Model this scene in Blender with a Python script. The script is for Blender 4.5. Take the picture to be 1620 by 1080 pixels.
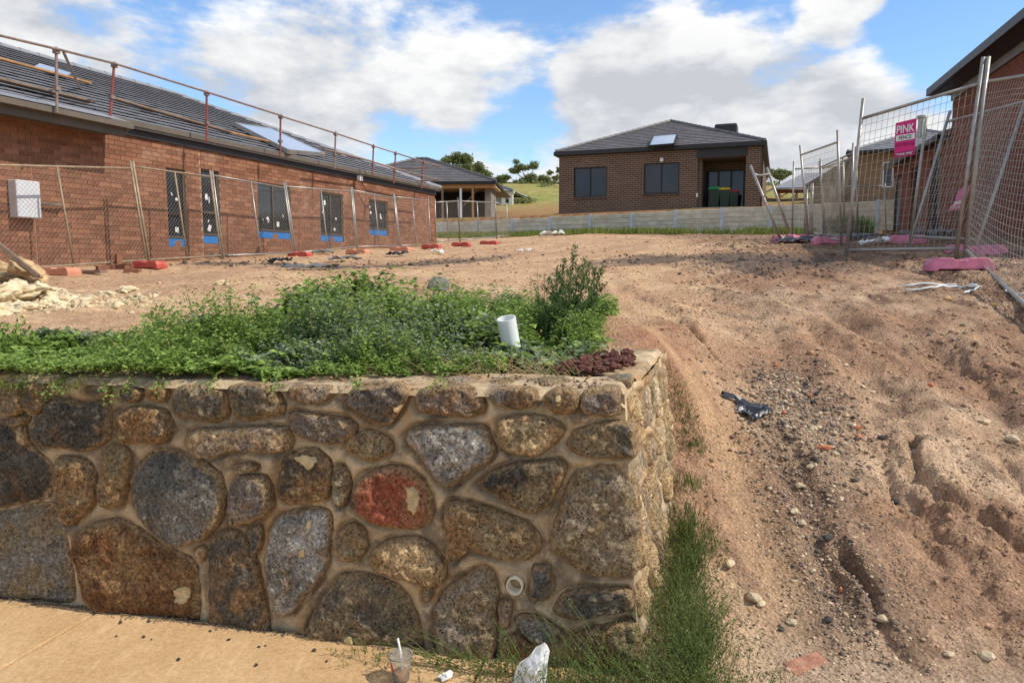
import bpy, bmesh, math, random
import numpy as np
from mathutils import Vector, noise, Matrix

random.seed(7)
RNG = np.random.default_rng(11)
for o in list(bpy.data.objects):
    bpy.data.objects.remove(o)
SC = bpy.context.scene
COL = SC.collection
rad = math.radians

# ---------------------------------------------------------------- camera, sky, sun, exposure
EYE = Vector((0, 0, 1.6))
PITCH = math.atan(120 / 1170)
cam_d = bpy.data.cameras.new('camera')
cam = bpy.data.objects.new('camera', cam_d)
COL.objects.link(cam)
cam.location = EYE
cam.rotation_euler = (math.pi / 2 - PITCH, 0, 0)
cam_d.sensor_width = 36.0
cam_d.lens = 26.0
cam_d.clip_start = 0.05
cam_d.clip_end = 3000
SC.camera = cam

SUN_AZ = rad(-14.6)      # direction towards the sun, measured from +X
SUN_EL = rad(48)
SUN = Vector((math.cos(SUN_AZ) * math.cos(SUN_EL), math.sin(SUN_AZ) * math.cos(SUN_EL), math.sin(SUN_EL)))

SC.view_settings.view_transform = 'Standard'
SC.view_settings.look = 'None'
SC.view_settings.gamma = 1
SC.view_settings.exposure = 0.58
SC.view_settings.use_curve_mapping = False

world = bpy.data.worlds.new('World')
SC.world = world
world.use_nodes = True


def build_world():
    nt = world.node_tree
    N, L = nt.nodes, nt.links
    N.clear()
    out = N.new('ShaderNodeOutputWorld')
    bg = N.new('ShaderNodeBackground')
    bg.inputs['Strength'].default_value = 0.135
    sky = N.new('ShaderNodeTexSky')
    sky.sky_type = 'NISHITA'
    sky.sun_disc = False
    sky.sun_elevation = SUN_EL
    sky.sun_rotation = math.pi / 2 - SUN_AZ
    sky.air_density = 1.0
    sky.dust_density = 0.1
    sky.ozone_density = 4.0
    tc = N.new('ShaderNodeTexCoord')

    def vm(op, a, b=None):
        n = N.new('ShaderNodeVectorMath')
        n.operation = op
        if isinstance(a, tuple):
            n.inputs[0].default_value = a
        else:
            L.new(a, n.inputs[0])
        if b is not None:
            if isinstance(b, tuple):
                n.inputs[1].default_value = b
            else:
                L.new(b, n.inputs[1])
        return n

    def mth(op, a, b=None, clamp=False):
        n = N.new('ShaderNodeMath')
        n.operation = op
        n.use_clamp = clamp
        for i, v in enumerate((a, b)):
            if v is None:
                continue
            if isinstance(v, (int, float)):
                n.inputs[i].default_value = v
            else:
                L.new(v, n.inputs[i])
        return n.outputs[0]

    d = tc.outputs['Generated']

    def cloud(off, sc, detail):
        p = vm('ADD', vm('MULTIPLY', d, (1.0, 1.0, 2.3)).outputs[0], off)
        n = N.new('ShaderNodeTexNoise')
        n.inputs['Scale'].default_value = sc
        n.inputs['Detail'].default_value = detail
        n.inputs['Roughness'].default_value = 0.60
        n.inputs['Distortion'].default_value = 0.1
        L.new(p.outputs[0], n.inputs['Vector'])
        return n.outputs['Fac']

    base = (3.1, 1.7, 0.4)
    n1 = cloud(base, 4.1, 10)
    so = (base[0] + SUN.x * .04, base[1] + SUN.y * .04, base[2] + .085)
    n2 = cloud(so, 4.1, 7)
    # gaps and banks of cloud, as soft lobes round a direction
    bias = None
    for (dx, dy, dz, width, amt) in CLOUD_LOBES:
        v = Vector((dx, dy, dz)).normalized()
        dot = vm('DOT_PRODUCT', d, tuple(v)).outputs['Value']
        a = mth('MULTIPLY', mth('MULTIPLY', mth('SUBTRACT', dot, math.cos(width)), 1 / (1 - math.cos(width)), True), amt)
        bias = a if bias is None else mth('ADD', bias, a)
    dens = mth('ADD', n1, bias)
    mr = N.new('ShaderNodeMapRange')
    mr.interpolation_type = 'SMOOTHSTEP'
    L.new(dens, mr.inputs['Value'])
    mr.inputs['From Min'].default_value = 0.435
    mr.inputs['From Max'].default_value = 0.59
    shade = mth('ADD', mth('MULTIPLY', mth('SUBTRACT', n1, n2), 4.6), 0.50, True)
    thick = N.new('ShaderNodeMapRange')
    L.new(dens, thick.inputs['Value'])
    thick.inputs['From Min'].default_value = 0.55
    thick.inputs['From Max'].default_value = 0.80
    thick.inputs['To Min'].default_value = 0.0
    thick.inputs['To Max'].default_value = 0.30
    shade2 = mth('SUBTRACT', shade, thick.outputs[0], True)
    cr = N.new('ShaderNodeMix')
    cr.data_type = 'RGBA'
    L.new(shade2, cr.inputs['Factor'])
    cr.inputs['A'].default_value = (2.95, 3.1, 3.35, 1)
    cr.inputs['B'].default_value = (5.1, 5.1, 5.05, 1)
    mx = N.new('ShaderNodeMix')
    mx.data_type = 'RGBA'
    L.new(mr.outputs[0], mx.inputs['Factor'])
    hs = N.new('ShaderNodeHueSaturation')
    hs.inputs['Saturation'].default_value = 1.06
    L.new(sky.outputs[0], hs.inputs['Color'])
    L.new(hs.outputs[0], mx.inputs['A'])
    L.new(cr.outputs['Result'], mx.inputs['B'])
    L.new(mx.outputs['Result'], bg.inputs['Color'])
    L.new(bg.outputs[0], out.inputs[0])


def ray(px, py):
    cp, sp = math.cos(PITCH), math.sin(PITCH)
    dx, dy = (px - 810) / 1170, (py - 540) / 1170
    return Vector((dx, cp - dy * sp, -sp - dy * cp))


def lobe(px, py, width, amt):
    d = ray(px, py).normalized()
    return (d.x, d.y, d.z, rad(width), amt)


CLOUD_LOBES = [lobe(270, 40, 8, -.24), lobe(1020, 12, 6, -.20), lobe(1240, 20, 6, -.24), lobe(1400, 40, 5, -.20), lobe(1560, 40, 8, -.26), lobe(640, 215, 3.5, -.10), lobe(850, 215, 5, -.14), lobe(540, 5, 5, -.05), lobe(880, 60, 3, -.06),
               lobe(1180, 200, 15, .20), lobe(1400, 190, 9, .20), lobe(470, 130, 8, .14), lobe(80, 60, 8, .16), lobe(720, 60, 7, .12), lobe(930, 120, 7, .13), lobe(340, 170, 8, .10), lobe(780, 300, 8, .14), lobe(1340, -10, 3.5, .28)]
build_world()

sun_d = bpy.data.lights.new('sun', 'SUN')
sun_d.energy = 2.75
sun_d.angle = rad(0.53)
sun_d.color = (1.0, 0.93, 0.82)
sun_o = bpy.data.objects.new('sun', sun_d)
COL.objects.link(sun_o)
sun_o.location = (20, -5, 30)
sun_o.rotation_euler = (-SUN).to_track_quat('-Z', 'Y').to_euler()


# ---------------------------------------------------------------- helpers: numbers
def sstep(a, b, x):
    t = np.clip((x - a) / (b - a), 0, 1)
    return t * t * (3 - 2 * t)


def _hash(ix, iy, seed):
    h = (ix * 374761393 + iy * 668265263 + seed * 1442695041) & 0xffffffff
    h = ((h ^ (h >> 13)) * 1274126177) & 0xffffffff
    h = h ^ (h >> 16)
    return (h & 0xffff) / 65535.0


def vnoise(x, y, seed=0):
    x = np.asarray(x, float)
    y = np.asarray(y, float)
    ix = np.floor(x).astype(np.int64)
    iy = np.floor(y).astype(np.int64)
    fx, fy = x - ix, y - iy
    fx = fx * fx * fx * (fx * (fx * 6 - 15) + 10)
    fy = fy * fy * fy * (fy * (fy * 6 - 15) + 10)
    a, b = _hash(ix, iy, seed), _hash(ix + 1, iy, seed)
    c, d = _hash(ix, iy + 1, seed), _hash(ix + 1, iy + 1, seed)
    return (a + (b - a) * fx) * (1 - fy) + (c + (d - c) * fx) * fy


def fbm(x, y, octv=4, seed=0, gain=.5):
    s, amp, tot = 0, 1.0, 0
    for k in range(octv):
        s = s + amp * vnoise(x * 2 ** k + 17.3 * k, y * 2 ** k - 9.1 * k, seed + k * 31)
        tot += amp
        amp *= gain
    return s / tot - .5


def poly_dist(x, y, pts, closed=False):
    """distance from points to a polyline"""
    d = np.full(np.shape(x), 1e9)
    n = len(pts)
    for i in range(n if closed else n - 1):
        ax, ay = pts[i][:2]
        bx, by = pts[(i + 1) % n][:2]
        ex, ey = bx - ax, by - ay
        t = np.clip(((x - ax) * ex + (y - ay) * ey) / (ex * ex + ey * ey + 1e-12), 0, 1)
        d = np.minimum(d, np.hypot(x - ax - t * ex, y - ay - t * ey))
    return d


def poly_in(x, y, pts):
    ins = np.zeros(np.shape(x), bool)
    n = len(pts)
    for i in range(n):
        ax, ay = pts[i][:2]
        bx, by = pts[(i + 1) % n][:2]
        c = (ay > y) != (by > y)
        with np.errstate(divide='ignore', invalid='ignore'):
            xi = (bx - ax) * (y - ay) / (by - ay + 1e-15) + ax
        ins ^= c & (x < xi)
    return ins


# ---------------------------------------------------------------- helpers: pixels to places
def P(px, py, Y):
    d = ray(px, py)
    return EYE + d * (Y / d.y)


def on_plane(px, py, pt, nrm):
    d = ray(px, py)
    return EYE + d * ((Vector(pt) - EYE).dot(nrm) / d.dot(nrm))


# ---------------------------------------------------------------- helpers: objects
WORG = {}


def set_props(o, label=None, cat=None, group=None, kind=None):
    if label:
        o['label'] = label
    if cat:
        o['category'] = cat
    if group:
        o['group'] = group
    if kind:
        o['kind'] = kind
    return o


def empty(name, loc, label=None, cat=None, group=None):
    o = bpy.data.objects.new(name, None)
    o.empty_display_size = .1
    COL.objects.link(o)
    o.location = loc
    WORG[o.name] = Vector(loc)
    return set_props(o, label, cat, group)


def link_mesh(name, co, faces, mat, parent=None, smooth=False, attrs=None, uv=None, loc=None):
    """co: world coordinates (n,3); faces: list of tuples or (m,k) array"""
    co = np.asarray(co, float).reshape(-1, 3)
    if parent is not None:
        org = WORG[parent.name]
    elif loc is not None:
        org = Vector(loc)
    else:
        org = Vector(((co[:, 0].min() + co[:, 0].max()) / 2, (co[:, 1].min() + co[:, 1].max()) / 2, co[:, 2].min()))
    loc_co = co - np.array(org)
    me = bpy.data.meshes.new(name)
    if isinstance(faces, np.ndarray):
        m, k = faces.shape
        me.vertices.add(len(loc_co))
        me.vertices.foreach_set('co', loc_co.astype(np.float32).ravel())
        me.loops.add(m * k)
        me.loops.foreach_set('vertex_index', faces.astype(np.int32).ravel())
        me.polygons.add(m)
        me.polygons.foreach_set('loop_start', (np.arange(m) * k).astype(np.int32))
        me.update(calc_edges=True)
    else:
        me.from_pydata([tuple(c) for c in loc_co], [], faces)
        me.update()
    if smooth:
        me.polygons.foreach_set('use_smooth', np.ones(len(me.polygons), bool))
    if attrs:
        for an, (typ, dat) in attrs.items():
            at = me.attributes.new(an, typ, 'POINT')
            if typ == 'FLOAT_COLOR':
                d4 = np.ones((len(co), 4), np.float32)
                d4[:, :3] = dat
                at.data.foreach_set('color', d4.ravel())
            else:
                at.data.foreach_set('value', np.asarray(dat, np.float32))
    if mat is not None:
        me.materials.append(mat)
    o = bpy.data.objects.new(name, me)
    COL.objects.link(o)
    if parent is not None:
        o.parent = parent
        WORG[o.name] = Vector(org)
    else:
        o.location = org
        WORG[o.name] = Vector(org)
    return o


class MB:
    """collects boxes, tubes, quads in world coordinates"""

    def __init__(self):
        self.v, self.f = [], []

    def add(self, vs, fs):
        b = len(self.v)
        self.v += [tuple(p) for p in vs]
        self.f += [tuple(i + b for i in f) for f in fs]
        return self

    def box(self, c, ax, ay, az, hx, hy, hz):
        c, ax, ay, az = Vector(c), Vector(ax), Vector(ay), Vector(az)
        vs = [c + ax * (sx * hx) + ay * (sy * hy) + az * (sz * hz) for sz in (-1, 1) for sy in (-1, 1) for sx in (-1, 1)]
        return self.add(vs, [(0, 2, 3, 1), (4, 5, 7, 6), (0, 1, 5, 4), (2, 6, 7, 3), (0, 4, 6, 2), (1, 3, 7, 5)])

    def beam(self, a, b, w, h, up=(0, 0, 1)):
        a, b = Vector(a), Vector(b)
        d = (b - a)
        l = d.length
        d.normalize()
        s = d.cross(Vector(up))
        if s.length < 1e-4:
            s = d.cross(Vector((1, 0, 0)))
        s.normalize()
        u = s.cross(d)
        return self.box((a + b) / 2, d, s, u, l / 2, w / 2, h / 2)

    def tube(self, pts, r, seg=8, cap=True, r2=None):
        pts = [Vector(p) for p in pts]
        n = len(pts)
        vs, fs = [], []
        prev = None
        for i, p in enumerate(pts):
            d = (pts[min(i + 1, n - 1)] - pts[max(i - 1, 0)]).normalized()
            if prev is None:
                s = d.cross(Vector((0, 0, 1)))
                if s.length < .05:
                    s = d.cross(Vector((0, 1, 0)))
            else:
                s = prev - d * prev.dot(d)
            s.normalize()
            prev = s
            t = d.cross(s)
            rr = r if r2 is None else r + (r2 - r) * i / (n - 1)
            for k in range(seg):
                a = 2 * math.pi * k / seg
                vs.append(p + s * (rr * math.cos(a)) + t * (rr * math.sin(a)))
        for i in range(n - 1):
            for k in range(seg):
                k2 = (k + 1) % seg
                fs.append((i * seg + k, i * seg + k2, (i + 1) * seg + k2, (i + 1) * seg + k))
        if cap:
            fs.append(tuple(range(seg - 1, -1, -1)))
            fs.append(tuple((n - 1) * seg + k for k in range(seg)))
        return self.add(vs, fs)

    def prism(self, poly, ext):
        """poly: list of world points (planar), ext: extrusion vector"""
        ext = Vector(ext)
        n = len(poly)
        vs = [Vector(p) for p in poly] + [Vector(p) + ext for p in poly]
        fs = [tuple(range(n - 1, -1, -1)), tuple(range(n, 2 * n))]
        fs += [(i, (i + 1) % n, n + (i + 1) % n, n + i) for i in range(n)]
        return self.add(vs, fs)

    def quad(self, *p):
        return self.add(p, [tuple(range(len(p)))])

    def build(self, name, mat, parent=None, smooth=False, loc=None):
        return link_mesh(name, self.v, self.f, mat, parent, smooth, loc=loc)


class Frame:
    """u along a wall, w outwards, z up"""

    def __init__(self, o, u):
        self.o = Vector((o[0], o[1], 0))
        self.u = Vector((u[0], u[1], 0)).normalized()
        self.n = Vector((self.u.y, -self.u.x, 0))

    def p(self, u, w, z):
        return self.o + self.u * u + self.n * w + Vector((0, 0, z))

    def hit(self, px, py, w=0):
        q = on_plane(px, py, self.p(0, w, 0), self.n)
        return (q - self.o).dot(self.u), q.z

    def box(self, mb, u0, u1, w0, w1, z0, z1):
        return mb.box(self.p((u0 + u1) / 2, (w0 + w1) / 2, (z0 + z1) / 2), self.u, self.n, (0, 0, 1), abs(u1 - u0) / 2, abs(w1 - w0) / 2, abs(z1 - z0) / 2)


# ---------------------------------------------------------------- helpers: materials
def srgb(r, g, b):
    f = lambda c: (c / 12.92 if c <= .04045 else ((c + .055) / 1.055) ** 2.4)
    return (f(r / 255), f(g / 255), f(b / 255))


class NM:
    """small node-graph writer"""

    def __init__(self, name):
        self.m = bpy.data.materials.new(name)
        self.m.use_nodes = True
        self.nt = self.m.node_tree
        self.N, self.L = self.nt.nodes, self.nt.links
        self.bsdf = self.N['Principled BSDF']
        self.tc = self.N.new('ShaderNodeTexCoord')
        self.oi = self.N.new('ShaderNodeObjectInfo')

    def lk(self, v, sock):
        if isinstance(v, (int, float)):
            sock.default_value = v
        elif isinstance(v, tuple):
            sock.default_value = v if len(v) == len(sock.default_value) else tuple(v) + (1,)
        else:
            self.L.new(v, sock)

    def math(self, op, a, b=0.0, clamp=False):
        n = self.N.new('ShaderNodeMath')
        n.operation = op
        n.use_clamp = clamp
        self.lk(a, n.inputs[0])
        self.lk(b, n.inputs[1])
        return n.outputs[0]

    def vec(self, op, a, b):
        n = self.N.new('ShaderNodeVectorMath')
        n.operation = op
        self.lk(a, n.inputs[0])
        self.lk(b, n.inputs[1])
        return n.outputs[0]

    def coords(self, jitter=True, scale=None):
        c = self.tc.outputs['Object']
        if jitter:
            comb = self.N.new('ShaderNodeCombineXYZ')
            r = self.math('MULTIPLY', self.oi.outputs['Random'], 37.0)
            self.lk(r, comb.inputs[0])
            self.lk(self.math('MULTIPLY', r, 1.7), comb.inputs[1])
            c = self.vec('ADD', c, comb.outputs[0])
        if scale:
            c = self.vec('MULTIPLY', c, scale)
        return c

    def noise(self, scale, detail=5, rough=.55, vec=None, dist=0):
        n = self.N.new('ShaderNodeTexNoise')
        n.inputs['Scale'].default_value = scale
        n.inputs['Detail'].default_value = detail
        n.inputs['Roughness'].default_value = rough
        n.inputs['Distortion'].default_value = dist
        self.L.new(vec if vec is not None else self.tc.outputs['Object'], n.inputs['Vector'])
        return n.outputs['Fac']

    def voro(self, scale, feature='F1', vec=None, out='Distance'):
        n = self.N.new('ShaderNodeTexVoronoi')
        n.feature = feature
        n.inputs['Scale'].default_value = scale
        self.L.new(vec if vec is not None else self.tc.outputs['Object'], n.inputs['Vector'])
        return n.outputs[out]

    def ramp(self, v, a, b, to0=0.0, to1=1.0, smooth=True):
        n = self.N.new('ShaderNodeMapRange')
        n.interpolation_type = 'SMOOTHSTEP' if smooth else 'LINEAR'
        self.lk(v, n.inputs['Value'])
        n.inputs['From Min'].default_value = a
        n.inputs['From Max'].default_value = b
        n.inputs['To Min'].default_value = to0
        n.inputs['To Max'].default_value = to1
        return n.outputs[0]

    def mix(self, f, a, b, blend='MIX'):
        n = self.N.new('ShaderNodeMix')
        n.data_type = 'RGBA'
        n.blend_type = blend
        self.lk(f, n.inputs['Factor'])
        self.lk(a, n.inputs['A'])
        self.lk(b, n.inputs['B'])
        return n.outputs['Result']

    def scale_col(self, c, f):
        n = self.N.new('ShaderNodeVectorMath')
        n.operation = 'SCALE'
        self.lk(c, n.inputs[0])
        self.lk(f, n.inputs['Scale'])
        return n.outputs[0]

    def attr(self, name, obj=False, out='Color'):
        n = self.N.new('ShaderNodeAttribute')
        n.attribute_name = name
        if obj:
            n.attribute_type = 'OBJECT'
        return n.outputs[out]

    def island(self):
        g = self.N.new('ShaderNodeNewGeometry')
        return g.outputs['Random Per Island']

    def bump(self, h, strength, dist=.01):
        n = self.N.new('ShaderNodeBump')
        n.inputs['Strength'].default_value = strength
        n.inputs['Distance'].default_value = dist
        self.lk(h, n.inputs['Height'])
        self.L.new(n.outputs[0], self.bsdf.inputs['Normal'])

    def fin(self, col, rough=.85, metal=0.0, spec=.3):
        self.lk(col, self.bsdf.inputs['Base Color'])
        self.lk(rough, self.bsdf.inputs['Roughness'])
        self.lk(metal, self.bsdf.inputs['Metallic'])
        self.bsdf.inputs['Specular IOR Level'].default_value = spec
        return self.m


def plain(name, col, rough=.7, metal=0.0, var=.25, scale=6, bump=0.0, spec=.3, dirt=None):
    """one colour with uneven wear"""
    m = NM(name)
    c = m.coords()
    n1 = m.noise(scale, 6, .6, c)
    f = m.ramp(n1, .3, .7, 1 - var, 1 + var)
    f = m.math('MULTIPLY', f, m.math('ADD', m.math('MULTIPLY', m.oi.outputs['Random'], var * .6), 1 - var * .3))
    cc = m.scale_col(tuple(col), f)
    if dirt:
        cc = m.mix(m.ramp(m.noise(scale * .7, 7, .65, c), .52, .72, 0, dirt[3]), cc, tuple(dirt[:3]))
    if bump:
        m.bump(m.noise(scale * 8, 4, .6, c), bump, .01)
    return m.fin(cc, rough, metal, spec)

# ---------------------------------------------------------------- terrain
WC = Vector((0.50, 2.76, 0))                 # foot of the stone wall's corner
WD = Vector((.975, -.2226, 0)).normalized()  # along the wall, to the right
WB = Vector((-WD.y, WD.x, 0))                # behind the wall
RET = 1.32                                   # length of the wall's return
RAMP_Y = [-60, 2.3, 2.65, 3.0, 4, 5, 6, 7, 8, 10, 13, 20, 31, 36, 60]
RAMP_Z = [-.1, -.03, .0, .08, .38, .67, .95, 1.2, 1.38, 1.62, 1.8, 2.3, 2.88, 2.95, 3.0]
PLAT_Y = [-60, 3.0, 5, 6.5, 8, 10, 13.4, 16, 20, 25.7, 31, 36, 60]
PLAT_Z = [1.0, 1.05, 1.10, 1.17, 1.27, 1.41, 1.61, 1.76, 2.0, 2.30, 2.65, 2.93, 3.0]


def hgt0(x, y):
    x = np.asarray(x, float)
    y = np.asarray(y, float)
    a = (x - WC.x) * WD.x + (y - WC.y) * WD.y
    d = (x - WC.x) * WB.x + (y - WC.y) * WB.y
    ramp = np.interp(y, RAMP_Y, RAMP_Z) + .05 * np.clip(x - 2.5, -2, 5) * sstep(5.2, 7.0, y) * (1 - sstep(12, 22, y))
    plat = np.interp(y, PLAT_Y, PLAT_Z)
    e0 = np.where(d < RET, -.22, -.22 + .12 * sstep(RET, RET + .5, d))
    e1 = np.where(d < RET, -.12, -.12 + .75 * sstep(RET, RET + .9, d) + .8 * sstep(2.4, 5, d))
    w = sstep(0, 1, (a - e0) / (e1 - e0))
    # far out the two ground levels merge over a wide belt
    wide = sstep(-3, 4, x)
    f = sstep(7, 11, y)
    w = w * (1 - f) + wide * f
    z = plat * (1 - w) + ramp * w
    front = sstep(.10, .20, d)
    low = np.where(a < 0, 0.0, ramp)
    z = np.where((a < .0) & (y < 6), low * (1 - front) + z * front - .03 * (1 - front), z)
    # red heap of soil by the tall weed
    z = z + .17 * np.exp(-(((x - .66) / .30) ** 2 + ((y - 5.0) / .5) ** 2))
    # the terrace behind the retaining wall is a separate sheet
    return z


def gp(px, py, f=hgt0, far=60):
    """where the sight line of a pixel meets the ground"""
    d = ray(px, py)
    t = 1.6
    last = t
    while t < far:
        q = EYE + d * t
        if q.z < float(f(q.x, q.y)):
            lo, hi = last, t
            for _ in range(18):
                m = (lo + hi) / 2
                q = EYE + d * m
                if q.z < float(f(q.x, q.y)):
                    hi = m
                else:
                    lo = m
            q = EYE + d * hi
            return q
        last = t
        t *= 1.02
    return EYE + d * far


def gl(pix):
    return [tuple(gp(*p)) for p in pix]


GULLY = [  # polyline in photo pixels, depth, half width, lip
    (gl([(1085, 520), (1110, 548), (1140, 580), (1185, 603)]), .13, .045, .04),
    (gl([(1438, 690), (1446, 730), (1452, 765), (1490, 800), (1545, 830), (1590, 862), (1640, 890)]), .065, .038, .03),
    (gl([(1325, 870), (1345, 905), (1378, 945), (1385, 985), (1410, 1025), (1460, 1065), (1500, 1085)]), .04, .024, .015),
    (gl([(1180, 640), (1230, 700), (1265, 770), (1300, 850), (1320, 930), (1300, 1000)]), .045, .13, .0),
    (gl([(1400, 480), (1450, 530), (1500, 570), (1560, 640), (1640, 720)]), .035, .14, .03),
    (gl([(960, 440), (1030, 480), (1080, 520), (1130, 560), (1200, 600)]), .035, .10, .02),
    (gl([(1250, 490), (1330, 560), (1400, 620), (1440, 690)]), .035, .12, .03),
    (gl([(1130, 450), (1250, 480), (1400, 540), (1560, 600)]), .03, .13, .03),
    (gl([(1540, 900), (1570, 960), (1585, 1030), (1600, 1080)]), .04, .05, .02),
]
TAN_STRIP = gl([(985, 470), (1040, 530), (1085, 580), (1125, 640), (1160, 710), (1185, 780), (1205, 850), (1230, 920), (1250, 970)])
GRAVEL_STRIP = gl([(1240, 590), (1265, 650), (1270, 720), (1270, 790), (1285, 860), (1330, 930), (1330, 1010)])
BLACK_BAND = gl([(330, 418), (450, 420), (560, 424), (650, 419), (760, 410)])
BLACK_BAND2 = gl([(1010, 412), (1120, 408), (1250, 420)])


GUIDES = [gl([(985, 462), (1085, 570), (1150, 690), (1195, 830), (1240, 960), (1285, 1085)]), gl([(1120, 445), (1250, 515), (1380, 620), (1450, 720), (1540, 830), (1640, 930), (1760, 1060)]),
          gl([(1300, 430), (1450, 500), (1580, 590), (1680, 680), (1800, 800)]), gl([(1450, 425), (1600, 480), (1760, 580), (1900, 700)])]


def rut_field(x, y):
    """how far across the family of ruts a point lies"""
    gx = []
    for g in GUIDES:
        p = sorted((q[1], q[0]) for q in g)
        gx.append(np.interp(y, [a for a, b in p], [b for a, b in p]))
    f = np.full(np.shape(x), 0.0)
    for i in range(3):
        t = (x - gx[i]) / np.maximum(gx[i + 1] - gx[i], .15)
        f = f + np.clip(t, 0 if i else -1.5, 1 if i < 2 else 2.5)
    return f


def detail(x, y):
    """clods, ruts and gullies on the dirt"""
    x = np.asarray(x, float)
    y = np.asarray(y, float)
    a = (x - WC.x) * WD.x + (y - WC.y) * WD.y
    d = (x - WC.x) * WB.x + (y - WC.y) * WB.y
    ramp = sstep(-.1, .25, a) * (1 - sstep(9, 14, y) * .55)
    out = .10 * fbm(x * .9, y * .7, 3, 3) + .045 * fbm(x * 3.1, y * 2.6, 4, 9)
    rough = sstep(-.12, .22, fbm(x * .8 + 4, y * .55, 3, 21)) * .75 + .25
    bil = lambda k, sd: np.abs(vnoise(x * k, y * k, sd) * 2 - 1)
    cl = .032 * bil(5.5, 40) + .036 * bil(11, 41) + .024 * bil(21, 42) + .012 * bil(43, 43) - .028
    out = out + rough * cl * (.45 + .55 * ramp)
    # wheel ruts and wash lines running down the ramp
    f = rut_field(x, y) + .24 * fbm(x * .9, y * .9, 3, 77) + .06 * fbm(x * 5, y * 5, 3, 78)
    tr = np.abs(np.sin(f * 4.4)) ** .7
    tr2 = np.abs(np.sin(f * 10.5 + 1.0)) ** .8
    k = np.clip(.65 + 1.6 * fbm(x * 1.1, y * .8, 2, 79), .1, 1.2)
    out = out + (.105 * (tr - .7) + .034 * (tr2 - .7)) * k * ramp * (1 - .45 * sstep(2.6, 3.6, x)) * sstep(2.8, 3.6, y) * (1 - sstep(9, 13, y))
    for pts, dep, hw, lip in GULLY:
        wob = min(hw, .07) * (1.3 * fbm(x * 6, y * 6, 3, 61) + .9 * fbm(x * 19, y * 19, 3, 62))
        dd = poly_dist(x, y, pts) + wob
        e0, e1 = np.hypot(x - pts[0][0], y - pts[0][1]), np.hypot(x - pts[-1][0], y - pts[-1][1])
        tp = sstep(0, hw * 5, e0) * sstep(0, hw * 3, e1) * np.clip(.85 + 1.6 * fbm(x * 3.3, y * 3.3, 2, 63), .45, 1.3)
        out = out - dep * tp * (1 - sstep(hw * .25, hw * 1.15, dd)) + lip * np.exp(-((dd - hw * 2.1) / (hw * .9)) ** 2)
    st = poly_dist(x, y, TAN_STRIP)
    out = out * (1 - .5 * (1 - sstep(.05, .17, st)) * ramp) - .015 * (1 - sstep(.05, .2, st))
    # quiet down where the footpath, wall and fine silt lie
    out = out * sstep(2.45, 3.1, y + .12 * fbm(x * 3, y * 3, 2, 5))
    out = out * np.where((a < 0) & (d < RET + .1), .4, 1)
    return out


def hgt(x, y):
    return hgt0(x, y) + detail(x, y)


def hz(x, y):
    return float(hgt(x, y))


M = {}


def make_dirt():
    m = NM('dirt')
    col = m.attr('soil')
    c = m.tc.outputs['Object']
    n1 = m.noise(9, 8, .68, c)
    n2 = m.noise(70, 5, .7, c)
    cc = m.scale_col(col, m.ramp(n1, .25, .75, .68, 1.30, False))
    cc = m.scale_col(cc, m.ramp(n2, .35, .65, .62, 1.36, False))
    v = m.voro(55, 'F1', c)
    vc = m.voro(55, 'F1', c, 'Color')
    speck = m.math('MULTIPLY', m.ramp(v, .16, .28, 1, 0), m.ramp(m.noise(14, 3, .5, c), .5, .62))
    cc = m.mix(m.math('MULTIPLY', speck, .55), cc, m.mix(vc, srgb(150, 125, 100), srgb(72, 60, 54)))
    h = m.math('ADD', m.math('MULTIPLY', m.noise(28, 8, .72, c), 1.0), m.math('MULTIPLY', m.math('SUBTRACT', 1.0, v), .35))
    m.bump(h, .9, .04)
    return m.fin(cc, .95, 0, .15)


M['dirt'] = make_dirt()


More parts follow.
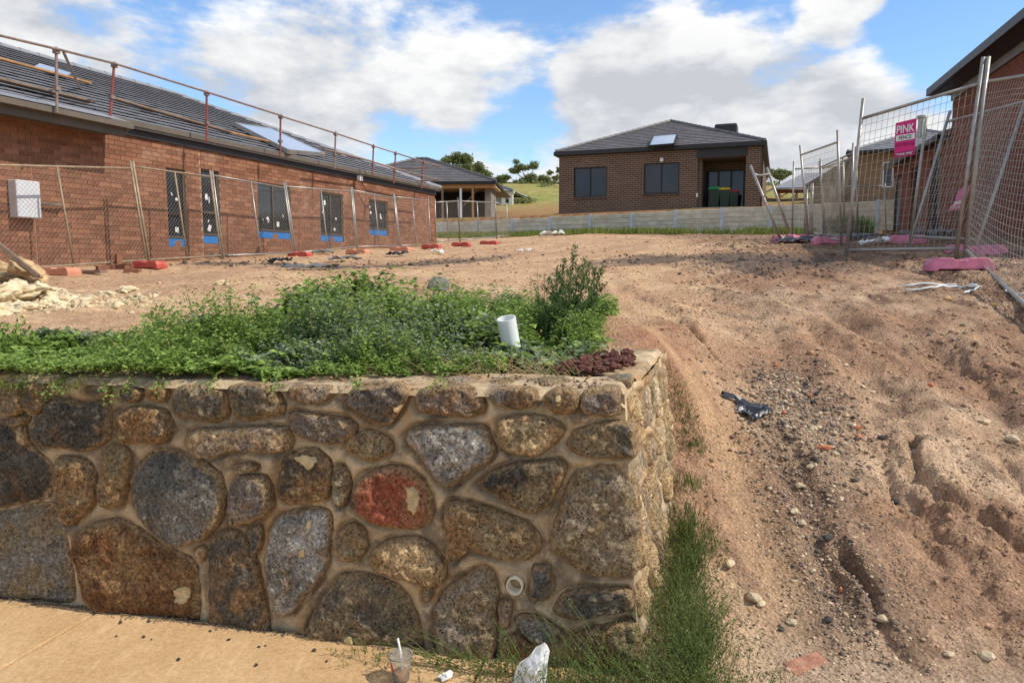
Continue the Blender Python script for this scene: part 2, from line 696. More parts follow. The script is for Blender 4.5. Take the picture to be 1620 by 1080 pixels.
def soil_colour(x, y):
    a = (x - WC.x) * WD.x + (y - WC.y) * WD.y
    n = fbm(x * .7, y * .7, 4, 101)
    n2 = fbm(x * 2.3, y * 2.3, 4, 102)
    n3 = fbm(x * 5.5, y * 5.5, 3, 103)
    L = lambda *c: np.array(srgb(*c))
    mixc = lambda A, B, t: A * (1 - t[:, None]) + B * t[:, None]
    plat = mixc(np.tile(L(196, 157, 122), (len(x), 1)), L(214, 178, 138), sstep(-.15, .2, n2))
    plat = mixc(plat, L(182, 144, 114), sstep(.02, .25, n) * .6)
    ramp = mixc(np.tile(L(196, 162, 130), (len(x), 1)), L(216, 184, 150), sstep(-.1, .2, n2))
    ramp = mixc(ramp, L(168, 129, 100), sstep(.0, .2, n) * .75)
    t = sstep(-.1, .9, a) * (1 - sstep(9, 17, y) * .45)
    t = np.where(y > 9, np.maximum(t * sstep(-2, 3, x), 0), t)
    c = mixc(plat, ramp, t)
    # red subsoil on the bank behind the wall
    d = (x - WC.x) * WB.x + (y - WC.y) * WB.y
    red = np.exp(-((a + .05) / .28) ** 2) * sstep(1.5, 1.9, d) * (1 - sstep(2.9, 3.8, d))
    c = mixc(c, L(160, 108, 82), np.clip(red * .75, 0, 1))
    # damp dark soil on the right
    damp = sstep(2.4, 4.2, x + n2 * 2.4) * sstep(3.8, 5.2, y) * (1 - sstep(10, 14, y))
    c = mixc(c, L(138, 106, 86), np.clip(damp * (.55 + n3 * 1.5), 0, .9))
    far = sstep(3.5, 6, x) * sstep(9, 12, y)
    c = mixc(c, L(112, 84, 64), np.clip(far * .7, 0, 1))
    c = mixc(c, L(104, 82, 68), np.clip(sstep(.06, .3, n3) * sstep(-.1, .8, a) * .55, 0, 1))
    # smooth sandy wash strip
    st = poly_dist(x, y, TAN_STRIP)
    c = mixc(c, L(208, 170, 130), (1 - sstep(.03, .22, st + n3 * .22)) * .7)
    gs = poly_dist(x, y, GRAVEL_STRIP)
    c = mixc(c, L(138, 116, 96), (1 - sstep(.08, .4, gs + n3 * .2)) * .5)
    for band, w in ((BLACK_BAND, .55), (BLACK_BAND2, .8)):
        bb = poly_dist(x, y, band)
        c = mixc(c, L(92, 82, 76), np.clip((1 - sstep(.1, w * 1.6, bb + n3 * 1.6)) * .8, 0, 1))
    # pale silt at the foot of the ramp
    silt = (1 - sstep(2.5, 3.05, y + n3 * .4)) * sstep(.6, 1.2, x)
    c = mixc(c, L(206, 178, 148), np.clip(silt, 0, 1) * .8)
    # wet crust under the retaining wall
    pale = np.exp(-((y - 25) / 3.0) ** 2) * sstep(3, 6, x) * sstep(.0, .2, n2)
    c = mixc(c, L(196, 172, 150), np.clip(pale, 0, 1))
    return np.clip(c, 0, 1)


def build_ground():
    rows = [1.2]
    while rows[-1] < 41:
        rows.append(rows[-1] * (1.0044 if rows[-1] < 9 else 1.0075) + .0006)
    ys = np.array(rows)
    cols = np.linspace(-1.0, 1.0, 800)
    Yg, Tg = np.meshgrid(ys, cols, indexing='ij')
    Xg = Tg * (Yg + 1.2)
    x, y = Xg.ravel(), Yg.ravel()
    z = hgt(x, y)
    nr, nc = Yg.shape
    idx = np.arange(nr * nc).reshape(nr, nc)
    f = np.stack([idx[:-1, :-1], idx[:-1, 1:], idx[1:, 1:], idx[1:, :-1]], -1).reshape(-1, 4)
    # leave out what lies wholly beyond the retaining wall
    lim = 36.6 - .48 * (x - 0) + .35
    keep = (y[f] < lim[f] + .8).all(axis=1)
    f = f[keep]
    o = link_mesh('ground', np.stack([x, y, z], 1), f, M['dirt'], smooth=True,
                  attrs={'soil': ('FLOAT_COLOR', soil_colour(x, y))}, loc=(0, 0, 0))
    set_props(o, 'bare pinkish brown dirt of the building block with ruts and gullies', 'ground', kind='structure')


build_ground()


# ---- the land beyond: terrace, hill and everything to the horizon
def far_h(x, y):
    lim = 36.75 - .48 * x
    n = y - lim
    z = 4.05 + .05 * np.clip(n, 0, 8) + 0 * x
    z = z + .09 * np.clip(n - 8, 0, 30)
    hill = sstep(45, 150, y) * (9.0 + 1.6 * fbm(x * .012, y * .012, 2, 5)) - 10 * sstep(170, 420, y)
    z = z + hill
    front = np.interp(y, PLAT_Y, PLAT_Z) * .5 + np.interp(y, RAMP_Y, RAMP_Z) * .5 - .75
    front = np.where(y < 3.2, -.12, front)
    t = sstep(-.05, .05, n)
    return front * (1 - t) + z * t + .12 * fbm(x * .15, y * .15, 3, 8) * t


def make_hill():
    m = NM('dry_grass_hill')
    c = m.tc.outputs['Object']
    n1 = m.noise(.07, 6, .6, c)
    n2 = m.noise(.6, 7, .7, c)
    cc = m.mix(m.ramp(n1, .38, .6), srgb(150, 138, 78), srgb(128, 132, 66))
    cc = m.mix(m.ramp(m.noise(.035, 5, .6, c, .4), .52, .64), cc, srgb(158, 112, 70))
    cc = m.mix(m.ramp(n2, .42, .72, 0, .8), cc, srgb(184, 164, 112))
    n3 = m.noise(2.6, 6, .7, c)
    cc = m.scale_col(cc, m.ramp(n3, .3, .7, .6, 1.35, False))
    sep = m.N.new('ShaderNodeSeparateXYZ')
    m.L.new(c, sep.inputs[0])
    near = m.ramp(m.math('ADD', sep.outputs[1], m.math('MULTIPLY', n1, 30.0)), 62, 82, 1, 0)
    cc = m.mix(m.math('MULTIPLY', near, m.ramp(n2, .35, .6, .45, 1)), cc, srgb(150, 112, 80))
    m.bump(n2, .5, .2)
    return m.fin(cc, .95, 0, .1)


M['hill'] = make_hill()


def build_far():
    xs = np.unique(np.concatenate([np.linspace(-30, 40, 141), np.linspace(-900, 900, 120)]))
    ys = np.unique(np.concatenate([np.linspace(-60, 34, 60), np.linspace(10, 60, 160), np.linspace(60, 200, 90), np.geomspace(200, 1500, 24)]))
    X, Y = np.meshgrid(xs, ys)
    x, y = X.ravel(), Y.ravel()
    z = far_h(x, y)
    nr, nc = X.shape
    idx = np.arange(nr * nc).reshape(nr, nc)
    f = np.stack([idx[:-1, :-1], idx[:-1, 1:], idx[1:, 1:], idx[1:, :-1]], -1).reshape(-1, 4)
    o = link_mesh('hillside_terrain', np.stack([x, y, z], 1), f, M['hill'], smooth=True, loc=(0, 0, 0))
    set_props(o, 'dry grass hillside rising behind the houses', 'terrain', kind='structure')


build_far()

# ---------------------------------------------------------------- footpath
def make_path():
    m = NM('tan_concrete')
    c = m.tc.outputs['Object']
    n1 = m.noise(2.2, 7, .62, c)
    st = m.noise(26, 6, .6, m.vec('MULTIPLY', c, (1.0, .18, 1.0)))
    cc = m.mix(m.ramp(n1, .3, .7), srgb(188, 152, 108), srgb(204, 170, 126))
    cc = m.scale_col(cc, m.ramp(m.noise(150, 4, .7, c), .3, .7, .84, 1.14, False))
    cc = m.mix(m.ramp(st, .55, .75, 0, .5), cc, srgb(218, 188, 144))
    sp = m.ramp(m.voro(34, 'F1', c), .05, .13, 1, 0)
    sp = m.math('MULTIPLY', sp, m.ramp(m.noise(7, 3, .5, c), .55, .62))
    cc = m.mix(m.math('MULTIPLY', sp, .7), cc, srgb(132, 92, 62))
    cc = m.scale_col(cc, m.ramp(m.noise(52, 5, .75, c), .38, .62, .86, 1.12, False))
    cc = m.mix(m.ramp(m.noise(1.1, 6, .7, c), .56, .75, 0, .45), cc, srgb(170, 130, 96))
    m.bump(m.math('ADD', m.noise(120, 4, .6, c), st), .28, .008)
    return m.fin(cc, .9, 0, .2)


M['path'] = make_path()


def wall_pt(a, d, z=0.0):
    return WC + WD * a + WB * d + Vector((0, 0, z))


def build_path():
    root = empty('footpath', wall_pt(-1.5, -1.0, 0), 'tan coloured concrete footpath along the stone wall', 'footpath')
    root['kind'] = 'structure'
    j = gp(130, 985, lambda x, y: 0 * x)
    ja = (j - WC).dot(WD)
    e = 1.85
    for k in range(-3, 3):
        a0, a1 = ja + k * e + .006, ja + (k + 1) * e - .006
        if k == 2:
            a1 = min(a1, .95)
        a1 = min(a1, .95)
        if a1 <= a0:
            continue
        mb = MB()
        mb.box(wall_pt((a0 + a1) / 2, -1.0 - .02, -.04), WD, WB, (0, 0, 1), (a1 - a0) / 2, 1.0, .05)
        o = mb.build('slab', M['path'], root)
        bv = o.modifiers.new('bevel', 'BEVEL')
        bv.width = .006
        bv.segments = 2


build_path()

# ---------------------------------------------------------------- stone retaining wall at the front
WTOP = lambda a: 1.115 + .022 * (a / 3.0)     # top edge height along the wall


def make_stone():
    m = NM('wall_stone')
    c = m.coords()
    big = m.noise(5.5, 6, .6, c, .5)
    mid = m.noise(22, 8, .68, c)
    fine = m.noise(120, 5, .7, c)
    base = m.mix(m.ramp(big, .40, .60), m.oi.outputs['Color'], m.attr('tone', True))
    base = m.scale_col(base, m.ramp(mid, .25, .75, .55, 1.45, False))
    base = m.scale_col(base, m.ramp(fine, .3, .7, .50, 1.50, False))
    vfine = m.noise(330, 3, .7, c)
    base = m.scale_col(base, m.ramp(vfine, .3, .7, .70, 1.30, False))
    # rusty blush and pale lichen with their own outlines
    rust = m.ramp(m.noise(9, 7, .65, m.vec('ADD', c, (4, 7, 1))), .52, .68, 0, .55)
    base = m.mix(rust, base, m.scale_col(srgb(134, 98, 62), m.ramp(fine, .3, .7, .55, 1.4, False)))
    lich = m.math('MULTIPLY', m.ramp(m.noise(13, 8, .7, m.vec('ADD', c, (9, 2, 5))), .645, .70), .8)
    base = m.mix(lich, base, srgb(186, 168, 128))
    # mortar smeared over the stone's edges
    sm = m.ramp(m.math('ADD', m.attr('rim', out='Fac'), m.math('MULTIPLY', m.noise(18, 6, .65, m.vec('ADD', c, (1, 8, 3))), 1.6)), 1.05, 1.55, 0, .8)
    base = m.mix(sm, base, m.scale_col(srgb(158, 130, 94), m.ramp(mid, .3, .7, .6, 1.25, False)))
    grit = m.noise(62, 4, .75, m.vec('ADD', c, (2, 2, 2)))
    base = m.scale_col(base, m.ramp(grit, .40, .60, .58, 1.36, False))
    pit = m.voro(58, 'F1', c)
    pm = m.math('MULTIPLY', m.ramp(pit, .12, .28, 1, 0), m.ramp(m.noise(16, 3, .5, c), .42, .58))
    base = m.mix(m.math('MULTIPLY', pm, .75), base, srgb(30, 25, 21))
    h = m.math('ADD', m.math('MULTIPLY', mid, 1.0), m.math('MULTIPLY', grit, .7))
    h = m.math('SUBTRACT', h, m.math('MULTIPLY', pm, .7))
    m.bump(h, 1.0, .028)
    return m.fin(m.scale_col(base, 1.32), .9, 0, .25)


def make_mortar():
    m = NM('wall_mortar')
    c = m.tc.outputs['Object']
    n1 = m.noise(3.2, 7, .62, c, .6)
    n2 = m.noise(17, 7, .65, c)
    cc = m.mix(m.ramp(n1, .34, .62), srgb(156, 138, 112), srgb(196, 172, 136))
    cc = m.mix(m.ramp(m.noise(2.1, 6, .6, m.vec('ADD', c, (3, 3, 3))), .52, .66, 0, .7), cc, srgb(166, 126, 80))
    cc = m.mix(m.ramp(m.noise(6.5, 8, .68, m.vec('ADD', c, (8, 1, 3))), .47, .62, 0, .8), cc, srgb(106, 92, 76))
    cc = m.scale_col(cc, m.ramp(n2, .25, .75, .82, 1.3, False))
    crack = m.ramp(m.voro(7, 'DISTANCE_TO_EDGE', m.vec('ADD', c, m.scale_col(m.attr('none'), 0.0))), .0, .012, 1, 0)
    cc = m.mix(m.math('MULTIPLY', crack, .35), cc, srgb(70, 58, 46))
    m.bump(m.math('ADD', m.noise(60, 5, .6, c), m.noise(240, 3, .6, c)), .4, .006)
    return m.fin(cc, .92, 0, .2)


M['stone'] = make_stone()
M['mortar'] = make_mortar()

DK, BR, GY, LG, TN, RD, PU, MV, SL = (srgb(92, 85, 74), srgb(136, 106, 72), srgb(124, 118, 107), srgb(166, 160, 149), srgb(182, 154, 114),
                                      srgb(144, 82, 60), srgb(116, 104, 94), srgb(146, 130, 110), srgb(92, 90, 83))
OL = srgb(134, 117, 88)
BK = srgb(70, 65, 57)
STONES = [
    ([(7, 608), (24, 601), (33, 614), (39, 641), (31, 654), (13, 657), (4, 643)], OL, DK),
    ([(41, 612), (58, 603), (76, 619), (73, 641), (60, 654), (46, 648), (41, 630)], BR, DK),
    ([(53, 683), (69, 657), (82, 634), (104, 632), (133, 639), (164, 634), (173, 657), (173, 683), (164, 699), (133, 714), (100, 708), (67, 703)], BK, DK),
    ([(180, 657), (200, 646), (233, 643), (262, 654), (271, 679), (262, 694), (233, 701), (200, 699), (184, 686)], DK, BR),
    ([(133, 619), (156, 611), (173, 612), (166, 628), (144, 626)], PU, DK),
    ([(184, 614), (204, 608), (224, 621), (214, 635), (193, 631)], BR, DK),
    ([(230, 614), (254, 608), (264, 619), (260, 634), (236, 631)], OL, BR),
    ([(273, 646), (280, 618), (292, 610), (330, 612), (355, 620), (361, 640), (356, 660), (338, 667), (310, 662), (284, 657)], OL, DK),
    ([(-30, 670), (0, 665), (18, 668), (33, 686), (53, 714), (76, 734), (84, 759), (76, 781), (56, 792), (22, 797), (0, 801), (-30, 803)], BK, DK),
    ([(89, 728), (98, 722), (120, 724), (140, 735), (149, 757), (150, 779), (144, 800), (130, 815), (116, 828), (107, 825), (103, 805), (98, 785), (91, 757)], OL, BR),
    ([(162, 715), (175, 705), (195, 708), (204, 722), (202, 750), (198, 775), (193, 795), (180, 803), (163, 797), (158, 775), (160, 745)], BR, OL),
    ([(203, 775), (208, 750), (222, 730), (235, 718), (258, 711), (290, 715), (320, 730), (345, 752), (356, 785), (350, 815), (335, 840), (310, 856), (280, 862), (255, 852), (235, 834), (214, 806)], SL, GY),
    ([(297, 700), (302, 685), (315, 679), (360, 678), (420, 674), (455, 678), (461, 695), (455, 711), (420, 715), (370, 710), (330, 722), (305, 720)], TN, MV),
    ([(365, 611), (400, 607), (430, 612), (447, 640), (445, 652), (420, 658), (390, 665), (376, 660), (370, 640)], OL, DK),
    ([(460, 614), (490, 611), (522, 612), (528, 622), (515, 632), (495, 637), (475, 632), (463, 626)], MV, BR),
    ([(542, 630), (562, 614), (596, 612), (629, 608), (647, 623), (633, 648), (616, 669), (591, 666), (571, 652), (558, 641)], PU, DK),
    ([(456, 656), (470, 652), (510, 658), (545, 663), (562, 675), (560, 688), (545, 697), (525, 700), (500, 697), (475, 690), (462, 675)], OL, PU),
    ([(546, 702), (560, 690), (580, 681), (600, 686), (615, 695), (619, 712), (605, 722), (590, 728), (570, 722), (553, 714)], BR, OL),
    ([(437, 760), (440, 740), (452, 722), (475, 712), (500, 712), (518, 730), (524, 755), (520, 780), (508, 790), (480, 794), (460, 795), (443, 785)], BK, BR),
    ([(362, 770), (375, 755), (400, 753), (420, 757), (430, 775), (430, 798), (420, 812), (395, 824), (365, 830), (360, 812), (365, 790)], MV, PU),
    ([(530, 740), (540, 737), (549, 750), (552, 772), (546, 792), (537, 799), (531, 785), (528, 760)], OL, GY),
    ([(562, 775), (570, 757), (590, 745), (620, 738), (648, 745), (668, 760), (680, 785), (684, 810), (675, 828), (650, 836), (615, 832), (585, 822), (567, 805)], RD, srgb(156, 104, 78)),
    ([(643, 690), (655, 678), (690, 674), (740, 673), (768, 677), (778, 695), (782, 712), (770, 728), (745, 745), (715, 768), (700, 766), (685, 745), (670, 725), (650, 705)], GY, LG),
    ([(658, 635), (665, 618), (690, 613), (735, 613), (758, 622), (766, 640), (762, 653), (745, 657), (715, 656), (685, 652), (665, 648)], BR, PU),
    ([(774, 624), (790, 616), (820, 615), (846, 618), (852, 628), (840, 641), (812, 645), (790, 640)], PU, BR),
    ([(861, 628), (877, 617), (900, 617), (916, 625), (915, 640), (900, 652), (880, 652), (866, 642)], BR, DK),
    ([(921, 640), (924, 622), (935, 617), (970, 616), (980, 622), (982, 652), (970, 656), (940, 654), (925, 650)], PU, PU),
    ([(787, 668), (805, 659), (855, 658), (886, 670), (891, 685), (873, 706), (842, 720), (808, 714), (792, 700)], OL, TN),
    ([(896, 700), (910, 682), (955, 669), (985, 668), (1001, 672), (1005, 718), (975, 723), (930, 721), (905, 713)], OL, DK),
    ([(757, 765), (778, 747), (818, 733), (883, 730), (895, 740), (888, 762), (875, 785), (860, 803), (840, 811), (815, 801), (785, 782)], BK, OL),
    ([(905, 753), (920, 743), (960, 739), (990, 742), (1003, 760), (1010, 800), (1012, 860), (1012, 892), (1003, 906), (960, 910), (920, 903), (892, 884), (875, 862), (876, 835), (887, 800), (897, 772)], MV, OL),
    ([(708, 802), (718, 793), (745, 798), (790, 811), (830, 828), (851, 844), (856, 858), (848, 874), (835, 886), (805, 883), (770, 874), (740, 867), (717, 884), (709, 880), (707, 850)], BR, OL),
    ([(587, 878), (600, 862), (620, 853), (655, 851), (682, 865), (699, 886), (701, 910), (696, 920), (675, 924), (640, 913), (605, 901), (591, 892)], BR, TN),
    ([(529, 870), (532, 850), (545, 833), (560, 828), (571, 836), (579, 855), (577, 872), (565, 883), (548, 887), (535, 881)], OL, BR),
    ([(423, 880), (428, 845), (440, 816), (465, 808), (505, 804), (519, 813), (521, 840), (517, 890), (505, 916), (485, 938), (470, 957), (455, 972), (444, 968), (438, 950), (430, 930), (425, 905)], LG, GY),
    ([(332, 860), (345, 843), (365, 839), (385, 850), (400, 880), (408, 910), (415, 945), (421, 975), (422, 998), (405, 997), (365, 990), (334, 985), (331, 920)], BR, DK),
    ([(396, 835), (408, 833), (413, 850), (409, 868), (403, 878), (398, 860)], GY, DK),
    ([(120, 853), (125, 842), (142, 831), (167, 822), (189, 822), (211, 833), (233, 849), (267, 871), (296, 882), (307, 898), (311, 924), (312, 958), (308, 980), (267, 976), (200, 967), (156, 962), (138, 946), (133, 913), (124, 880)], BR, srgb(104, 70, 42)),
    ([(-30, 817), (0, 812), (30, 805), (70, 797), (84, 799), (92, 815), (100, 850), (107, 890), (113, 925), (112, 950), (70, 949), (0, 944), (-30, 942)], OL, GY),
    ([(490, 992), (502, 962), (521, 930), (540, 911), (560, 907), (595, 914), (629, 929), (646, 950), (659, 980), (664, 1010), (662, 1036), (600, 1026), (540, 1014), (494, 1006)], OL, DK),
    ([(687, 1000), (691, 955), (706, 931), (735, 912), (764, 898), (777, 906), (784, 925), (786, 955), (785, 995), (781, 1038), (745, 1036), (697, 1032)], MV, OL),
    ([(841, 945), (843, 899), (848, 895), (866, 898), (869, 905), (867, 944), (861, 949)], SL, SL),
    ([(791, 953), (800, 949), (809, 955), (806, 975), (803, 990), (796, 994), (792, 975)], srgb(150, 104, 82), MV),
    ([(875, 965), (889, 944), (905, 935), (965, 932), (999, 932), (1003, 948), (998, 959), (952, 967), (915, 977), (888, 975)], OL, DK),
    ([(815, 981), (825, 974), (848, 976), (873, 989), (888, 1003), (885, 1013), (856, 1016), (831, 1001)], MV, GY),
    ([(905, 1012), (925, 997), (960, 990), (1000, 982), (1010, 1000), (1012, 1048), (950, 1050), (908, 1046)], OL, BR),
    ([(797, 1012), (815, 1007), (840, 1018), (860, 1032), (858, 1052), (797, 1049)], BR, MV),
    ([(307, 870), (321, 865), (324, 878), (319, 887)], srgb(196, 160, 112), TN),
    ([(372, 736), (390, 733), (407, 738), (399, 744), (380, 743)], srgb(158, 132, 104), OL),
    ([(12, 666), (26, 660), (44, 660), (40, 668), (22, 672)], DK, OL),
    ([(28, 676), (35, 674), (42, 688), (43, 703), (34, 701)], srgb(176, 168, 148), TN),
    ([(676, 925), (682, 922), (680, 945), (675, 952), (672, 940)], GY, OL),
]


def catmull(pts, n):
    m = len(pts)
    seg = [(Vector(pts[(i + 1) % m]) - Vector(pts[i])).length for i in range(m)]
    tot = sum(seg)
    out = []
    for k in range(n):
        s = tot * k / n
        i = 0
        while s > seg[i]:
            s -= seg[i]
            i += 1
        t = s / seg[i]
        p0, p1, p2, p3 = (Vector(pts[(i + j) % m]) for j in (-1, 0, 1, 2))
        c = .5 * ((2 * p1) + (p2 - p0) * t + (2 * p0 - 5 * p1 + 4 * p2 - p3) * t * t + (3 * p1 - p0 - 3 * p2 + p3) * t ** 3)
        out.append(p1.lerp(p2, t) * .45 + c * .55)
    return out


def stone_mesh(name, poly, to_world, col, col2, parent, H, seed, seg=60, rings=14, rough=1.0):
    """a pillow of rock bulging out of a wall face; poly in face coordinates, to_world(u, v, h)"""
    ol = catmull(poly, seg)
    cx = sum(p.x for p in ol) / seg
    cy = sum(p.y for p in ol) / seg
    c = Vector((cx, cy))
    rnd = random.Random(seed)
    size = max((p - c).length for p in ol)
    tx, ty = rnd.uniform(-.10, .10), rnd.uniform(-.12, .06)
    rs = [1.0, 1.0] + [1 - .03 - .97 * ((k / rings) ** 1.25) for k in range(rings)]
    rs[-1] = max(rs[-1], .06)
    vs, rim = [], []
    off = Vector((rnd.uniform(-50, 50), rnd.uniform(-50, 50), rnd.uniform(-50, 50)))
    q = rnd.uniform(5.0, 10.0)
    for k, r in enumerate(rs):
        for p in ol:
            d = p - c
            jit = 1 + rough * (.045 * noise.noise(Vector((d.x, d.y, 0)) * 12 + off) + .03 * noise.noise(Vector((d.x, d.y, 0)) * 35 + off)) if k else 1
            w = c + d * r * (jit if r > .5 else 1)
            if k == 0:
                h = -.045
            elif k == 1:
                h = -.012
            else:
                h = H * (1 - r ** q) ** .6 - .012 * r ** 6
                e = Vector((w.x, w.y, 0))
                h += rough * (.40 * H * noise.noise(e * 5.5 + off) + .016 * abs(noise.noise(e * 13 + off)) + .010 * noise.noise(e * 30 + off) + .006 * noise.noise(e * 62 + off))
                h += (d.x * r * tx + d.y * r * ty)
                h = max(h, -.015)
            vs.append(to_world(w.x, w.y, h))
            rim.append(max(0.0, 1 - (1 - r) * size / .05))
    fs = []
    for k in range(len(rs) - 1):
        for s in range(seg):
            s2 = (s + 1) % seg
            fs.append((k * seg + s, k * seg + s2, (k + 1) * seg + s2, (k + 1) * seg + s))
    fs.append(tuple((len(rs) - 1) * seg + s for s in range(seg)))
    o = link_mesh(name, vs, fs, M['stone'], parent, smooth=True, attrs={'rim': ('FLOAT', rim)})
    o.color = tuple(col) + (1,)
    o['tone'] = list(col2)
    # give the piece an origin of its own, so that its texture differs from its neighbours'
    me = o.data
    cen = sum((v.co for v in me.vertices), Vector()) / len(me.vertices)
    me.transform(Matrix.Translation(-cen))
    o.location = cen
    return o


def area(poly):
    return .5 * sum(poly[i][0] * poly[(i + 1) % len(poly)][1] - poly[(i + 1) % len(poly)][0] * poly[i][1] for i in range(len(poly)))


def grow(q, e):
    """push a counter-clockwise outline outwards"""
    n = len(q)
    out = []
    for i in range(n):
        a, b, c = Vector(q[i - 1]), Vector(q[i]), Vector(q[(i + 1) % n])
        d = ((b - a).normalized() + (c - b).normalized())
        if d.length < 1e-6:
            out.append(tuple(b))
            continue
        d.normalize()
        out.append((b.x + d.y * e, b.y - d.x * e))
    return out


def smears(root):
    """flat patches of cream mortar and lichen stuck on single stones"""
    from mathutils.bvhtree import BVHTree
    bpy.context.view_layer.update()
    W = WORG[root.name]
    v, f = [], []
    for o in root.children:
        if o.name.startswith('stone'):
            b = len(v)
            v += [p.co + o.location + W for p in o.data.vertices]
            f += [tuple(i + b for i in p.vertices) for p in o.data.polygons]
    tree = BVHTree.FromPolygons(v, f)
    m = plain('cream_mortar_smear', srgb(206, 180, 134), .9, 0, .22, 40, .5)
    pats = [[(645, 768), (660, 770), (667, 785), (663, 808), (652, 808), (646, 790)], [(281, 930), (296, 923), (304, 938), (296, 953), (283, 947)], [(478, 868), (486, 866), (487, 876), (479, 878)],
            [(490, 822), (497, 820), (496, 832), (490, 832)], [(470, 722), (490, 716), (508, 726), (496, 740), (482, 732)], [(552, 1000), (565, 998), (567, 1012), (554, 1014)], [(540, 662), (556, 670), (548, 676)], [(640, 640), (632, 652), (628, 644)],
            [(172, 672), (178, 668), (177, 684), (170, 682)], [(880, 626), (888, 624), (888, 634), (881, 634)], [(455, 794), (480, 791), (500, 790), (505, 797), (470, 801)]]
    for poly in pats:
        q = []
        for px, py in poly:
            w = on_plane(px, py, WC, WB)
            q.append(((w - WC).dot(WD), w.z))
        if area(q) < 0:
            q.reverse()
        ol = catmull(q, 36)
        c = Vector((sum(p.x for p in ol) / 36, sum(p.y for p in ol) / 36))
        vs, ok = [], True
        for r in (1.0, .9, .6, .3, .0001):
            for p in ol:
                d = (p - c)
                e = c + d * r * (1 + .28 * noise.noise(Vector((p.x, p.y, 0)) * 55) + .2 * noise.noise(Vector((p.x, p.y, 3)) * 140))
                hit = tree.ray_cast(wall_pt(e.x, -.4, e.y), WB)
                if hit[0] is None:
                    ok = False
                    break
                vs.append(hit[0] - WB * (.0035 if r < 1 else -.004))
            if not ok:
                break
        if not ok:
            continue
        fs = [(k * 36 + s_, k * 36 + (s_ + 1) % 36, (k + 1) * 36 + (s_ + 1) % 36, (k + 1) * 36 + s_) for k in range(4) for s_ in range(36)]
        link_mesh('mortar_smear', vs, fs, m, root, smooth=True)


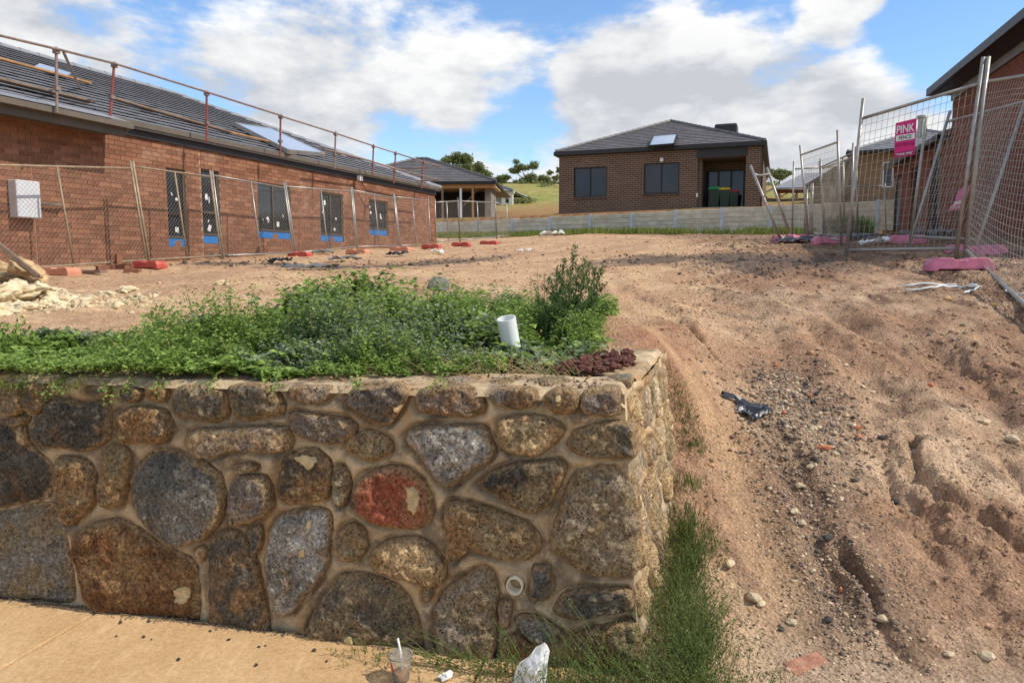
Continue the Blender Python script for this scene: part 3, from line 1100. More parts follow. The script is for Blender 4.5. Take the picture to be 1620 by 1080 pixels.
def build_stone_wall():
    root = empty('stone_retaining_wall', wall_pt(-1.5, 0, 0), 'low wall of dark rounded field stones set in tan mortar beside the footpath', 'stone wall')
    root['kind'] = 'thing'
    FW = lambda u, v, h: wall_pt(u, -h, v)
    polys = []
    for poly, c1, c2 in STONES:
        q = []
        for (px, py) in poly:
            w = on_plane(px, py, WC, WB)
            a = (w - WC).dot(WD)
            q.append((a, w.z))
        if area(q) < 0:
            q.reverse()
        polys.append((grow(q, .007), c1, c2))
    # the wall runs on to the left, out of the picture
    a_left = (on_plane(-34, 700, WC, WB) - WC).dot(WD)
    ext = []
    for q, c1, c2 in polys:
        am = sum(p[0] for p in q) / len(q)
        if a_left + .12 < am < a_left + 2.6:
            r = [(2 * a_left - p[0], p[1]) for p in q]
            r.reverse()
            ext.append((r, c2, c1))
    # the two half stones at the picture's edge get a far side
    for i, (q, c1, c2) in enumerate(polys):
        mn = min(p[0] for p in q)
        if mn < a_left + .02:
            right = [p for p in q if p[0] > a_left + .05]
            left = [(2 * a_left - p[0] + .25, p[1]) for p in reversed(right)]
            v = [p for p in right]
            # widen only a little
            left = [(a_left - .16 - .55 * (p[0] - a_left), p[1] + .015 * math.sin(p[0] * 40)) for p in reversed(right)]
            h = right + left
            cxx = sum(p[0] for p in h) / len(h)
            cyy = sum(p[1] for p in h) / len(h)
            h.sort(key=lambda p: math.atan2(p[1] - cyy, p[0] - cxx))
            polys[i] = (h, c1, c2)
    edge = [q for q, _, _ in polys if min(p[0] for p in q) < a_left - .1]
    ext = [e for e in ext if not any(poly_in(np.array([p[0] + .012 for p in e[0]]), np.array([p[1] for p in e[0]]), h).any() for h in edge) and max(p[0] for p in e[0]) < a_left - .02]
    allp = polys + ext
    for i, (q, c1, c2) in enumerate(allp):
        sz = math.sqrt(abs(area(q)))
        H = .012 + .11 * min(sz, .22)
        big = sz > .12
        stone_mesh('stone', q, FW, c1, c2, root, H, 100 + i, 84 if big else 44, 20 if big else 10, .8 if sz < .1 else 1)
    smears(root)
    # ---- mortar of the front face: a relief that dips round every stone
    a0, a1 = a_left - 2.55, -.005
    st = .0085
    us = np.arange(a0, a1 + st, st)
    vs_ = np.linspace(-.12, 1, 132)
    U, V = np.meshgrid(us, vs_)
    top = 1.115 + .022 * (U / 3.0) - .004
    Z = np.where(V < 0, V, V * top)
    D = np.full(U.shape, .2)
    for q, _, _ in allp:
        xs = [p[0] for p in q]
        ys = [p[1] for p in q]
        i0, i1 = np.searchsorted(us, (min(xs) - .12, max(xs) + .12))
        if i1 <= i0:
            continue
        sub = (slice(None), slice(i0, i1))
        d = poly_dist(U[sub], Z[sub], q, True)
        d = np.where(poly_in(U[sub], Z[sub], q), -d, d)
        D[sub] = np.minimum(D[sub], d)
    ridge = sstep(.002, .024, D)
    nn = fbm(U * 7, Z * 7, 3, 301)
    n2 = fbm(U * 3.1 + 5, Z * 3.1, 3, 305)
    drop = .5 + 1.1 * n2
    h = -.020 + ridge * (.022 + .03 * nn) * np.clip(drop + .5, .3, 1.3) + .008 * fbm(U * 28, Z * 28, 2, 302)
    h = h - .012 * np.clip(1 - np.abs(D - .012) / .009, 0, 1) * sstep(-.1, .15, nn)
    h = np.where(D < -.01, -.03, h)
    edge = sstep(.02, .0, top - Z)
    h = h - .012 * edge
    # a hole for the drain pipe
    hole = on_plane(815, 925, WC, WB)
    ha, hzz = (hole - WC).dot(WD), hole.z
    hd = np.hypot(U - ha, Z - hzz)
    h = np.where(hd < .036, -.10, h)
    U2 = U - .075 * np.clip(Z, 0, 2) / 1.12 * sstep(-.25, 0, U)
    pos = np.stack([WC.x + WD.x * U2 - WB.x * h, WC.y + WD.y * U2 - WB.y * h, Z], -1).reshape(-1, 3)
    nr, nc = U.shape
    idx = np.arange(nr * nc).reshape(nr, nc)
    f = np.stack([idx[:-1, :-1], idx[:-1, 1:], idx[1:, 1:], idx[1:, :-1]], -1).reshape(-1, 4)
    link_mesh('mortar', pos, f, M['mortar'], root, smooth=True)
    # drain pipe stub
    mb = MB()
    seg = 28
    rO, rI = .0345, .0285
    ring = lambda r, h: [wall_pt(ha + r * math.cos(t), -h, hzz + 1.12 * r * math.sin(t)) for t in [2 * math.pi * k / seg for k in range(seg)]]
    v = ring(rO, -.06) + ring(rO, .014) + ring(rI, .016) + ring(rI, -.16)
    fs = []
    for r_ in range(3):
        for s in range(seg):
            s2 = (s + 1) % seg
            fs.append((r_ * seg + s, r_ * seg + s2, (r_ + 1) * seg + s2, (r_ + 1) * seg + s))
    fs.append(tuple(3 * seg + s for s in range(seg)))
    mb.add(v, fs)
    M['pvc_old'] = plain('weathered_pvc', srgb(226, 214, 186), .5, 0, .12, 18, dirt=(*srgb(150, 106, 60), .6))
    mb.build('drain_pipe', M['pvc_old'], root, smooth=True)
    # ---- top of the wall
    us = np.arange(a0, .0 + .012, .012)
    ds = np.arange(-.012, .42, .012)
    U, Dp = np.meshgrid(us, ds)
    top = 1.115 + .022 * (U / 3.0)
    z = top + .010 * fbm(U * 5, Dp * 5, 3, 310) * 2 + .006 * fbm(U * 22, Dp * 22, 2, 311) - .03 * sstep(.02, -.012, Dp) - .025 * sstep(-.025, .005, U) + .012 * sstep(0, .2, Dp)
    z = z - .05 * sstep(.33, .42, Dp)
    pos = np.stack([WC.x + WD.x * U + WB.x * Dp, WC.y + WD.y * U + WB.y * Dp, z], -1).reshape(-1, 3)
    # the right end leans in with the return's batter
    nr, nc = U.shape
    idx = np.arange(nr * nc).reshape(nr, nc)
    f = np.stack([idx[:-1, :-1], idx[:-1, 1:], idx[1:, 1:], idx[1:, :-1]], -1).reshape(-1, 4)
    bat = .075
    shift = -bat * sstep(-.5, 0, U).reshape(-1)
    pos[:, 0] += WD.x * shift
    pos[:, 1] += WD.y * shift
    link_mesh('mortar', pos, f, M['mortar'], root, smooth=True)
    # top over the return
    us = np.arange(-.42, .012, .012)
    ds = np.arange(.40, RET + .03, .012)
    U, Dp = np.meshgrid(us, ds)
    z = 1.115 + .02 * fbm(U * 5, Dp * 5, 3, 312) + .006 * fbm(U * 22, Dp * 22, 2, 313) + .012 - .03 * sstep(-.03, .01, U) + .012 * sstep(.6, 1.2, Dp) - .16 * sstep(-.26, -.42, U)
    U = U + .11 * Dp / RET
    pos = np.stack([WC.x + WD.x * (U - bat) + WB.x * Dp, WC.y + WD.y * (U - bat) + WB.y * Dp, z], -1).reshape(-1, 3)
    nr, nc = U.shape
    idx = np.arange(nr * nc).reshape(nr, nc)
    f = np.stack([idx[:-1, :-1], idx[:-1, 1:], idx[1:, 1:], idx[1:, :-1]], -1).reshape(-1, 4)
    link_mesh('mortar', pos, f, M['mortar'], root, smooth=True)
    tops = [([(848, 598), (868, 588), (900, 588), (912, 602), (890, 608), (855, 607)], OL), ([(912, 588), (925, 581), (946, 583), (942, 590), (916, 591)], DK),
            ([(944, 595), (967, 586), (1003, 588), (1000, 606), (975, 603)], GY), ([(946, 612), (967, 606), (988, 608), (980, 616), (952, 616)], PU),
            ([(992, 571), (1016, 567), (1022, 579), (1003, 579)], GY), ([(705, 598), (730, 593), (757, 596), (745, 603), (715, 604)], MV),
            ([(770, 600), (800, 594), (830, 597), (815, 605), (780, 606)], OL), ([(560, 603), (590, 598), (625, 600), (610, 607), (570, 608)], MV)]
    TW = lambda u, v, h: wall_pt(u, v, 1.112 + h + .022 * (u / 3))
    for i, (poly, c1) in enumerate(tops):
        q = []
        for (px, py) in poly:
            d = ray(px, py)
            w = EYE + d * ((1.125 - 1.6) / d.z)
            q.append(((w - WC).dot(WD), max((w - WC).dot(WB), .01)))
        if area(q) < 0:
            q.reverse()
        stone_mesh('stone', q, TW, c1, OL, root, .018, 400 + i, 40, 8, .5)
    # ---- return face, in thin rough courses
    rnd = random.Random(5)
    RW = lambda u, v, h: wall_pt(h - bat * v / 1.12 + .11 * u / RET, u, v)
    z = -.1
    k = 0
    side = []
    while z < 1.06:
        hh = rnd.uniform(.09, .24)
        hh = min(hh, 1.10 - z)
        if 1.10 - z - hh < .07:
            hh = 1.10 - z
        u = .012
        while u < RET - .03:
            ww = rnd.uniform(.12, .34)
            if RET - u - ww < .1:
                ww = RET - u
            j = lambda s: rnd.uniform(-s, s)
            u0, u1, v0, v1 = u + .012, u + ww - .012, z + .012, z + hh - .012
            q = [(u0 + j(.012), v0 + j(.015) + .02), (u0 + .25 * ww, v0 + j(.015)), (u0 + .7 * ww, v0 + j(.015)), (u1 + j(.01), v0 + j(.02) + .02), (u1 + j(.015), v1 - .02 + j(.015)),
                 (u0 + .65 * ww, v1 + j(.012)), (u0 + .3 * ww, v1 + j(.015)), (u0 + j(.015), v1 - .02 + j(.02))]
            side.append(q)
            c1 = rnd.choice([TN, srgb(180, 160, 130), srgb(198, 180, 148), srgb(160, 136, 108), srgb(176, 154, 120), TN])
            stone_mesh('stone', q, RW, c1, rnd.choice([TN, OL, MV]), root, rnd.uniform(.015, .045), 500 + k, 36, 9, 1.2)
            k += 1
            u += ww
        z += hh
    us = np.arange(0, RET + .012, .012)
    vs_ = np.linspace(-.12, 1.13, 104)
    U, Z = np.meshgrid(us, vs_)
    D = np.full(U.shape, .2)
    for q in side:
        d = poly_dist(U, Z, q, True)
        D = np.minimum(D, np.where(poly_in(U, Z, q), -d, d))
    h = .002 + sstep(0, .02, D) * .022 + .05 * fbm(U * 6, Z * 6, 3, 320) + .014 * fbm(U * 25, Z * 25, 2, 321)
    h = h * sstep(0, .03, U)
    a_ = h - bat * Z / 1.12 + .11 * U / RET
    pos = np.stack([WC.x + WD.x * a_ + WB.x * U, WC.y + WD.y * a_ + WB.y * U, Z], -1).reshape(-1, 3)
    nr, nc = U.shape
    idx = np.arange(nr * nc).reshape(nr, nc)
    f = np.stack([idx[:-1, :-1], idx[:-1, 1:], idx[1:, 1:], idx[1:, :-1]], -1).reshape(-1, 4)
    link_mesh('mortar', pos, f, M['mortar'], root, smooth=True)
    # core and back end of the return
    mb = MB()
    mb.box(wall_pt((a0 - .46) / 2, .22, .48), WD, WB, (0, 0, 1), (-a0 - .46) / 2, .18, .60)
    mb.box(wall_pt(-.26, RET / 2 + .02, .48), WD, WB, (0, 0, 1), .17, RET / 2, .60)
    mb.box(wall_pt(-.10, RET - .10, .48), WD, WB, (0, 0, 1), .12, .09, .60)
    mb.build('wall_core', M['mortar'], root)


build_stone_wall()

# ---------------------------------------------------------------- materials for buildings
def make_brick(name, c1, c2, mort=None):
    m = NM(name)
    c = m.coords()
    r = m.math('FRACT', m.math('ADD', m.island(), m.oi.outputs['Random']))
    cc = m.mix(r, tuple(c1), tuple(c2))
    cc = m.scale_col(cc, m.ramp(m.math('FRACT', m.math('MULTIPLY', r, 7.3)), 0, 1, .78, 1.2, False))
    cc = m.scale_col(cc, m.ramp(m.noise(16, 6, .65, c), .3, .7, .82, 1.18, False))
    sm = m.ramp(m.noise(1.1, 6, .65, m.tc.outputs['Object']), .55, .72, 0, .35)
    cc = m.mix(sm, cc, srgb(190, 160, 130))
    m.bump(m.noise(60, 4, .6, c), .35, .006)
    return m.fin(cc, .9, 0, .2)


def make_brick_wall(name, c1, c2, mort, bw=.24, bh=.086, big=.3, ms=.009):
    """brickwork too far off to count the bricks; u/z coordinates from a frame attribute 'uvz'"""
    m = NM(name)
    n = m.N.new('ShaderNodeTexBrick')
    n.offset = .5
    m.L.new(m.attr('uvz', out='Vector'), n.inputs['Vector'])
    n.inputs['Color1'].default_value = (*c1, 1)
    n.inputs['Color2'].default_value = (*c2, 1)
    n.inputs['Mortar'].default_value = (*mort, 1)
    n.inputs['Scale'].default_value = 1
    n.inputs['Mortar Size'].default_value = ms
    n.inputs['Mortar Smooth'].default_value = .15
    n.inputs['Bias'].default_value = 0
    n.inputs['Brick Width'].default_value = bw
    n.inputs['Row Height'].default_value = bh
    c = m.tc.outputs['Object']
    cc = m.scale_col(n.outputs['Color'], m.ramp(m.noise(.9, 6, .65, c), .3, .7, 1 - big, 1 + big, False))
    m.bump(m.math('SUBTRACT', 1.0, n.outputs['Fac']), .5, .01)
    return m.fin(cc, .9, 0, .2)


def wall_mesh(name, fr, rects, mat, parent, w=0.0, thick=.24):
    """brick wall slab made of rectangles (u0,u1,z0,z1), carrying u/z for the brick pattern"""
    vs, fs, uv = [], [], []
    for (u0, u1, z0, z1) in rects:
        b = len(vs)
        for ww in (w, w - thick):
            for (u, z) in ((u0, z0), (u1, z0), (u1, z1), (u0, z1)):
                vs.append(fr.p(u, ww, z))
                uv.append((u + (ww - w), z, 0))
        fs += [(b, b + 1, b + 2, b + 3), (b + 7, b + 6, b + 5, b + 4), (b, b + 4, b + 5, b + 1), (b + 1, b + 5, b + 6, b + 2), (b + 2, b + 6, b + 7, b + 3), (b + 3, b + 7, b + 4, b)]
    o = link_mesh(name, vs, fs, mat, parent)
    at = o.data.attributes.new('uvz', 'FLOAT_VECTOR', 'POINT')
    at.data.foreach_set('vector', np.array(uv, np.float32).ravel())
    return o


def holes(u0, u1, z0, z1, ops):
    """split a wall rectangle round its openings into rectangles that do not overlap"""
    us = sorted({u0, u1, *[o[0] for o in ops], *[o[1] for o in ops]})
    us = [u for u in us if u0 <= u <= u1]
    out = []
    for a, b in zip(us, us[1:]):
        mid = (a + b) / 2
        cuts = sorted((o[2], o[3]) for o in ops if o[0] < mid < o[1])
        z = z0
        for c0, c1 in cuts:
            if c0 > z:
                out.append((a, b, z, c0))
            z = max(z, c1)
        if z < z1:
            out.append((a, b, z, z1))
    return out


M['brick_red'] = make_brick('red_brown_brick', srgb(130, 88, 68), srgb(147, 104, 80))
M['brick_mortar'] = plain('brick_mortar', srgb(170, 138, 112), .95, 0, .15, 3)
M['tile'] = plain('grey_roof_tile', srgb(134, 134, 138), .6, 0, .08, 5, .1, .4)
M['gutter'] = plain('brown_grey_gutter', srgb(104, 96, 84), .5, 0, .1, 3)
M['dark_metal'] = plain('dark_fascia', srgb(52, 50, 50), .5, 0, .12, 3)
M['soffit'] = plain('dark_soffit', srgb(96, 90, 84), .8, 0, .1, 2)
M['frame'] = plain('window_frame', srgb(92, 84, 74), .45, .2, .1, 4)
M['frame_black'] = plain('black_window_frame', srgb(34, 34, 36), .4, .2, .1, 4)
M['galv'] = plain('galvanised_steel', srgb(164, 160, 152), .42, .55, .16, 9, dirt=(*srgb(140, 112, 84), .35))
M['galv_rust'] = plain('muddy_galvanised_steel', srgb(158, 140, 116), .6, .25, .2, 9, dirt=(*srgb(122, 88, 60), .5))
M['wire'] = plain('fence_wire', srgb(168, 160, 146), .5, .4, .15, 9)
M['red_paint'] = plain('red_oxide_paint', srgb(138, 66, 58), .5, 0, .2, 14, dirt=(*srgb(140, 126, 116), .6))
M['rail'] = plain('muddy_rail', srgb(142, 122, 112), .5, .3, .2, 14)
M['white_paint'] = plain('white_paint', srgb(225, 226, 222), .5, 0, .06, 5)
M['blue_film'] = plain('blue_film', srgb(36, 122, 196), .4, 0, .25, 30)
M['timber'] = plain('raw_timber', srgb(172, 128, 84), .8, 0, .2, 8)
M['plank'] = plain('weathered_plank', srgb(132, 112, 96), .85, 0, .2, 8)
M['paper'] = plain('white_paper', srgb(232, 232, 228), .7, 0, .06, 9)
M['concrete_sleeper'] = plain('concrete_sleeper', srgb(212, 202, 180), .9, 0, .18, 2.5, .15, .2, dirt=(*srgb(190, 168, 130), .5))
M['slab_concrete'] = plain('grey_concrete', srgb(160, 152, 138), .9, 0, .15, 2.5, .15)
M['red_plastic'] = plain('red_plastic', srgb(186, 80, 70), .6, 0, .2, 9, dirt=(*srgb(186, 136, 104), .7))
M['pale_red_plastic'] = plain('faded_red_plastic', srgb(206, 140, 110), .6, 0, .15, 6, dirt=(*srgb(196, 150, 110), .5))
M['pink_plastic'] = plain('pink_plastic', srgb(216, 128, 152), .55, 0, .2, 7, dirt=(*srgb(156, 108, 88), .9))
M['black_film'] = plain('black_plastic_film', srgb(44, 46, 50), .35, 0, .3, 20, spec=.5)
M['grey_scrap'] = plain('grey_scrap', srgb(112, 112, 112), .6, 0, .3, 12)


def make_glass(name, col, rough=.06):
    m = NM(name)
    n = m.noise(1.2, 4, .6, m.tc.outputs['Object'])
    m.bump(n, .04, .05)
    return m.fin(m.scale_col(tuple(col), m.ramp(n, .3, .7, .7, 1.3, False)), rough, 0, .5)


M['glass'] = make_glass('dark_window_glass', srgb(40, 46, 52))
M['glass_blue'] = make_glass('dark_blue_window_glass', srgb(34, 42, 54))


# ---------------------------------------------------------------- house under construction on the left
LH = Frame((-7.39, 13.40), (4.75, 12.3))
LU1 = 13.185
LU0 = -5.0
LZG = 4.23          # gutter height
LTOP = 4.10


def build_left_house():
    root = empty('brick_house', LH.p(4, -4, 1.6), 'long red brown brick house under construction with grey tiled roof, on the left', 'house')
    px_w = [((262, 262), (296, 389)), ((318, 268), (349, 386)), ((407, 287), (461, 378)), ((506, 302), (544, 383)), ((584, 314), (614, 372))]
    ops = []
    for (a, b) in px_w:
        u0, z1 = LH.hit(*a)
        u1, _ = LH.hit(b[0], (a[1] + b[1]) / 2)
        _, z0 = LH.hit((a[0] + b[0]) / 2, b[1])
        ops.append((u0, u1, round(z0 / .086) * .086, round(z1 / .086) * .086))
    # ---- brickwork
    bw, bh, g = .24, .086, .010
    z_start = 1.118
    rows = int((LTOP - z_start) / bh)
    bricks = []
    for r in range(rows):
        z0 = z_start + r * bh
        off = (r % 2) * bw / 2
        u = LU0 + off - bw
        cuts = [(o[0], o[1]) for o in ops if o[2] - .01 < z0 + bh / 2 < o[3] + .01]
        joints = [LH.hit(53, 300)[0], LH.hit(316, 230)[0]]
        while u < LU1:
            a, b = max(u, LU0) + g / 2, min(u + bw, LU1) - g / 2
            segs = [(a, b)]
            for c0, c1 in cuts + [(j - .012, j + .004) for j in joints]:
                nx = []
                for s0, s1 in segs:
                    if c1 <= s0 or c0 >= s1:
                        nx.append((s0, s1))
                    else:
                        if c0 - s0 > .03:
                            nx.append((s0, c0 - .002))
                        if s1 - c1 > .03:
                            nx.append((c1 + .002, s1))
                segs = nx
            for s0, s1 in segs:
                bricks.append((s0, s1, z0 + g / 2, z0 + bh - g / 2))
            u += bw
    def seen(b):
        p = LH.p((b[0] + b[1]) / 2, 0, b[2])
        d = p - EYE
        gz = hz(p.x + .8, p.y - .3)
        return p.x / p.y > -.70 and p.z > gz
    cand = [b for b in bricks if seen(b) and b[1] - b[0] > .2]
    cand.sort(key=lambda b: (LH.p(b[0], 0, b[2]) - EYE).length)
    single = set(cand[:300])
    # one mesh shared by the single bricks (full size), others joined
    hb = (bw - g) / 2
    rb = MB()
    rb.box((0, 0, 0), LH.u, LH.n, (0, 0, 1), hb, .05, (bh - g) / 2)
    bme = bpy.data.meshes.new('brick')
    bme.from_pydata(rb.v, [], rb.f)
    bme.materials.append(M['brick_red'])
    W = WORG[root.name]
    joined = MB()
    for b in bricks:
        out = random.uniform(-.002, .003)
        if b in single and abs((b[1] - b[0]) - (bw - g)) < .004:
            o = bpy.data.objects.new('brick', bme)
            COL.objects.link(o)
            o.parent = root
            o.location = LH.p((b[0] + b[1]) / 2, -.05 + out, (b[2] + b[3]) / 2) - W
        else:
            LH.box(joined, b[0], b[1], -.10 + out, out, b[2], b[3])
    o = joined.build('brickwork', M['brick_red'], root)
    o['kind'] = 'stuff'
    mb = MB()
    for (u0, u1, z0, z1) in holes(LU0, LU1 - .006, 1.0, LTOP, ops):
        LH.box(mb, u0, u1, -.11, -.010, z0, z1)
    mb.build('mortar_bed', M['brick_mortar'], root)
    # end wall, back wall, slab
    mb = MB()
    ew = Frame(LH.p(LU1, 0, 0).xy, LH.n * -1)
    LH.box(mb, LU1 - .23, LU1 - .003, -11.0, -.12, 1.2, LTOP)
    LH.box(mb, LU0, LU1 - .25, -11.2, -11.0, 1.2, LTOP)
    mb.build('end_wall', M['brick_red'], root)
    mb = MB()
    LH.box(mb, LU0, LU1 - .3, -10.9, -.2, .9, 1.55)
    mb.build('floor_slab', M['slab_concrete'], root)
    # ---- windows
    for k, (u0, u1, z0, z1) in enumerate(ops):
        f = MB()
        t = .045
        wi, wo = -.11, -.05
        LH.box(f, u0, u0 + t, wi, wo, z0, z1)
        LH.box(f, u1 - t, u1, wi, wo, z0, z1)
        LH.box(f, u0 + t, u1 - t, wi, wo, z1 - t, z1)
        LH.box(f, u0 + t, u1 - t, wi, wo, z0 + .17, z0 + .17 + t)
        H = z1 - z0
        panes = []
        if k < 2:
            zt = z0 + .17 + H * .30
            LH.box(f, u0 + t, u1 - t, wi, wo + .002, zt, zt + t)
            panes = [(u0 + t, u1 - t, z0 + .17 + t, zt), (u0 + t, u1 - t, zt + t, z1 - t)]
        else:
            um = u0 + (u1 - u0) * .47
            LH.box(f, um, um + t, wi, wo + .002, z0 + .17 + t, z1 - t)
            panes = [(u0 + t, um, z0 + .17 + t, z1 - t), (um + t, u1 - t, z0 + .17 + t, z1 - t)]
        win = f.build('window', M['frame'], root)
        for (a, b, c, d) in panes:
            g_ = MB()
            LH.box(g_, a, b, -.088, -.08, c, d)
            g_.build('pane', M['glass'], win)
            for _ in range(2):
                st = MB()
                w_, h_ = random.uniform(.04, .10), random.uniform(.05, .14)
                uu, zz = random.uniform(a + .08, max(b - .12, a + .09)), random.uniform(c + .1, d - .15)
                an = random.choice([0, 0, .5, -.4, .9])
                du = LH.u * math.cos(an) + Vector((0, 0, math.sin(an)))
                dv = Vector((0, 0, math.cos(an))) - LH.u * math.sin(an)
                if random.random() < .4:
                    w_ = .025
                st.box(LH.p(uu, -.078, zz), du, LH.n, dv, w_ / 2, .0012, h_ / 2)
                st.build('sticker', M['paper'], win)
        s = MB()
        LH.box(s, u0 + .03, u1 - .03, -.06, -.035, z0 + .01, z0 + .155)
        s.build('sill_film', M['blue_film'], win)
        if k in (0, 2, 3):
            um = u0 + (u1 - u0) * .5
            s = MB()
            LH.box(s, um - .08, um + .1, -.10, -.0325, z0 - .0, z0 + .12)
            s.build('sill_brick', M['brick_red'], win)
        # dark room behind
        d_ = MB()
        LH.box(d_, u0 - .3, u1 + .3, -1.6, -1.55, z0 - .2, z1 + .2)
        d_.build('inner_wall', M['soffit'], root)
    # ---- roof
    pitch = rad(22.5)
    ov = .14
    uend = LU1 + ov
    run = 5.85
    cs, sn, tn = math.cos(pitch), math.sin(pitch), math.tan(pitch)
    RP = lambda u, d, h=0: LH.p(u, ov - d - h * (-sn), LZG + d * tn + h * cs)   # d: plan distance from the gutter, h: off the slope
    ustart = LU0 - .5
    deck = MB()
    deck.prism([RP(ustart, 0, -.06), RP(uend, 0, -.06), RP(uend - run, run, -.06), RP(ustart, run, -.06)], Vector((0, 0, -.05)))
    back = lambda u, d: LH.p(u, ov - 2 * run + d, LZG + d * tn - .02)
    deck.prism([back(uend, 0), back(ustart, 0), back(ustart, run), back(uend - run, run)], Vector((0, 0, -.05)))
    deck.prism([RP(uend, 0, -.05), LH.p(uend, ov - 2 * run, LZG - .05), RP(uend - run, run, -.05)], Vector((0, 0, -.05)))
    roof = deck.build('roof', M['tile'], root)
    ex, wd = .335, .30
    nrow = int(run / (ex * cs)) + 1
    tiles = []
    for r in range(nrow):
        d0 = r * ex * cs
        u = ustart + (r % 2) * wd / 2
        while u < uend - d0 - .02:
            um = min(u + wd, uend - d0 + .03)
            tiles.append((u, um, d0))
            u += wd
    def tile_verts(u0, u1, d0, lift):
        ln = .40
        d1 = min(d0 + ln * cs, run)
        g_ = .004
        u0, u1 = u0 + g_, u1 - g_
        k = (d1 - d0)
        cut = lambda d: min(u1, uend - d + .02)
        return [RP(u0, d0, .050 + lift), RP(cut(d0), d0, .050 + lift), RP(max(cut(d1), u0 + .01), d1, .002), RP(u0, d1, .002),
                RP(u0, d0, .032), RP(cut(d0), d0, .032), RP(max(cut(d1), u0 + .01), d1, -.02), RP(u0, d1, -.02)]
    tf = [(0, 1, 2, 3), (0, 4, 5, 1), (1, 5, 6, 2), (3, 7, 4, 0)]
    tiles.sort(key=lambda t: (RP(t[0], t[2]) - EYE).length if RP(t[0], t[2]).x / RP(t[0], t[2]).y > -.72 else 1e6)
    joined = MB()
    full = tile_verts(0, wd, 1.0, 0)
    o0 = full[0]
    tme = bpy.data.meshes.new('roof_tile')
    tme.from_pydata([tuple(v - o0) for v in full], [], tf)
    tme.materials.append(M['tile'])
    for k, (u0, u1, d0) in enumerate(tiles):
        lift = random.uniform(-.003, .004)
        if k < 300 and u1 - u0 > wd - .001:
            o = bpy.data.objects.new('roof_tile', tme)
            COL.objects.link(o)
            o.parent = roof
            o.location = tile_verts(u0, u1, d0, lift)[0] - W
        else:
            joined.add(tile_verts(u0, u1, d0, lift), tf)
    o = joined.build('tiles', M['tile'], roof)
    o['kind'] = 'stuff'
    # ridge and hip caps
    def caps(a, b, n):
        for i in range(n):
            p, q = a.lerp(b, i / n), a.lerp(b, (i + 1) / n + .02)
            mb = MB()
            d = (q - p).normalized()
            s = d.cross(Vector((0, 0, 1))).normalized()
            u = s.cross(d)
            prof = [(-.13, -.05), (-.1, .012), (-.04, .045), (.04, .045), (.1, .012), (.13, -.05)]
            v = [p + s * x + u * (y + .03) for x, y in prof] + [q + s * x * .9 + u * (y + .012) for x, y in prof]
            mb.add(v, [(j, j + 1, 7 + j, 6 + j) for j in range(5)] + [(5, 4, 3, 2, 1, 0)])
            mb.build('ridge_cap', M['tile'], roof)
    caps(RP(ustart, run), RP(uend - run, run), 28)
    caps(RP(uend, 0, .02), RP(uend - run, run), 22)
    # gutters and fascia
    ub = LH.hit(165, 200)[0]
    mb = MB()
    LH.box(mb, ub, uend, ov - .09, ov + .03, LZG - .065, LZG + .025)
    mb.build('gutter', M['gutter'], roof)
    mb = MB()
    LH.box(mb, ub, LU1 + .02, -.02, ov - .092, LTOP - .10, LZG - .02)
    mb.build('fascia', M['dark_metal'], roof)
    # wider eave over the near part
    mb = MB()
    ex2 = .52
    zlo = LZG - ex2 * tn * .8
    LH.box(mb, LU0 - .5, ub + .02, ov + ex2 - .10, ov + ex2 + .02, zlo - .065, zlo + .025)
    LH.box(mb, ub - .04, ub + .02, ov - .05, ov + ex2 - .10, zlo - .09, zlo + .05)
    mb.build('gutter', M['gutter'], roof)
    mb = MB()
    mb.quad(LH.p(LU0 - .5, ov + ex2 - .02, zlo + .05), LH.p(ub, ov + ex2 - .02, zlo + .05), LH.p(ub, ov - .05, LZG + .06), LH.p(LU0 - .5, ov - .05, LZG + .06))
    mb.build('eave_tiles', M['tile'], roof)
    mb = MB()
    LH.box(mb, LU0 - .5, ub, .0, ov + ex2 - .1, zlo - .13, zlo - .10)
    LH.box(mb, LU0 - .5, ub - .06, ov + ex2 - .13, ov + ex2 - .102, zlo - .2, zlo - .02)
    mb.build('soffit', M['soffit'], roof)
    for (px, py, w) in ((143, 198, .35), (568, 282, .16)):
        u, z = LH.hit(px, py, w)
        mb = MB()
        LH.box(mb, u - .07, u + .07, w - .02, w + .08, z - .07, z + .06)
        mb.build('wall_light', M['white_paint'], root)
    # white meter box
    u0, z1 = LH.hit(18, 284, .1)
    u1, z0 = LH.hit(60, 346, .1)
    mb = MB()
    LH.box(mb, u0, u1, 0.003, .20, z0, z1)
    o = mb.build('meter_box', plain('light_grey_box', srgb(206, 210, 214), .45, 0, .05, 4), root)
    bv = o.modifiers.new('bevel', 'BEVEL')
    bv.width = .012
    # conduit stub beside it
    u, z = LH.hit(66, 323, .03)
    mb = MB()
    mb.tube([LH.p(u, .0, z), LH.p(u, .07, z), LH.p(u + .12, .09, z + .01), LH.p(u + .32, .10, z)], .022, 8)
    mb.build('conduit', M['galv'], root, smooth=True)
    # solar collector and skylight on the roof
    def on_roof(px, py):
        a, b, c = RP(0, 0, .06), RP(1, 0, .06), RP(0, 1, .06)
        nrm = (b - a).cross(c - a).normalized()
        return on_plane(px, py, a, nrm)
    nrm = Vector(RP(0, 0, 1)) - Vector(RP(0, 0, 0))
    mb = MB()
    q = [on_roof(*p) for p in ((371, 200), (455, 243), (512, 247), (428, 208))]
    mb.prism(q, nrm.normalized() * .09)
    M['panel_glass'] = plain('solar_glass', srgb(176, 188, 204), .15, .3, .08, 2, spec=.7)
    mb.build('solar_collector', M['panel_glass'], roof)
    mb = MB()
    for a, b in ((q[0], q[1]), (q[1], q[2]), (q[2], q[3]), (q[3], q[0])):
        mb.beam(a + nrm.normalized() * .05, b + nrm.normalized() * .05, .05, .10, nrm)
    mb.build('collector_frame', M['galv'], roof)
    mb = MB()
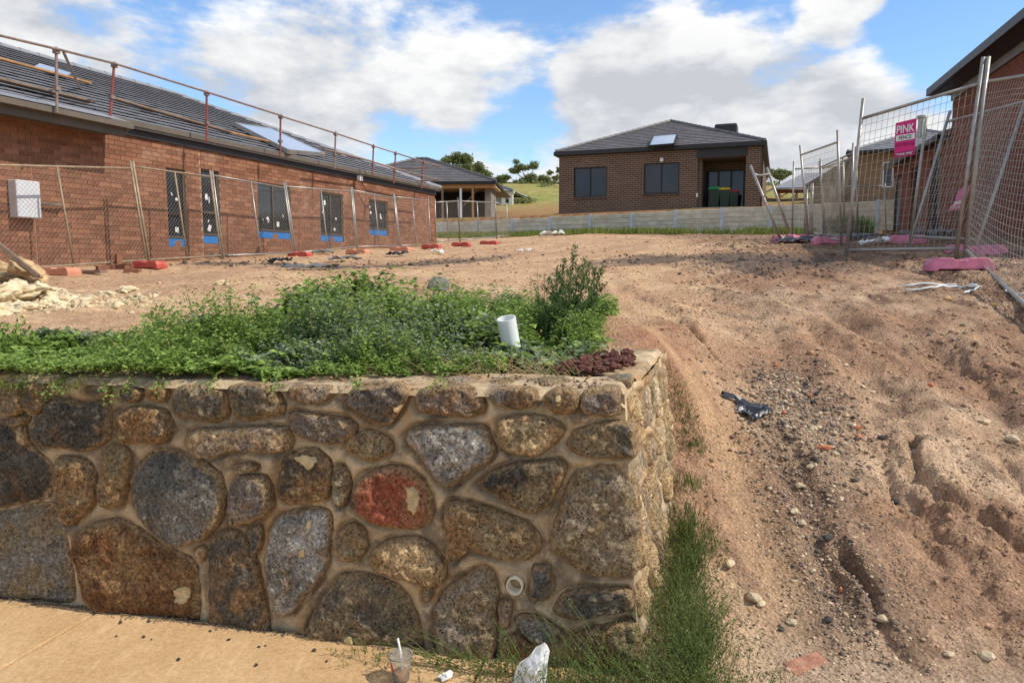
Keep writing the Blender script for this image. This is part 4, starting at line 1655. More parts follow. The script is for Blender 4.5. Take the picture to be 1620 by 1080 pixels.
    q = [on_roof(*p) for p in ((62, 104), (112, 119), (104, 124), (54, 109))]
    mb.prism(q, nrm.normalized() * .05)
    mb.build('skylight', M['panel_glass'], roof)
    return RP, root, on_roof


RP, left_house, on_roof = build_left_house()


# ---- guard rail on that roof
def build_guard_rail():
    posts = [((90, 173), (89, 79)), ((174, 182), (181, 102)), ((327, 220), (327, 147)), ((443, 245), (444, 184)), ((529, 264), (531, 211)), ((589, 276), (591, 231)),
             ((623, 287), (626, 242)), ((667, 296), (670, 256))]
    base = []
    for (b, t) in posts:
        p = on_roof(*b)
        q = on_plane(t[0], t[1], p, LH.n)
        base.append((p, q))
    root = empty('roof_guard_rail', base[2][0], 'red and silver edge guard rail standing along the tiled roof on the left', 'guard rail')
    for i, (p, q) in enumerate(base):
        mb = MB()
        mb.tube([p - Vector((0, 0, .05)), q + Vector((0, 0, .04))], .022, 8)
        mb.build('post', M['red_paint'] if i not in (0, 4) else M['rail'], root, smooth=False)
        for f in (.35, .97):
            m2 = MB()
            c = p.lerp(q, f)
            m2.box(c, LH.u, LH.n, (0, 0, 1), .038, .04, .03)
            m2.build('clamp', M['rail'], root)
    tops = [q for p, q in base]
    start = on_plane(-60, 44, base[0][0], LH.n)
    mb = MB()
    mb.tube([start + LH.n * .06] + [q + LH.n * .05 for q in tops[:4]], .021, 8)
    mb.build('top_rail', M['rail'], root)
    mb = MB()
    mb.tube([tops[3] + LH.n * .01] + [q + LH.n * .0 for q in tops[3:]][1:] + [tops[-1] + LH.u * 1.2], .021, 8)
    mb.build('top_rail', M['rail'], root)
    mid = [p.lerp(q, .45) for p, q in base]
    mb = MB()
    mb.tube([mid[4] - LH.u * .5, mid[5], mid[6], mid[7], mid[7] + LH.u * 1.2], .025, 8)
    mb.build('mid_rail', M['rail'], root)
    mb = MB()
    mb.tube([tops[-1] + LH.u * 1.2, tops[-1] + LH.u * 1.2 - LH.n * 4], .02, 8)
    mb.tube([mid[-1] + LH.u * 1.2, mid[-1] + LH.u * 1.2 - LH.n * 4], .025, 8)
    mb.build('return_rail', M['rail'], root)
    for (a, b, m_, w) in ((( -60, 82), (143, 136), 'timber', .10), ((-60, 118), (146, 167), 'plank', .2), ((176, 160), (365, 214), 'plank', .16), ((362, 213), (512, 248), 'timber', .08)):
        pa = on_roof(*a)
        pb = on_roof(*b)
        mb = MB()
        mb.beam(pa + Vector((0, 0, .06)), pb + Vector((0, 0, .06)), .035, w, LH.n)
        mb.build('toe_board', M['timber'] if m_ == 'timber' else M['plank'], root)
    a, b = on_plane(101, 84, base[0][0], LH.n), on_roof(126, 139)
    mb = MB()
    mb.tube([a, b], .024, 8)
    mb.build('brace', M['rail'], root)


build_guard_rail()


# ---------------------------------------------------------------- concrete sleeper retaining wall
RWL = Frame((0, 36.5), (.9015, -.4327))     # runs to the right and towards us; n points to us


def build_sleeper_wall():
    root = empty('sleeper_retaining_wall', RWL.p(6, 0, 2.8), 'long concrete sleeper retaining wall with steel posts below the dark brick house', 'retaining wall')
    root['kind'] = 'thing'
    bay = 2.0
    u = -14.0
    k = 0
    W = WORG[root.name]
    while u < 24:
        mid = RWL.p(u + bay / 2, 0, 0)
        zt = 3.87 + .018 * max(u, -4)
        # sleepers from the top down
        z = zt
        n = 0
        while z > 2.4 and n < 6:
            mb = MB()
            w0 = random.uniform(-.006, .006)
            RWL.box(mb, u + .03, u + bay - .03, -.085 + w0, -.01 + w0, z - .193, z - .007)
            o = mb.build('sleeper', M['concrete_sleeper'], root)
            bv = o.modifiers.new('bevel', 'BEVEL')
            bv.width = .008
            z -= .2
            n += 1
        mb = MB()
        RWL.box(mb, u - .07, u + .07, -.0, .012, 2.3, zt + .03)
        RWL.box(mb, u - .006, u + .006, -.10, -.001, 2.3, zt + .03)
        RWL.box(mb, u - .07, u + .07, -.112, -.102, 2.3, zt + .03)
        mb.build('post', plain_galv, root)
        u += bay
        k += 1


plain_galv = plain('pale_galvanised_post', srgb(196, 202, 206), .5, .3, .1, 4)
build_sleeper_wall()


# ---------------------------------------------------------------- dark brick house on the terrace
def hip_roof(parent, fr, u0, u1, w0, w1, z, pitch, mat, name='roof', tile=True, over=.0, row=.32):
    """hip roof over a rectangle (u0..u1 along the front, w0 front edge, w1 back edge), with stepped tile courses on the front and sides"""
    tn = math.tan(pitch)
    D = w0 - w1
    Wd = u1 - u0
    half = min(D, Wd) / 2
    rz = z + half * tn
    fc = [fr.p(u0, w0, z), fr.p(u1, w0, z), fr.p(u1, w1, z), fr.p(u0, w1, z)]
    if D >= Wd:
        r0, r1 = fr.p((u0 + u1) / 2, w0 - half, rz), fr.p((u0 + u1) / 2, w1 + half, rz)
        planes = [(fc[0], fc[1], r0, r0), (fc[1], fc[2], r1, r0), (fc[2], fc[3], r1, r1), (fc[3], fc[0], r0, r1)]
        ridge = (r0, r1)
        hips = [(fc[0], r0), (fc[1], r0), (fc[2], r1), (fc[3], r1)]
    else:
        r0, r1 = fr.p(u0 + half, (w0 + w1) / 2, rz), fr.p(u1 - half, (w0 + w1) / 2, rz)
        planes = [(fc[0], fc[1], r1, r0), (fc[1], fc[2], r1, r1), (fc[2], fc[3], r0, r1), (fc[3], fc[0], r0, r0)]
        ridge = (r0, r1)
        hips = [(fc[0], r0), (fc[1], r1), (fc[2], r1), (fc[3], r0)]
    deck = MB()
    for a, b, c, d in planes:
        if (c - d).length < 1e-4:
            deck.quad(a, b, c)
        else:
            deck.quad(a, b, c, d)
    deck.quad(*reversed([p - Vector((0, 0, .03)) for p in fc]))
    roof = deck.build(name, mat, parent)
    if tile:
        tl = MB()
        for pi, (a, b, c, d) in enumerate(planes):
            if pi == 2:
                continue
            n_ = (b - a).cross(d - a).normalized()
            if n_.z < 0:
                n_ = -n_
            rise = (d - a) - (b - a).normalized() * (d - a).dot((b - a).normalized())
            rows = int(rise.length / row)
            for r in range(rows):
                t0, t1 = r / rows, min((r + 1.15) / rows, 1)
                l0, l1 = a.lerp(d, t0), a.lerp(d, t1)
                q0, q1 = b.lerp(c, t0), b.lerp(c, t1)
                nt = max(1, int((q0 - l0).length / .3))
                for k in range(nt):
                    s0, s1 = k / nt, (k + 1) / nt
                    e = .006 / max((q0 - l0).length, .1)
                    lift = .045 + random.uniform(-.006, .006)
                    A, B = l0.lerp(q0, s0 + e), l0.lerp(q0, s1 - e)
                    C, Dd = l1.lerp(q1, s1 - e), l1.lerp(q1, s0 + e)
                    tl.add([A + n_ * lift, B + n_ * lift, C + n_ * .008, Dd + n_ * .008, A, B], [(0, 1, 2, 3), (0, 4, 5, 1)])
        o = tl.build('tiles', mat, roof)
        o['kind'] = 'stuff'
    for a, b in hips + [ridge]:
        mb = MB()
        n = max(2, int((b - a).length / .38))
        for i in range(n):
            p, q = a.lerp(b, i / n), a.lerp(b, (i + 1) / n + .01)
            mb.tube([p + Vector((0, 0, .055)), q + Vector((0, 0, .03))], .10, 6)
        mb.build('ridge_caps', mat, roof)
    return roof


M['brick_dark'] = make_brick_wall('dark_brown_brickwork', srgb(84, 66, 56), srgb(104, 82, 68), srgb(150, 130, 110), .30, .102, big=.1, ms=.013)
M['tile_dark'] = plain('charcoal_roof_tile', srgb(104, 100, 100), .6, 0, .2, 3, .15, .4)
BH_A, BH_B = P(884, 338, 40.4), P(1202, 328, 36.9)
BH = Frame(BH_A.xy, (BH_B - BH_A).xy)


def build_brown_house():
    W = (BH_B - BH_A).xy.length
    z0, zt = 3.9, 7.42
    root = empty('dark_brick_house', BH.p(W / 2, -4, 4.4), 'single storey dark brown brick house with charcoal hip roof on the terrace', 'house')
    D = 13.0
    wins = []
    for (a, b, c) in (((908, 266), 960, (934, 312)), ((1019, 259), 1075, (1046, 306))):
        u0, z1 = BH.hit(*a)
        u1, _ = BH.hit(b, a[1])
        _, zz = BH.hit(*c)
        wins.append((u0, u1, zz, z1))
    pu0, pzt = BH.hit(1104, 240)
    pu1, _ = BH.hit(1181, 240)
    pzt = 6.95
    porch = (pu0, pu1, z0, pzt)
    wall_mesh('front_wall', BH, holes(0, W, z0, zt, wins + [porch]), M['brick_dark'], root, 0, .24)
    lf = Frame(BH.p(0, 0, 0).xy, BH.n * 1)       # left side, runs towards us
    side = Frame(BH.p(W, 0, 0).xy, BH.n * -1)    # right side, runs away
    wall_mesh('side_wall', side, [(.245, D, z0, zt)], M['brick_dark'], root, 0, .24)
    ls = Frame(BH.p(0, -D, 0).xy, BH.n)
    wall_mesh('side_wall', ls, [(0, D - .245, z0, zt)], M['brick_dark'], root, 0, .24)
    # porch recess
    pr = 2.2
    mb = MB()
    BH.box(mb, pu0 - .3, pu1 + .3, -pr - .1, -.25, pzt, pzt + .1)
    mb.build('porch_ceiling', M['soffit'], root)
    wall_mesh('porch_wall', Frame(BH.p(pu0, -pr, 0).xy, BH.n), [(0, pr - .245, z0, pzt)], M['brick_dark'], root, 0, .2)
    rec = Frame(BH.p(0, -pr, 0).xy, BH.u)
    du0, dz1 = rec.hit(1117, 266)
    du1, _ = rec.hit(1178, 266)
    du1 = min(du1, pu1 - .05)
    wall_mesh('porch_wall', rec, holes(pu0 - .2, pu1 + .4, z0, pzt, [(du0, du1, 4.6, 6.6)]), M['brick_dark'], root, 0, .2)
    mb = MB()
    BH.box(mb, pu0 - .2, pu1 + .2, -pr, .15, 4.35, 4.5)
    mb.build('porch_floor', M['slab_concrete'], root)
    door = MB()
    n = 3
    for k in range(n):
        a, b = du0 + (du1 - du0) * k / n, du0 + (du1 - du0) * (k + 1) / n
        for (x0, x1, y0, y1) in ((a, a + .05, 4.6, 6.6), (b - .05, b, 4.6, 6.6), (a + .05, b - .05, 4.6, 4.68), (a + .05, b - .05, 6.52, 6.6)):
            rec.box(door, x0, x1, -.12, -.05, y0, y1)
    dr = door.build('sliding_door', M['frame_black'], root)
    for k in range(n):
        a, b = du0 + (du1 - du0) * k / n, du0 + (du1 - du0) * (k + 1) / n
        g = MB()
        rec.box(g, a + .05, b - .05, -.09, -.082, 4.68, 6.52)
        g.build('pane', M['glass_blue'], dr)
    # black beam over the porch
    mb = MB()
    BH.box(mb, pu0 - .05, pu1 + .05, -.12, .03, pzt + .02, zt - .02)
    mb.build('porch_beam', M['dark_metal'], root)
    for (u0, u1, a, b) in wins:
        f = MB()
        t = .05
        for (x0, x1, y0, y1) in ((u0, u0 + t, a, b), (u1 - t, u1, a, b), (u0 + t, u1 - t, a, a + t), (u0 + t, u1 - t, b - t, b), ((u0 + u1) / 2 - .03, (u0 + u1) / 2 + .03, a + t, b - t)):
            BH.box(f, x0, x1, -.13, -.06, y0, y1)
        w = f.build('window', M['frame_black'], root)
        for s in (0, 1):
            g = MB()
            x0 = u0 + t if s == 0 else (u0 + u1) / 2 + .03
            x1 = (u0 + u1) / 2 - .03 if s == 0 else u1 - t
            BH.box(g, x0, x1, -.11, -.10, a + t, b - t)
            g.build('pane', M['glass_blue'], w)
        s = MB()
        nb = int((u1 - u0 + .1) / .11)
        for k in range(nb):
            x = u0 - .05 + k * (u1 - u0 + .1) / nb
            BH.box(s, x + .005, x + .1, -.1, .03, a - .13, a - .02)
        s.build('brick_sill', plain('dark_sill_brick', srgb(100, 78, 64), .9), w)
    # eaves
    e = .14
    mb = MB()
    BH.box(mb, -e, W + e, -.02, e, zt - .02, zt + .02)
    BH.box(mb, W + .003, W + e, -D, -.02, zt - .02, zt + .02)
    BH.box(mb, -e, -.003, -D, -.02, zt - .02, zt + .02)
    mb.build('soffit', M['dark_metal'], root)
    roof = hip_roof(root, BH, -e, W + e, e, -D - e, zt + .19, rad(22.5), M['tile_dark'])
    mb = MB()
    BH.box(mb, -e - .1, W + e + .1, e - .01, e + .10, zt + .0, zt + .20)
    BH.box(mb, W + e - .01, W + e + .10, -D, e - .01, zt + .0, zt + .20)
    BH.box(mb, -e - .10, -e + .01, -D, e - .01, zt + .0, zt + .20)
    mb.build('gutter', M['dark_metal'], roof)
    # solar collector
    tn = math.tan(rad(22.5))
    n_ = (Vector((0, 0, 1)) + BH.n * tn).normalized()
    pl = BH.p(0, e, zt + .19) + n_ * .18
    q = [on_plane(px, py, pl, n_) for px, py in ((1027, 233), (1066, 230), (1071, 215), (1034, 218))]
    mb = MB()
    mb.prism(q, n_ * .09)
    o = mb.build('solar_collector', M['panel_glass'], roof)
    mb = MB()
    for a, b in ((q[0], q[1]), (q[1], q[2]), (q[2], q[3]), (q[3], q[0])):
        mb.beam(a + n_ * .045, b + n_ * .045, .06, .12, n_)
    for p in q:
        mb.beam(p, p - n_ * .22, .05, .05)
    mb.build('collector_frame', M['frame_black'], o)
    # evaporative cooler on the far slope
    c = P(1149, 212, 42.0)
    mb = MB()
    mb.prism([c + BH.u * sx * .6 + BH.n * sy * .6 + Vector((0, 0, -.85)) for sx, sy in ((-1, -1), (1, -1), (1, 1), (-1, 1))], (0, 0, 1.32))
    o = mb.build('evaporative_cooler', M['dark_metal'], roof)
    bv = o.modifiers.new('bevel', 'BEVEL')
    bv.width = .1
    bv.segments = 3
    mb = MB()
    for k in range(7):
        z = c.z + .10 + k * .03 - .16
        for dirv, oth in ((BH.n, BH.u), (BH.u, BH.n)):
            mb.box(c + dirv * .575 + Vector((0, 0, z - c.z)), oth, dirv, (0, 0, 1), .48, .012, .008)
    mb.build('louvre', M['frame_black'], o)
    for px, py in ((1047, 253),):
        u, z = BH.hit(px, py)
        mb = MB()
        BH.box(mb, u - .08, u + .08, 0, .12, z - .1, z + .08)
        mb.build('wall_light', M['white_paint'], root)
    u, z = BH.hit(1103, 309)
    mb = MB()
    BH.box(mb, u - .04, u + .04, 0, .09, z - .1, z + .1)
    mb.build('wall_tap', M['white_paint'], root)
    # drainpipe on the right corner
    mb = MB()
    mb.beam(BH.p(W + .05, .02, z0), BH.p(W + .05, .02, zt), .09, .06)
    mb.build('downpipe', M['frame_black'], root)
    return rec


rec = build_brown_house()

# ---------------------------------------------------------------- red brick house on the right, in shade
RH = Frame((12.3, 21.2), (-.265, -.964))      # u runs towards us; n points into the site (left)
if RH.n.x > 0:
    RH.n = -RH.n
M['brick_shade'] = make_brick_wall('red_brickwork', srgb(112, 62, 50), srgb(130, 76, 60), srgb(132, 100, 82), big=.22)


def build_right_house():
    root = empty('red_brick_house', RH.p(4, -4, 2.0), 'tall red brick house with black gutter at the right edge, behind leaning fence panels', 'house')
    zt = 6.38
    # tall near part
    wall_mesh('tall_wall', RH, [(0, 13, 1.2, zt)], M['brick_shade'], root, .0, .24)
    end = Frame(RH.p(0, 0, 0).xy, RH.n * -1)
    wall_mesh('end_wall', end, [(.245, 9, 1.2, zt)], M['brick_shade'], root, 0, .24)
    mb = MB()
    e = .50
    RH.box(mb, -e * .35, 13.5, -.02, e, zt - .02, zt + .02)
    mb.build('soffit', M['dark_metal'], root)
    mb = MB()
    RH.box(mb, -.30, 13.5, e - .01, e + .12, zt + .0, zt + .20)
    RH.box(mb, -.36, -.24, -9, e - .012, zt + .0, zt + .20)
    mb.build('gutter', M['frame_black'], root)
    mb = MB()
    RH.box(mb, .0, 13.5, .02, .06, zt - .22, zt - .021)
    mb.build('fascia', M['tile'], root)
    mb = MB()
    mb.prism([RH.p(-.3, e + .05, zt + .19), RH.p(13.5, e + .05, zt + .19), RH.p(13.5, -6, zt + .19 + 6.5 * .41), RH.p(-.3, -6, zt + .19 + 6.5 * .41)], (0, 0, .06))
    mb.build('roof', M['tile_dark'], root)
    # low far part with tall narrow windows
    low = -7.2
    zl = 5.2
    ops = []
    for (a, b, c) in (((1411, 280), 1422, (1416, 368)), ((1440, 262), 1452, (1446, 372)), ((1470, 246), 1484, (1477, 380))):
        u0, z1 = RH.hit(*a)
        u1, _ = RH.hit(b, (a[1] + c[1]) / 2)
        _, z0 = RH.hit(*c)
        ops.append((min(u0, u1), max(u0, u1), z0, min(z1, zl - .35)))
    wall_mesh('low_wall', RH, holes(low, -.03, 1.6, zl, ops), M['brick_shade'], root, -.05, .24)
    fe = Frame(RH.p(low, 0, 0).xy, RH.n * -1)
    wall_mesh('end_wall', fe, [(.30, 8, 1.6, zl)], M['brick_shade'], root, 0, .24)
    for (u0, u1, z0, z1) in ops:
        f = MB()
        for (x0, x1, y0, y1) in ((u0, u0 + .05, z0, z1), (u1 - .05, u1, z0, z1), (u0 + .05, u1 - .05, z0, z0 + .06), (u0 + .05, u1 - .05, z1 - .06, z1)):
            RH.box(f, x0, x1, -.2, -.13, y0, y1)
        w = f.build('window', M['frame'], root)
        g = MB()
        RH.box(g, u0 + .05, u1 - .05, -.18, -.17, z0 + .06, z1 - .06)
        g.build('pane', M['glass'], w)
    mb = MB()
    RH.box(mb, low - .25, -.36, .10, .26, zl - .02, zl + .13)
    mb.build('gutter', M['frame_black'], root)
    mb = MB()
    RH.box(mb, low, -.05, -.04, .09, zl + .0, zl + .05)
    mb.build('soffit', M['dark_metal'], root)
    roof = MB()
    roof.prism([RH.p(low - .25, .2, zl + .1), RH.p(-.02, .2, zl + .1), RH.p(-.02, -6, zl + .1 + 6.2 * .41), RH.p(low + 5, -6, zl + .1 + 6.2 * .41)], (0, 0, .05))
    rf = roof.build('roof', M['tile_dark'], root)
    # chimney-like vent pipe
    p = P(1457, 195, 27)
    mb = MB()
    mb.tube([p - Vector((0, 0, .5)), p + Vector((0, 0, .16))], .10, 12)
    mb.tube([p + Vector((0, 0, .17)), p + Vector((0, 0, .26))], .15, 12)
    mb.build('vent_pipe', M['galv'], rf, smooth=False)


build_right_house()


# ---------------------------------------------------------------- houses farther back
M['brick_tan'] = make_brick_wall('tan_brickwork', srgb(136, 108, 82), srgb(148, 119, 91), srgb(132, 112, 90), big=.1)
M['brick_brown2'] = make_brick_wall('brown_brickwork', srgb(112, 88, 72), srgb(126, 100, 82), srgb(146, 124, 104), big=.1)
M['render_white'] = plain('pale_render', srgb(222, 218, 208), .85, 0, .06, 1)


def build_tan_house():
    A, B = P(1352, 328, 43), P(1560, 328, 40)
    fr = Frame(A.xy, (B - A).xy)
    W = (B - A).xy.length
    zt = P(1400, 240, 42).z
    root = empty('tan_brick_house', fr.p(W / 2, -3, 4.6), 'tan brick house with grey roof behind the leaning fence panels', 'house')
    u0, z1 = fr.hit(1397, 256)
    u1, z0 = fr.hit(1413, 296)
    wall_mesh('front_wall', fr, holes(0, W, 4.0, zt, [(u0, u1, z0, z1)]), M['brick_tan'], root, 0, .24)
    wall_mesh('side_wall', Frame(fr.p(0, -9, 0).xy, fr.n), [(0, 8.74, 4.0, zt)], M['brick_tan'], root, 0, .24)
    f = MB()
    fr.box(f, u0, u1, -.14, -.08, z0, z0 + .07)
    fr.box(f, u0, u1, -.14, -.08, z1 - .07, z1)
    fr.box(f, u0, u0 + .07, -.14, -.081, z0 + .07, z1 - .07)
    fr.box(f, u1 - .07, u1, -.14, -.081, z0 + .07, z1 - .07)
    w = f.build('window', M['white_paint'], root)
    g = MB()
    fr.box(g, u0 + .07, u1 - .07, -.12, -.11, z0 + .07, z1 - .07)
    g.build('pane', M['glass_blue'], w)
    roof = hip_roof(root, fr, -.45, W + .4, .45, -9.4, zt + .1, rad(22), M['tile'], row=.34)
    mb = MB()
    fr.box(mb, -.5, W + .5, .45, .56, zt - .02, zt + .14)
    fr.box(mb, -.56, -.45, -9.4, .45, zt - .02, zt + .14)
    mb.build('gutter', M['dark_metal'], roof)


def build_gable_house():
    A, B = P(1287, 326, 48), P(1362, 322, 46)
    fr = Frame(A.xy, (B - A).xy)
    W = (B - A).xy.length
    root = empty('brown_gabled_house', fr.p(W / 2, -3, 4.6), 'brown brick house with sloping tiled roof, left of the tan brick house', 'house')
    zl = P(1287, 292, 48).z
    zr = P(1345, 258, 46.4).z
    u0, z1 = fr.hit(1311, 282)
    u1, z0 = fr.hit(1323, 314)
    wall_mesh('front_wall', fr, holes(0, W, 4.2, zl, [(u0, u1, z0, min(z1, zl - .1))]), M['brick_brown2'], root, 0, .24)
    mb = MB()
    mb.prism([fr.p(0, 0, zl + .002), fr.p(W, 0, zl + .002), fr.p(W, 0, zr), fr.p(W * .75, 0, zr)], fr.n * -.2)
    mb.build('gable_wall', plain('brown_gable', srgb(116, 92, 76), .9), root)
    f = MB()
    fr.box(f, u0, u1, -.15, -.10, z0, z0 + .06)
    fr.box(f, u0, u0 + .06, -.15, -.10, z0 + .06, min(z1, zl - .1))
    fr.box(f, u1 - .06, u1, -.15, -.10, z0 + .06, min(z1, zl - .1))
    w = f.build('window', M['frame_black'], root)
    g = MB()
    fr.box(g, u0 + .06, u1 - .06, -.13, -.12, z0 + .06, min(z1, zl - .1))
    g.build('pane', M['panel_glass'], w)
    mb = MB()
    a, b = fr.p(-.4, .3, zl - .1), fr.p(W * .77, .3, zr + .15)
    mb.prism([a, b, b + fr.u * (W * .3), b + fr.u * (W * .3) - fr.n * 7, a - fr.n * 7], (0, 0, .12))
    mb.prism([b, fr.p(W + 1, .3, zr + .15), fr.p(W + 1, -7, zr + 1.9), fr.p(W * .8, -7, zr + 1.9)], (0, 0, .08))
    mb.build('roof', M['tile'], root)
    mb = MB()
    mb.beam(a + fr.n * .05, b + fr.n * .05, .08, .22)
    mb.build('barge_board', M['dark_metal'], root)


def build_pergola():
    fr = Frame(P(1229, 325, 52).xy, (1, -.15))
    root = empty('open_carport', fr.p(1.3, -2, 5.2), 'open timber framed carport with grey roof right of the dark brick house', 'carport')
    z0 = 4.4
    zt = P(1250, 300, 52).z
    W = 6.5
    for u in (.15, 1.3, 2.4, 3.6, 5):
        for w in (-.1, -5):
            mb = MB()
            mb.beam(fr.p(u, w, z0), fr.p(u, w, zt), .12, .12)
            mb.build('post', M['timber'], root)
    mb = MB()
    fr.box(mb, -.1, W, -.16, -.02, zt - .25, zt)
    mb.build('beam', plain('red_primer_beam', srgb(124, 66, 44), .7), root)
    for a, b in (((.15, z0 + 1.0), (1.3, zt - .3)), ((.15, zt - .5), (.7, zt - .26))):
        mb = MB()
        mb.beam(fr.p(a[0], -.09, a[1]), fr.p(b[0], -.09, b[1]), .07, .07)
        mb.build('brace', M['timber'], root)
    mb = MB()
    mb.prism([fr.p(-.35, .3, zt), fr.p(W, .3, zt), fr.p(W, -3, zt + 1.35), fr.p(2.4, -3, zt + 1.35)], (0, 0, .1))
    mb.prism([fr.p(-.35, .3, zt), fr.p(2.4, -3, zt + 1.35), fr.p(2.4, -3.5, zt + 1.35), fr.p(-.35, -6, zt)], (0, 0, .1))
    mb.build('roof', M['tile'], root)
    mb = MB()
    c = fr.p(2.15, -.8, 4.9)
    mb.tube([c - Vector((0, 0, .6)), c + Vector((0, 0, .75))], .3, 10)
    o = mb.build('portable_toilet_tank', plain('pale_blue_plastic', srgb(150, 186, 208), .6), None)
    set_props(o, 'pale blue plastic tank standing under the open carport', 'tank')
    o.name = 'blue_tank'


def build_verandah_house():
    A, B = P(575, 330, 47), P(795, 325, 47)
    fr = Frame(P(694, 328, 45).xy, (P(745, 325, 44) - P(694, 328, 45)).xy)
    root = empty('verandah_house', P(720, 330, 47), 'unfinished house with dark hip roof and open timber verandah behind the long brick house', 'house')
    fr = Frame(P(560, 330, 46).xy, (1, -.08))
    ue = fr.hit(788, 308)[0]
    zt = P(730, 296, 46).z
    z0 = 4.3
    hip_roof(root, fr, -2, ue, 1.2, -9, zt + .12, rad(22), M['tile_dark'], tile=True, row=.36)
    mb = MB()
    fr.box(mb, -2, ue, 1.16, 1.28, zt - .02, zt + .16)
    mb.build('gutter', M['frame_black'], root)
    mb = MB()
    fr.box(mb, -2, ue - .05, 1.0, 1.12, zt - .24, zt - .02)
    mb.build('verandah_beam', M['timber'], root)
    mb = MB()
    fr.box(mb, -2, ue - .1, -2.6, 1.0, zt - .10, zt - .04)
    mb.build('verandah_ceiling', plain('pale_soffit', srgb(206, 190, 160), .8), root)
    for px, m_ in ((729, 'white_paint'), (748, 'timber'), (700, 'plank')):
        u = fr.hit(px, 310, 1.06)[0]
        mb = MB()
        mb.beam(fr.p(u, 1.06, z0), fr.p(u, 1.06, zt - .24), .13, .13)
        mb.build('post', M[m_], root)
    u = fr.hit(740, 310, .5)[0]
    mb = MB()
    mb.beam(fr.p(u - .5, .6, z0 + .6), fr.p(u + .6, .6, zt - .3), .09, .05)
    mb.build('brace', M['plank'], root)
    ub = fr.hit(768, 310, 0)[0]
    mb = MB()
    fr.box(mb, -2, ub - .01, -2.75, -2.6, z0, zt - .05)
    mb.build('back_wall', plain('shaded_interior_tone', srgb(40, 38, 38), .8), root)  # near-black wall colour stands in for the shade inside the open house
    mb = MB()
    fr.box(mb, ub, ue - .4, -2.7, .3, z0, zt - .05)
    o = mb.build('side_wall', plain('grey_brick_wall', srgb(140, 132, 122), .9, 0, .15, 8), root)


def build_white_house():
    fr = Frame(P(760, 325, 62).xy, (1, -.2))
    root = empty('white_column_house', P(795, 325, 62), 'small pale house with white columns and grey roof, farther back beside the gum trees', 'house')
    u1 = fr.hit(809, 300)[0]
    zt = P(790, 305, 62).z
    hip_roof(root, fr, -3, u1 + .2, .3, -6, zt + .1, rad(20), M['tile'], tile=False)
    for px in (796, 808):
        u = fr.hit(px, 315)[0]
        mb = MB()
        fr.box(mb, u - .16, u + .16, -.32, 0, 4.6, zt + .08)
        mb.build('column', M['render_white'], root)
    mb = MB()
    fr.box(mb, -3, u1 - 1.4, -5, -1.5, 4.6, zt + .05)
    mb.build('wall', M['render_white'], root)
    mb = MB()
    fr.box(mb, -3, u1 + .2, -.34, .02, zt - .1, zt + .12)
    mb.build('beam', M['render_white'], root)


build_tan_house()
build_gable_house()
build_pergola()
build_verandah_house()
build_white_house()


# ---------------------------------------------------------------- wheelie bins on the porch
def build_bin(px, lid_col, body_col, label, s=1.0, y=None):
    base = rec.p(rec.hit(px, 325, 1.2)[0], 1.2, 4.5)
    root = empty('wheelie_bin', base, label, 'bin', 'wheelie bins on the porch')
    f, l = rec.n, rec.u
    def ringp(w, d, z):
        return [base + l * (sx * w) + f * (sy * d) + Vector((0, 0, z)) for sx, sy in ((-1, -1), (1, -1), (1, 1), (-1, 1))]
    mb = MB()
    r0, r1 = ringp(.22 * s, .25 * s, .06), ringp(.285 * s, .34 * s, .98 * s)
    mb.add(r0 + r1, [(3, 2, 1, 0), (4, 5, 6, 7)] + [(i, (i + 1) % 4, 4 + (i + 1) % 4, 4 + i) for i in range(4)])
    b = mb.build('body', body_col, root)
    bv = b.modifiers.new('bevel', 'BEVEL')
    bv.width = .025
    bv.segments = 2
    mb = MB()
    r0, r1, r2 = ringp(.30 * s, .36 * s, .985 * s), ringp(.30 * s, .36 * s, 1.03 * s), ringp(.2 * s, .28 * s, 1.09 * s)
    mb.add(r0 + r1 + r2, [(3, 2, 1, 0), (8, 9, 10, 11)] + [(i, (i + 1) % 4, 4 + (i + 1) % 4, 4 + i) for i in range(4)] + [(4 + i, 4 + (i + 1) % 4, 8 + (i + 1) % 4, 8 + i) for i in range(4)])
    mb.build('lid', lid_col, root)
    mb = MB()
    mb.tube([base - l * .22 * s - f * .38 * s + Vector((0, 0, .98 * s)), base + l * .22 * s - f * .38 * s + Vector((0, 0, .98 * s))], .015, 6)
    mb.build('handle', body_col, root)
    for sx in (-1, 1):
        mb = MB()
        c = base + l * (sx * .24 * s) - f * .26 * s + Vector((0, 0, .1))
        mb.tube([c - l * .025, c + l * .025], .1, 12)
        mb.build('wheel', M['frame_black'], root)
    return root


M['bin_green'] = plain('dark_green_plastic', srgb(48, 66, 50), .5, 0, .1, 4)
build_bin(1130, plain('green_lid', srgb(52, 168, 92), .45), M['bin_green'], 'dark green wheelie bin with bright green lid on the porch')
build_bin(1146.5, plain('yellow_lid', srgb(232, 190, 48), .45), M['bin_green'], 'dark green wheelie bin with yellow lid between the other two bins', .95)
build_bin(1161, plain('red_lid', srgb(190, 44, 50), .45), M['bin_green'], 'small dark wheelie bin with red lid by the porch wall', .83)


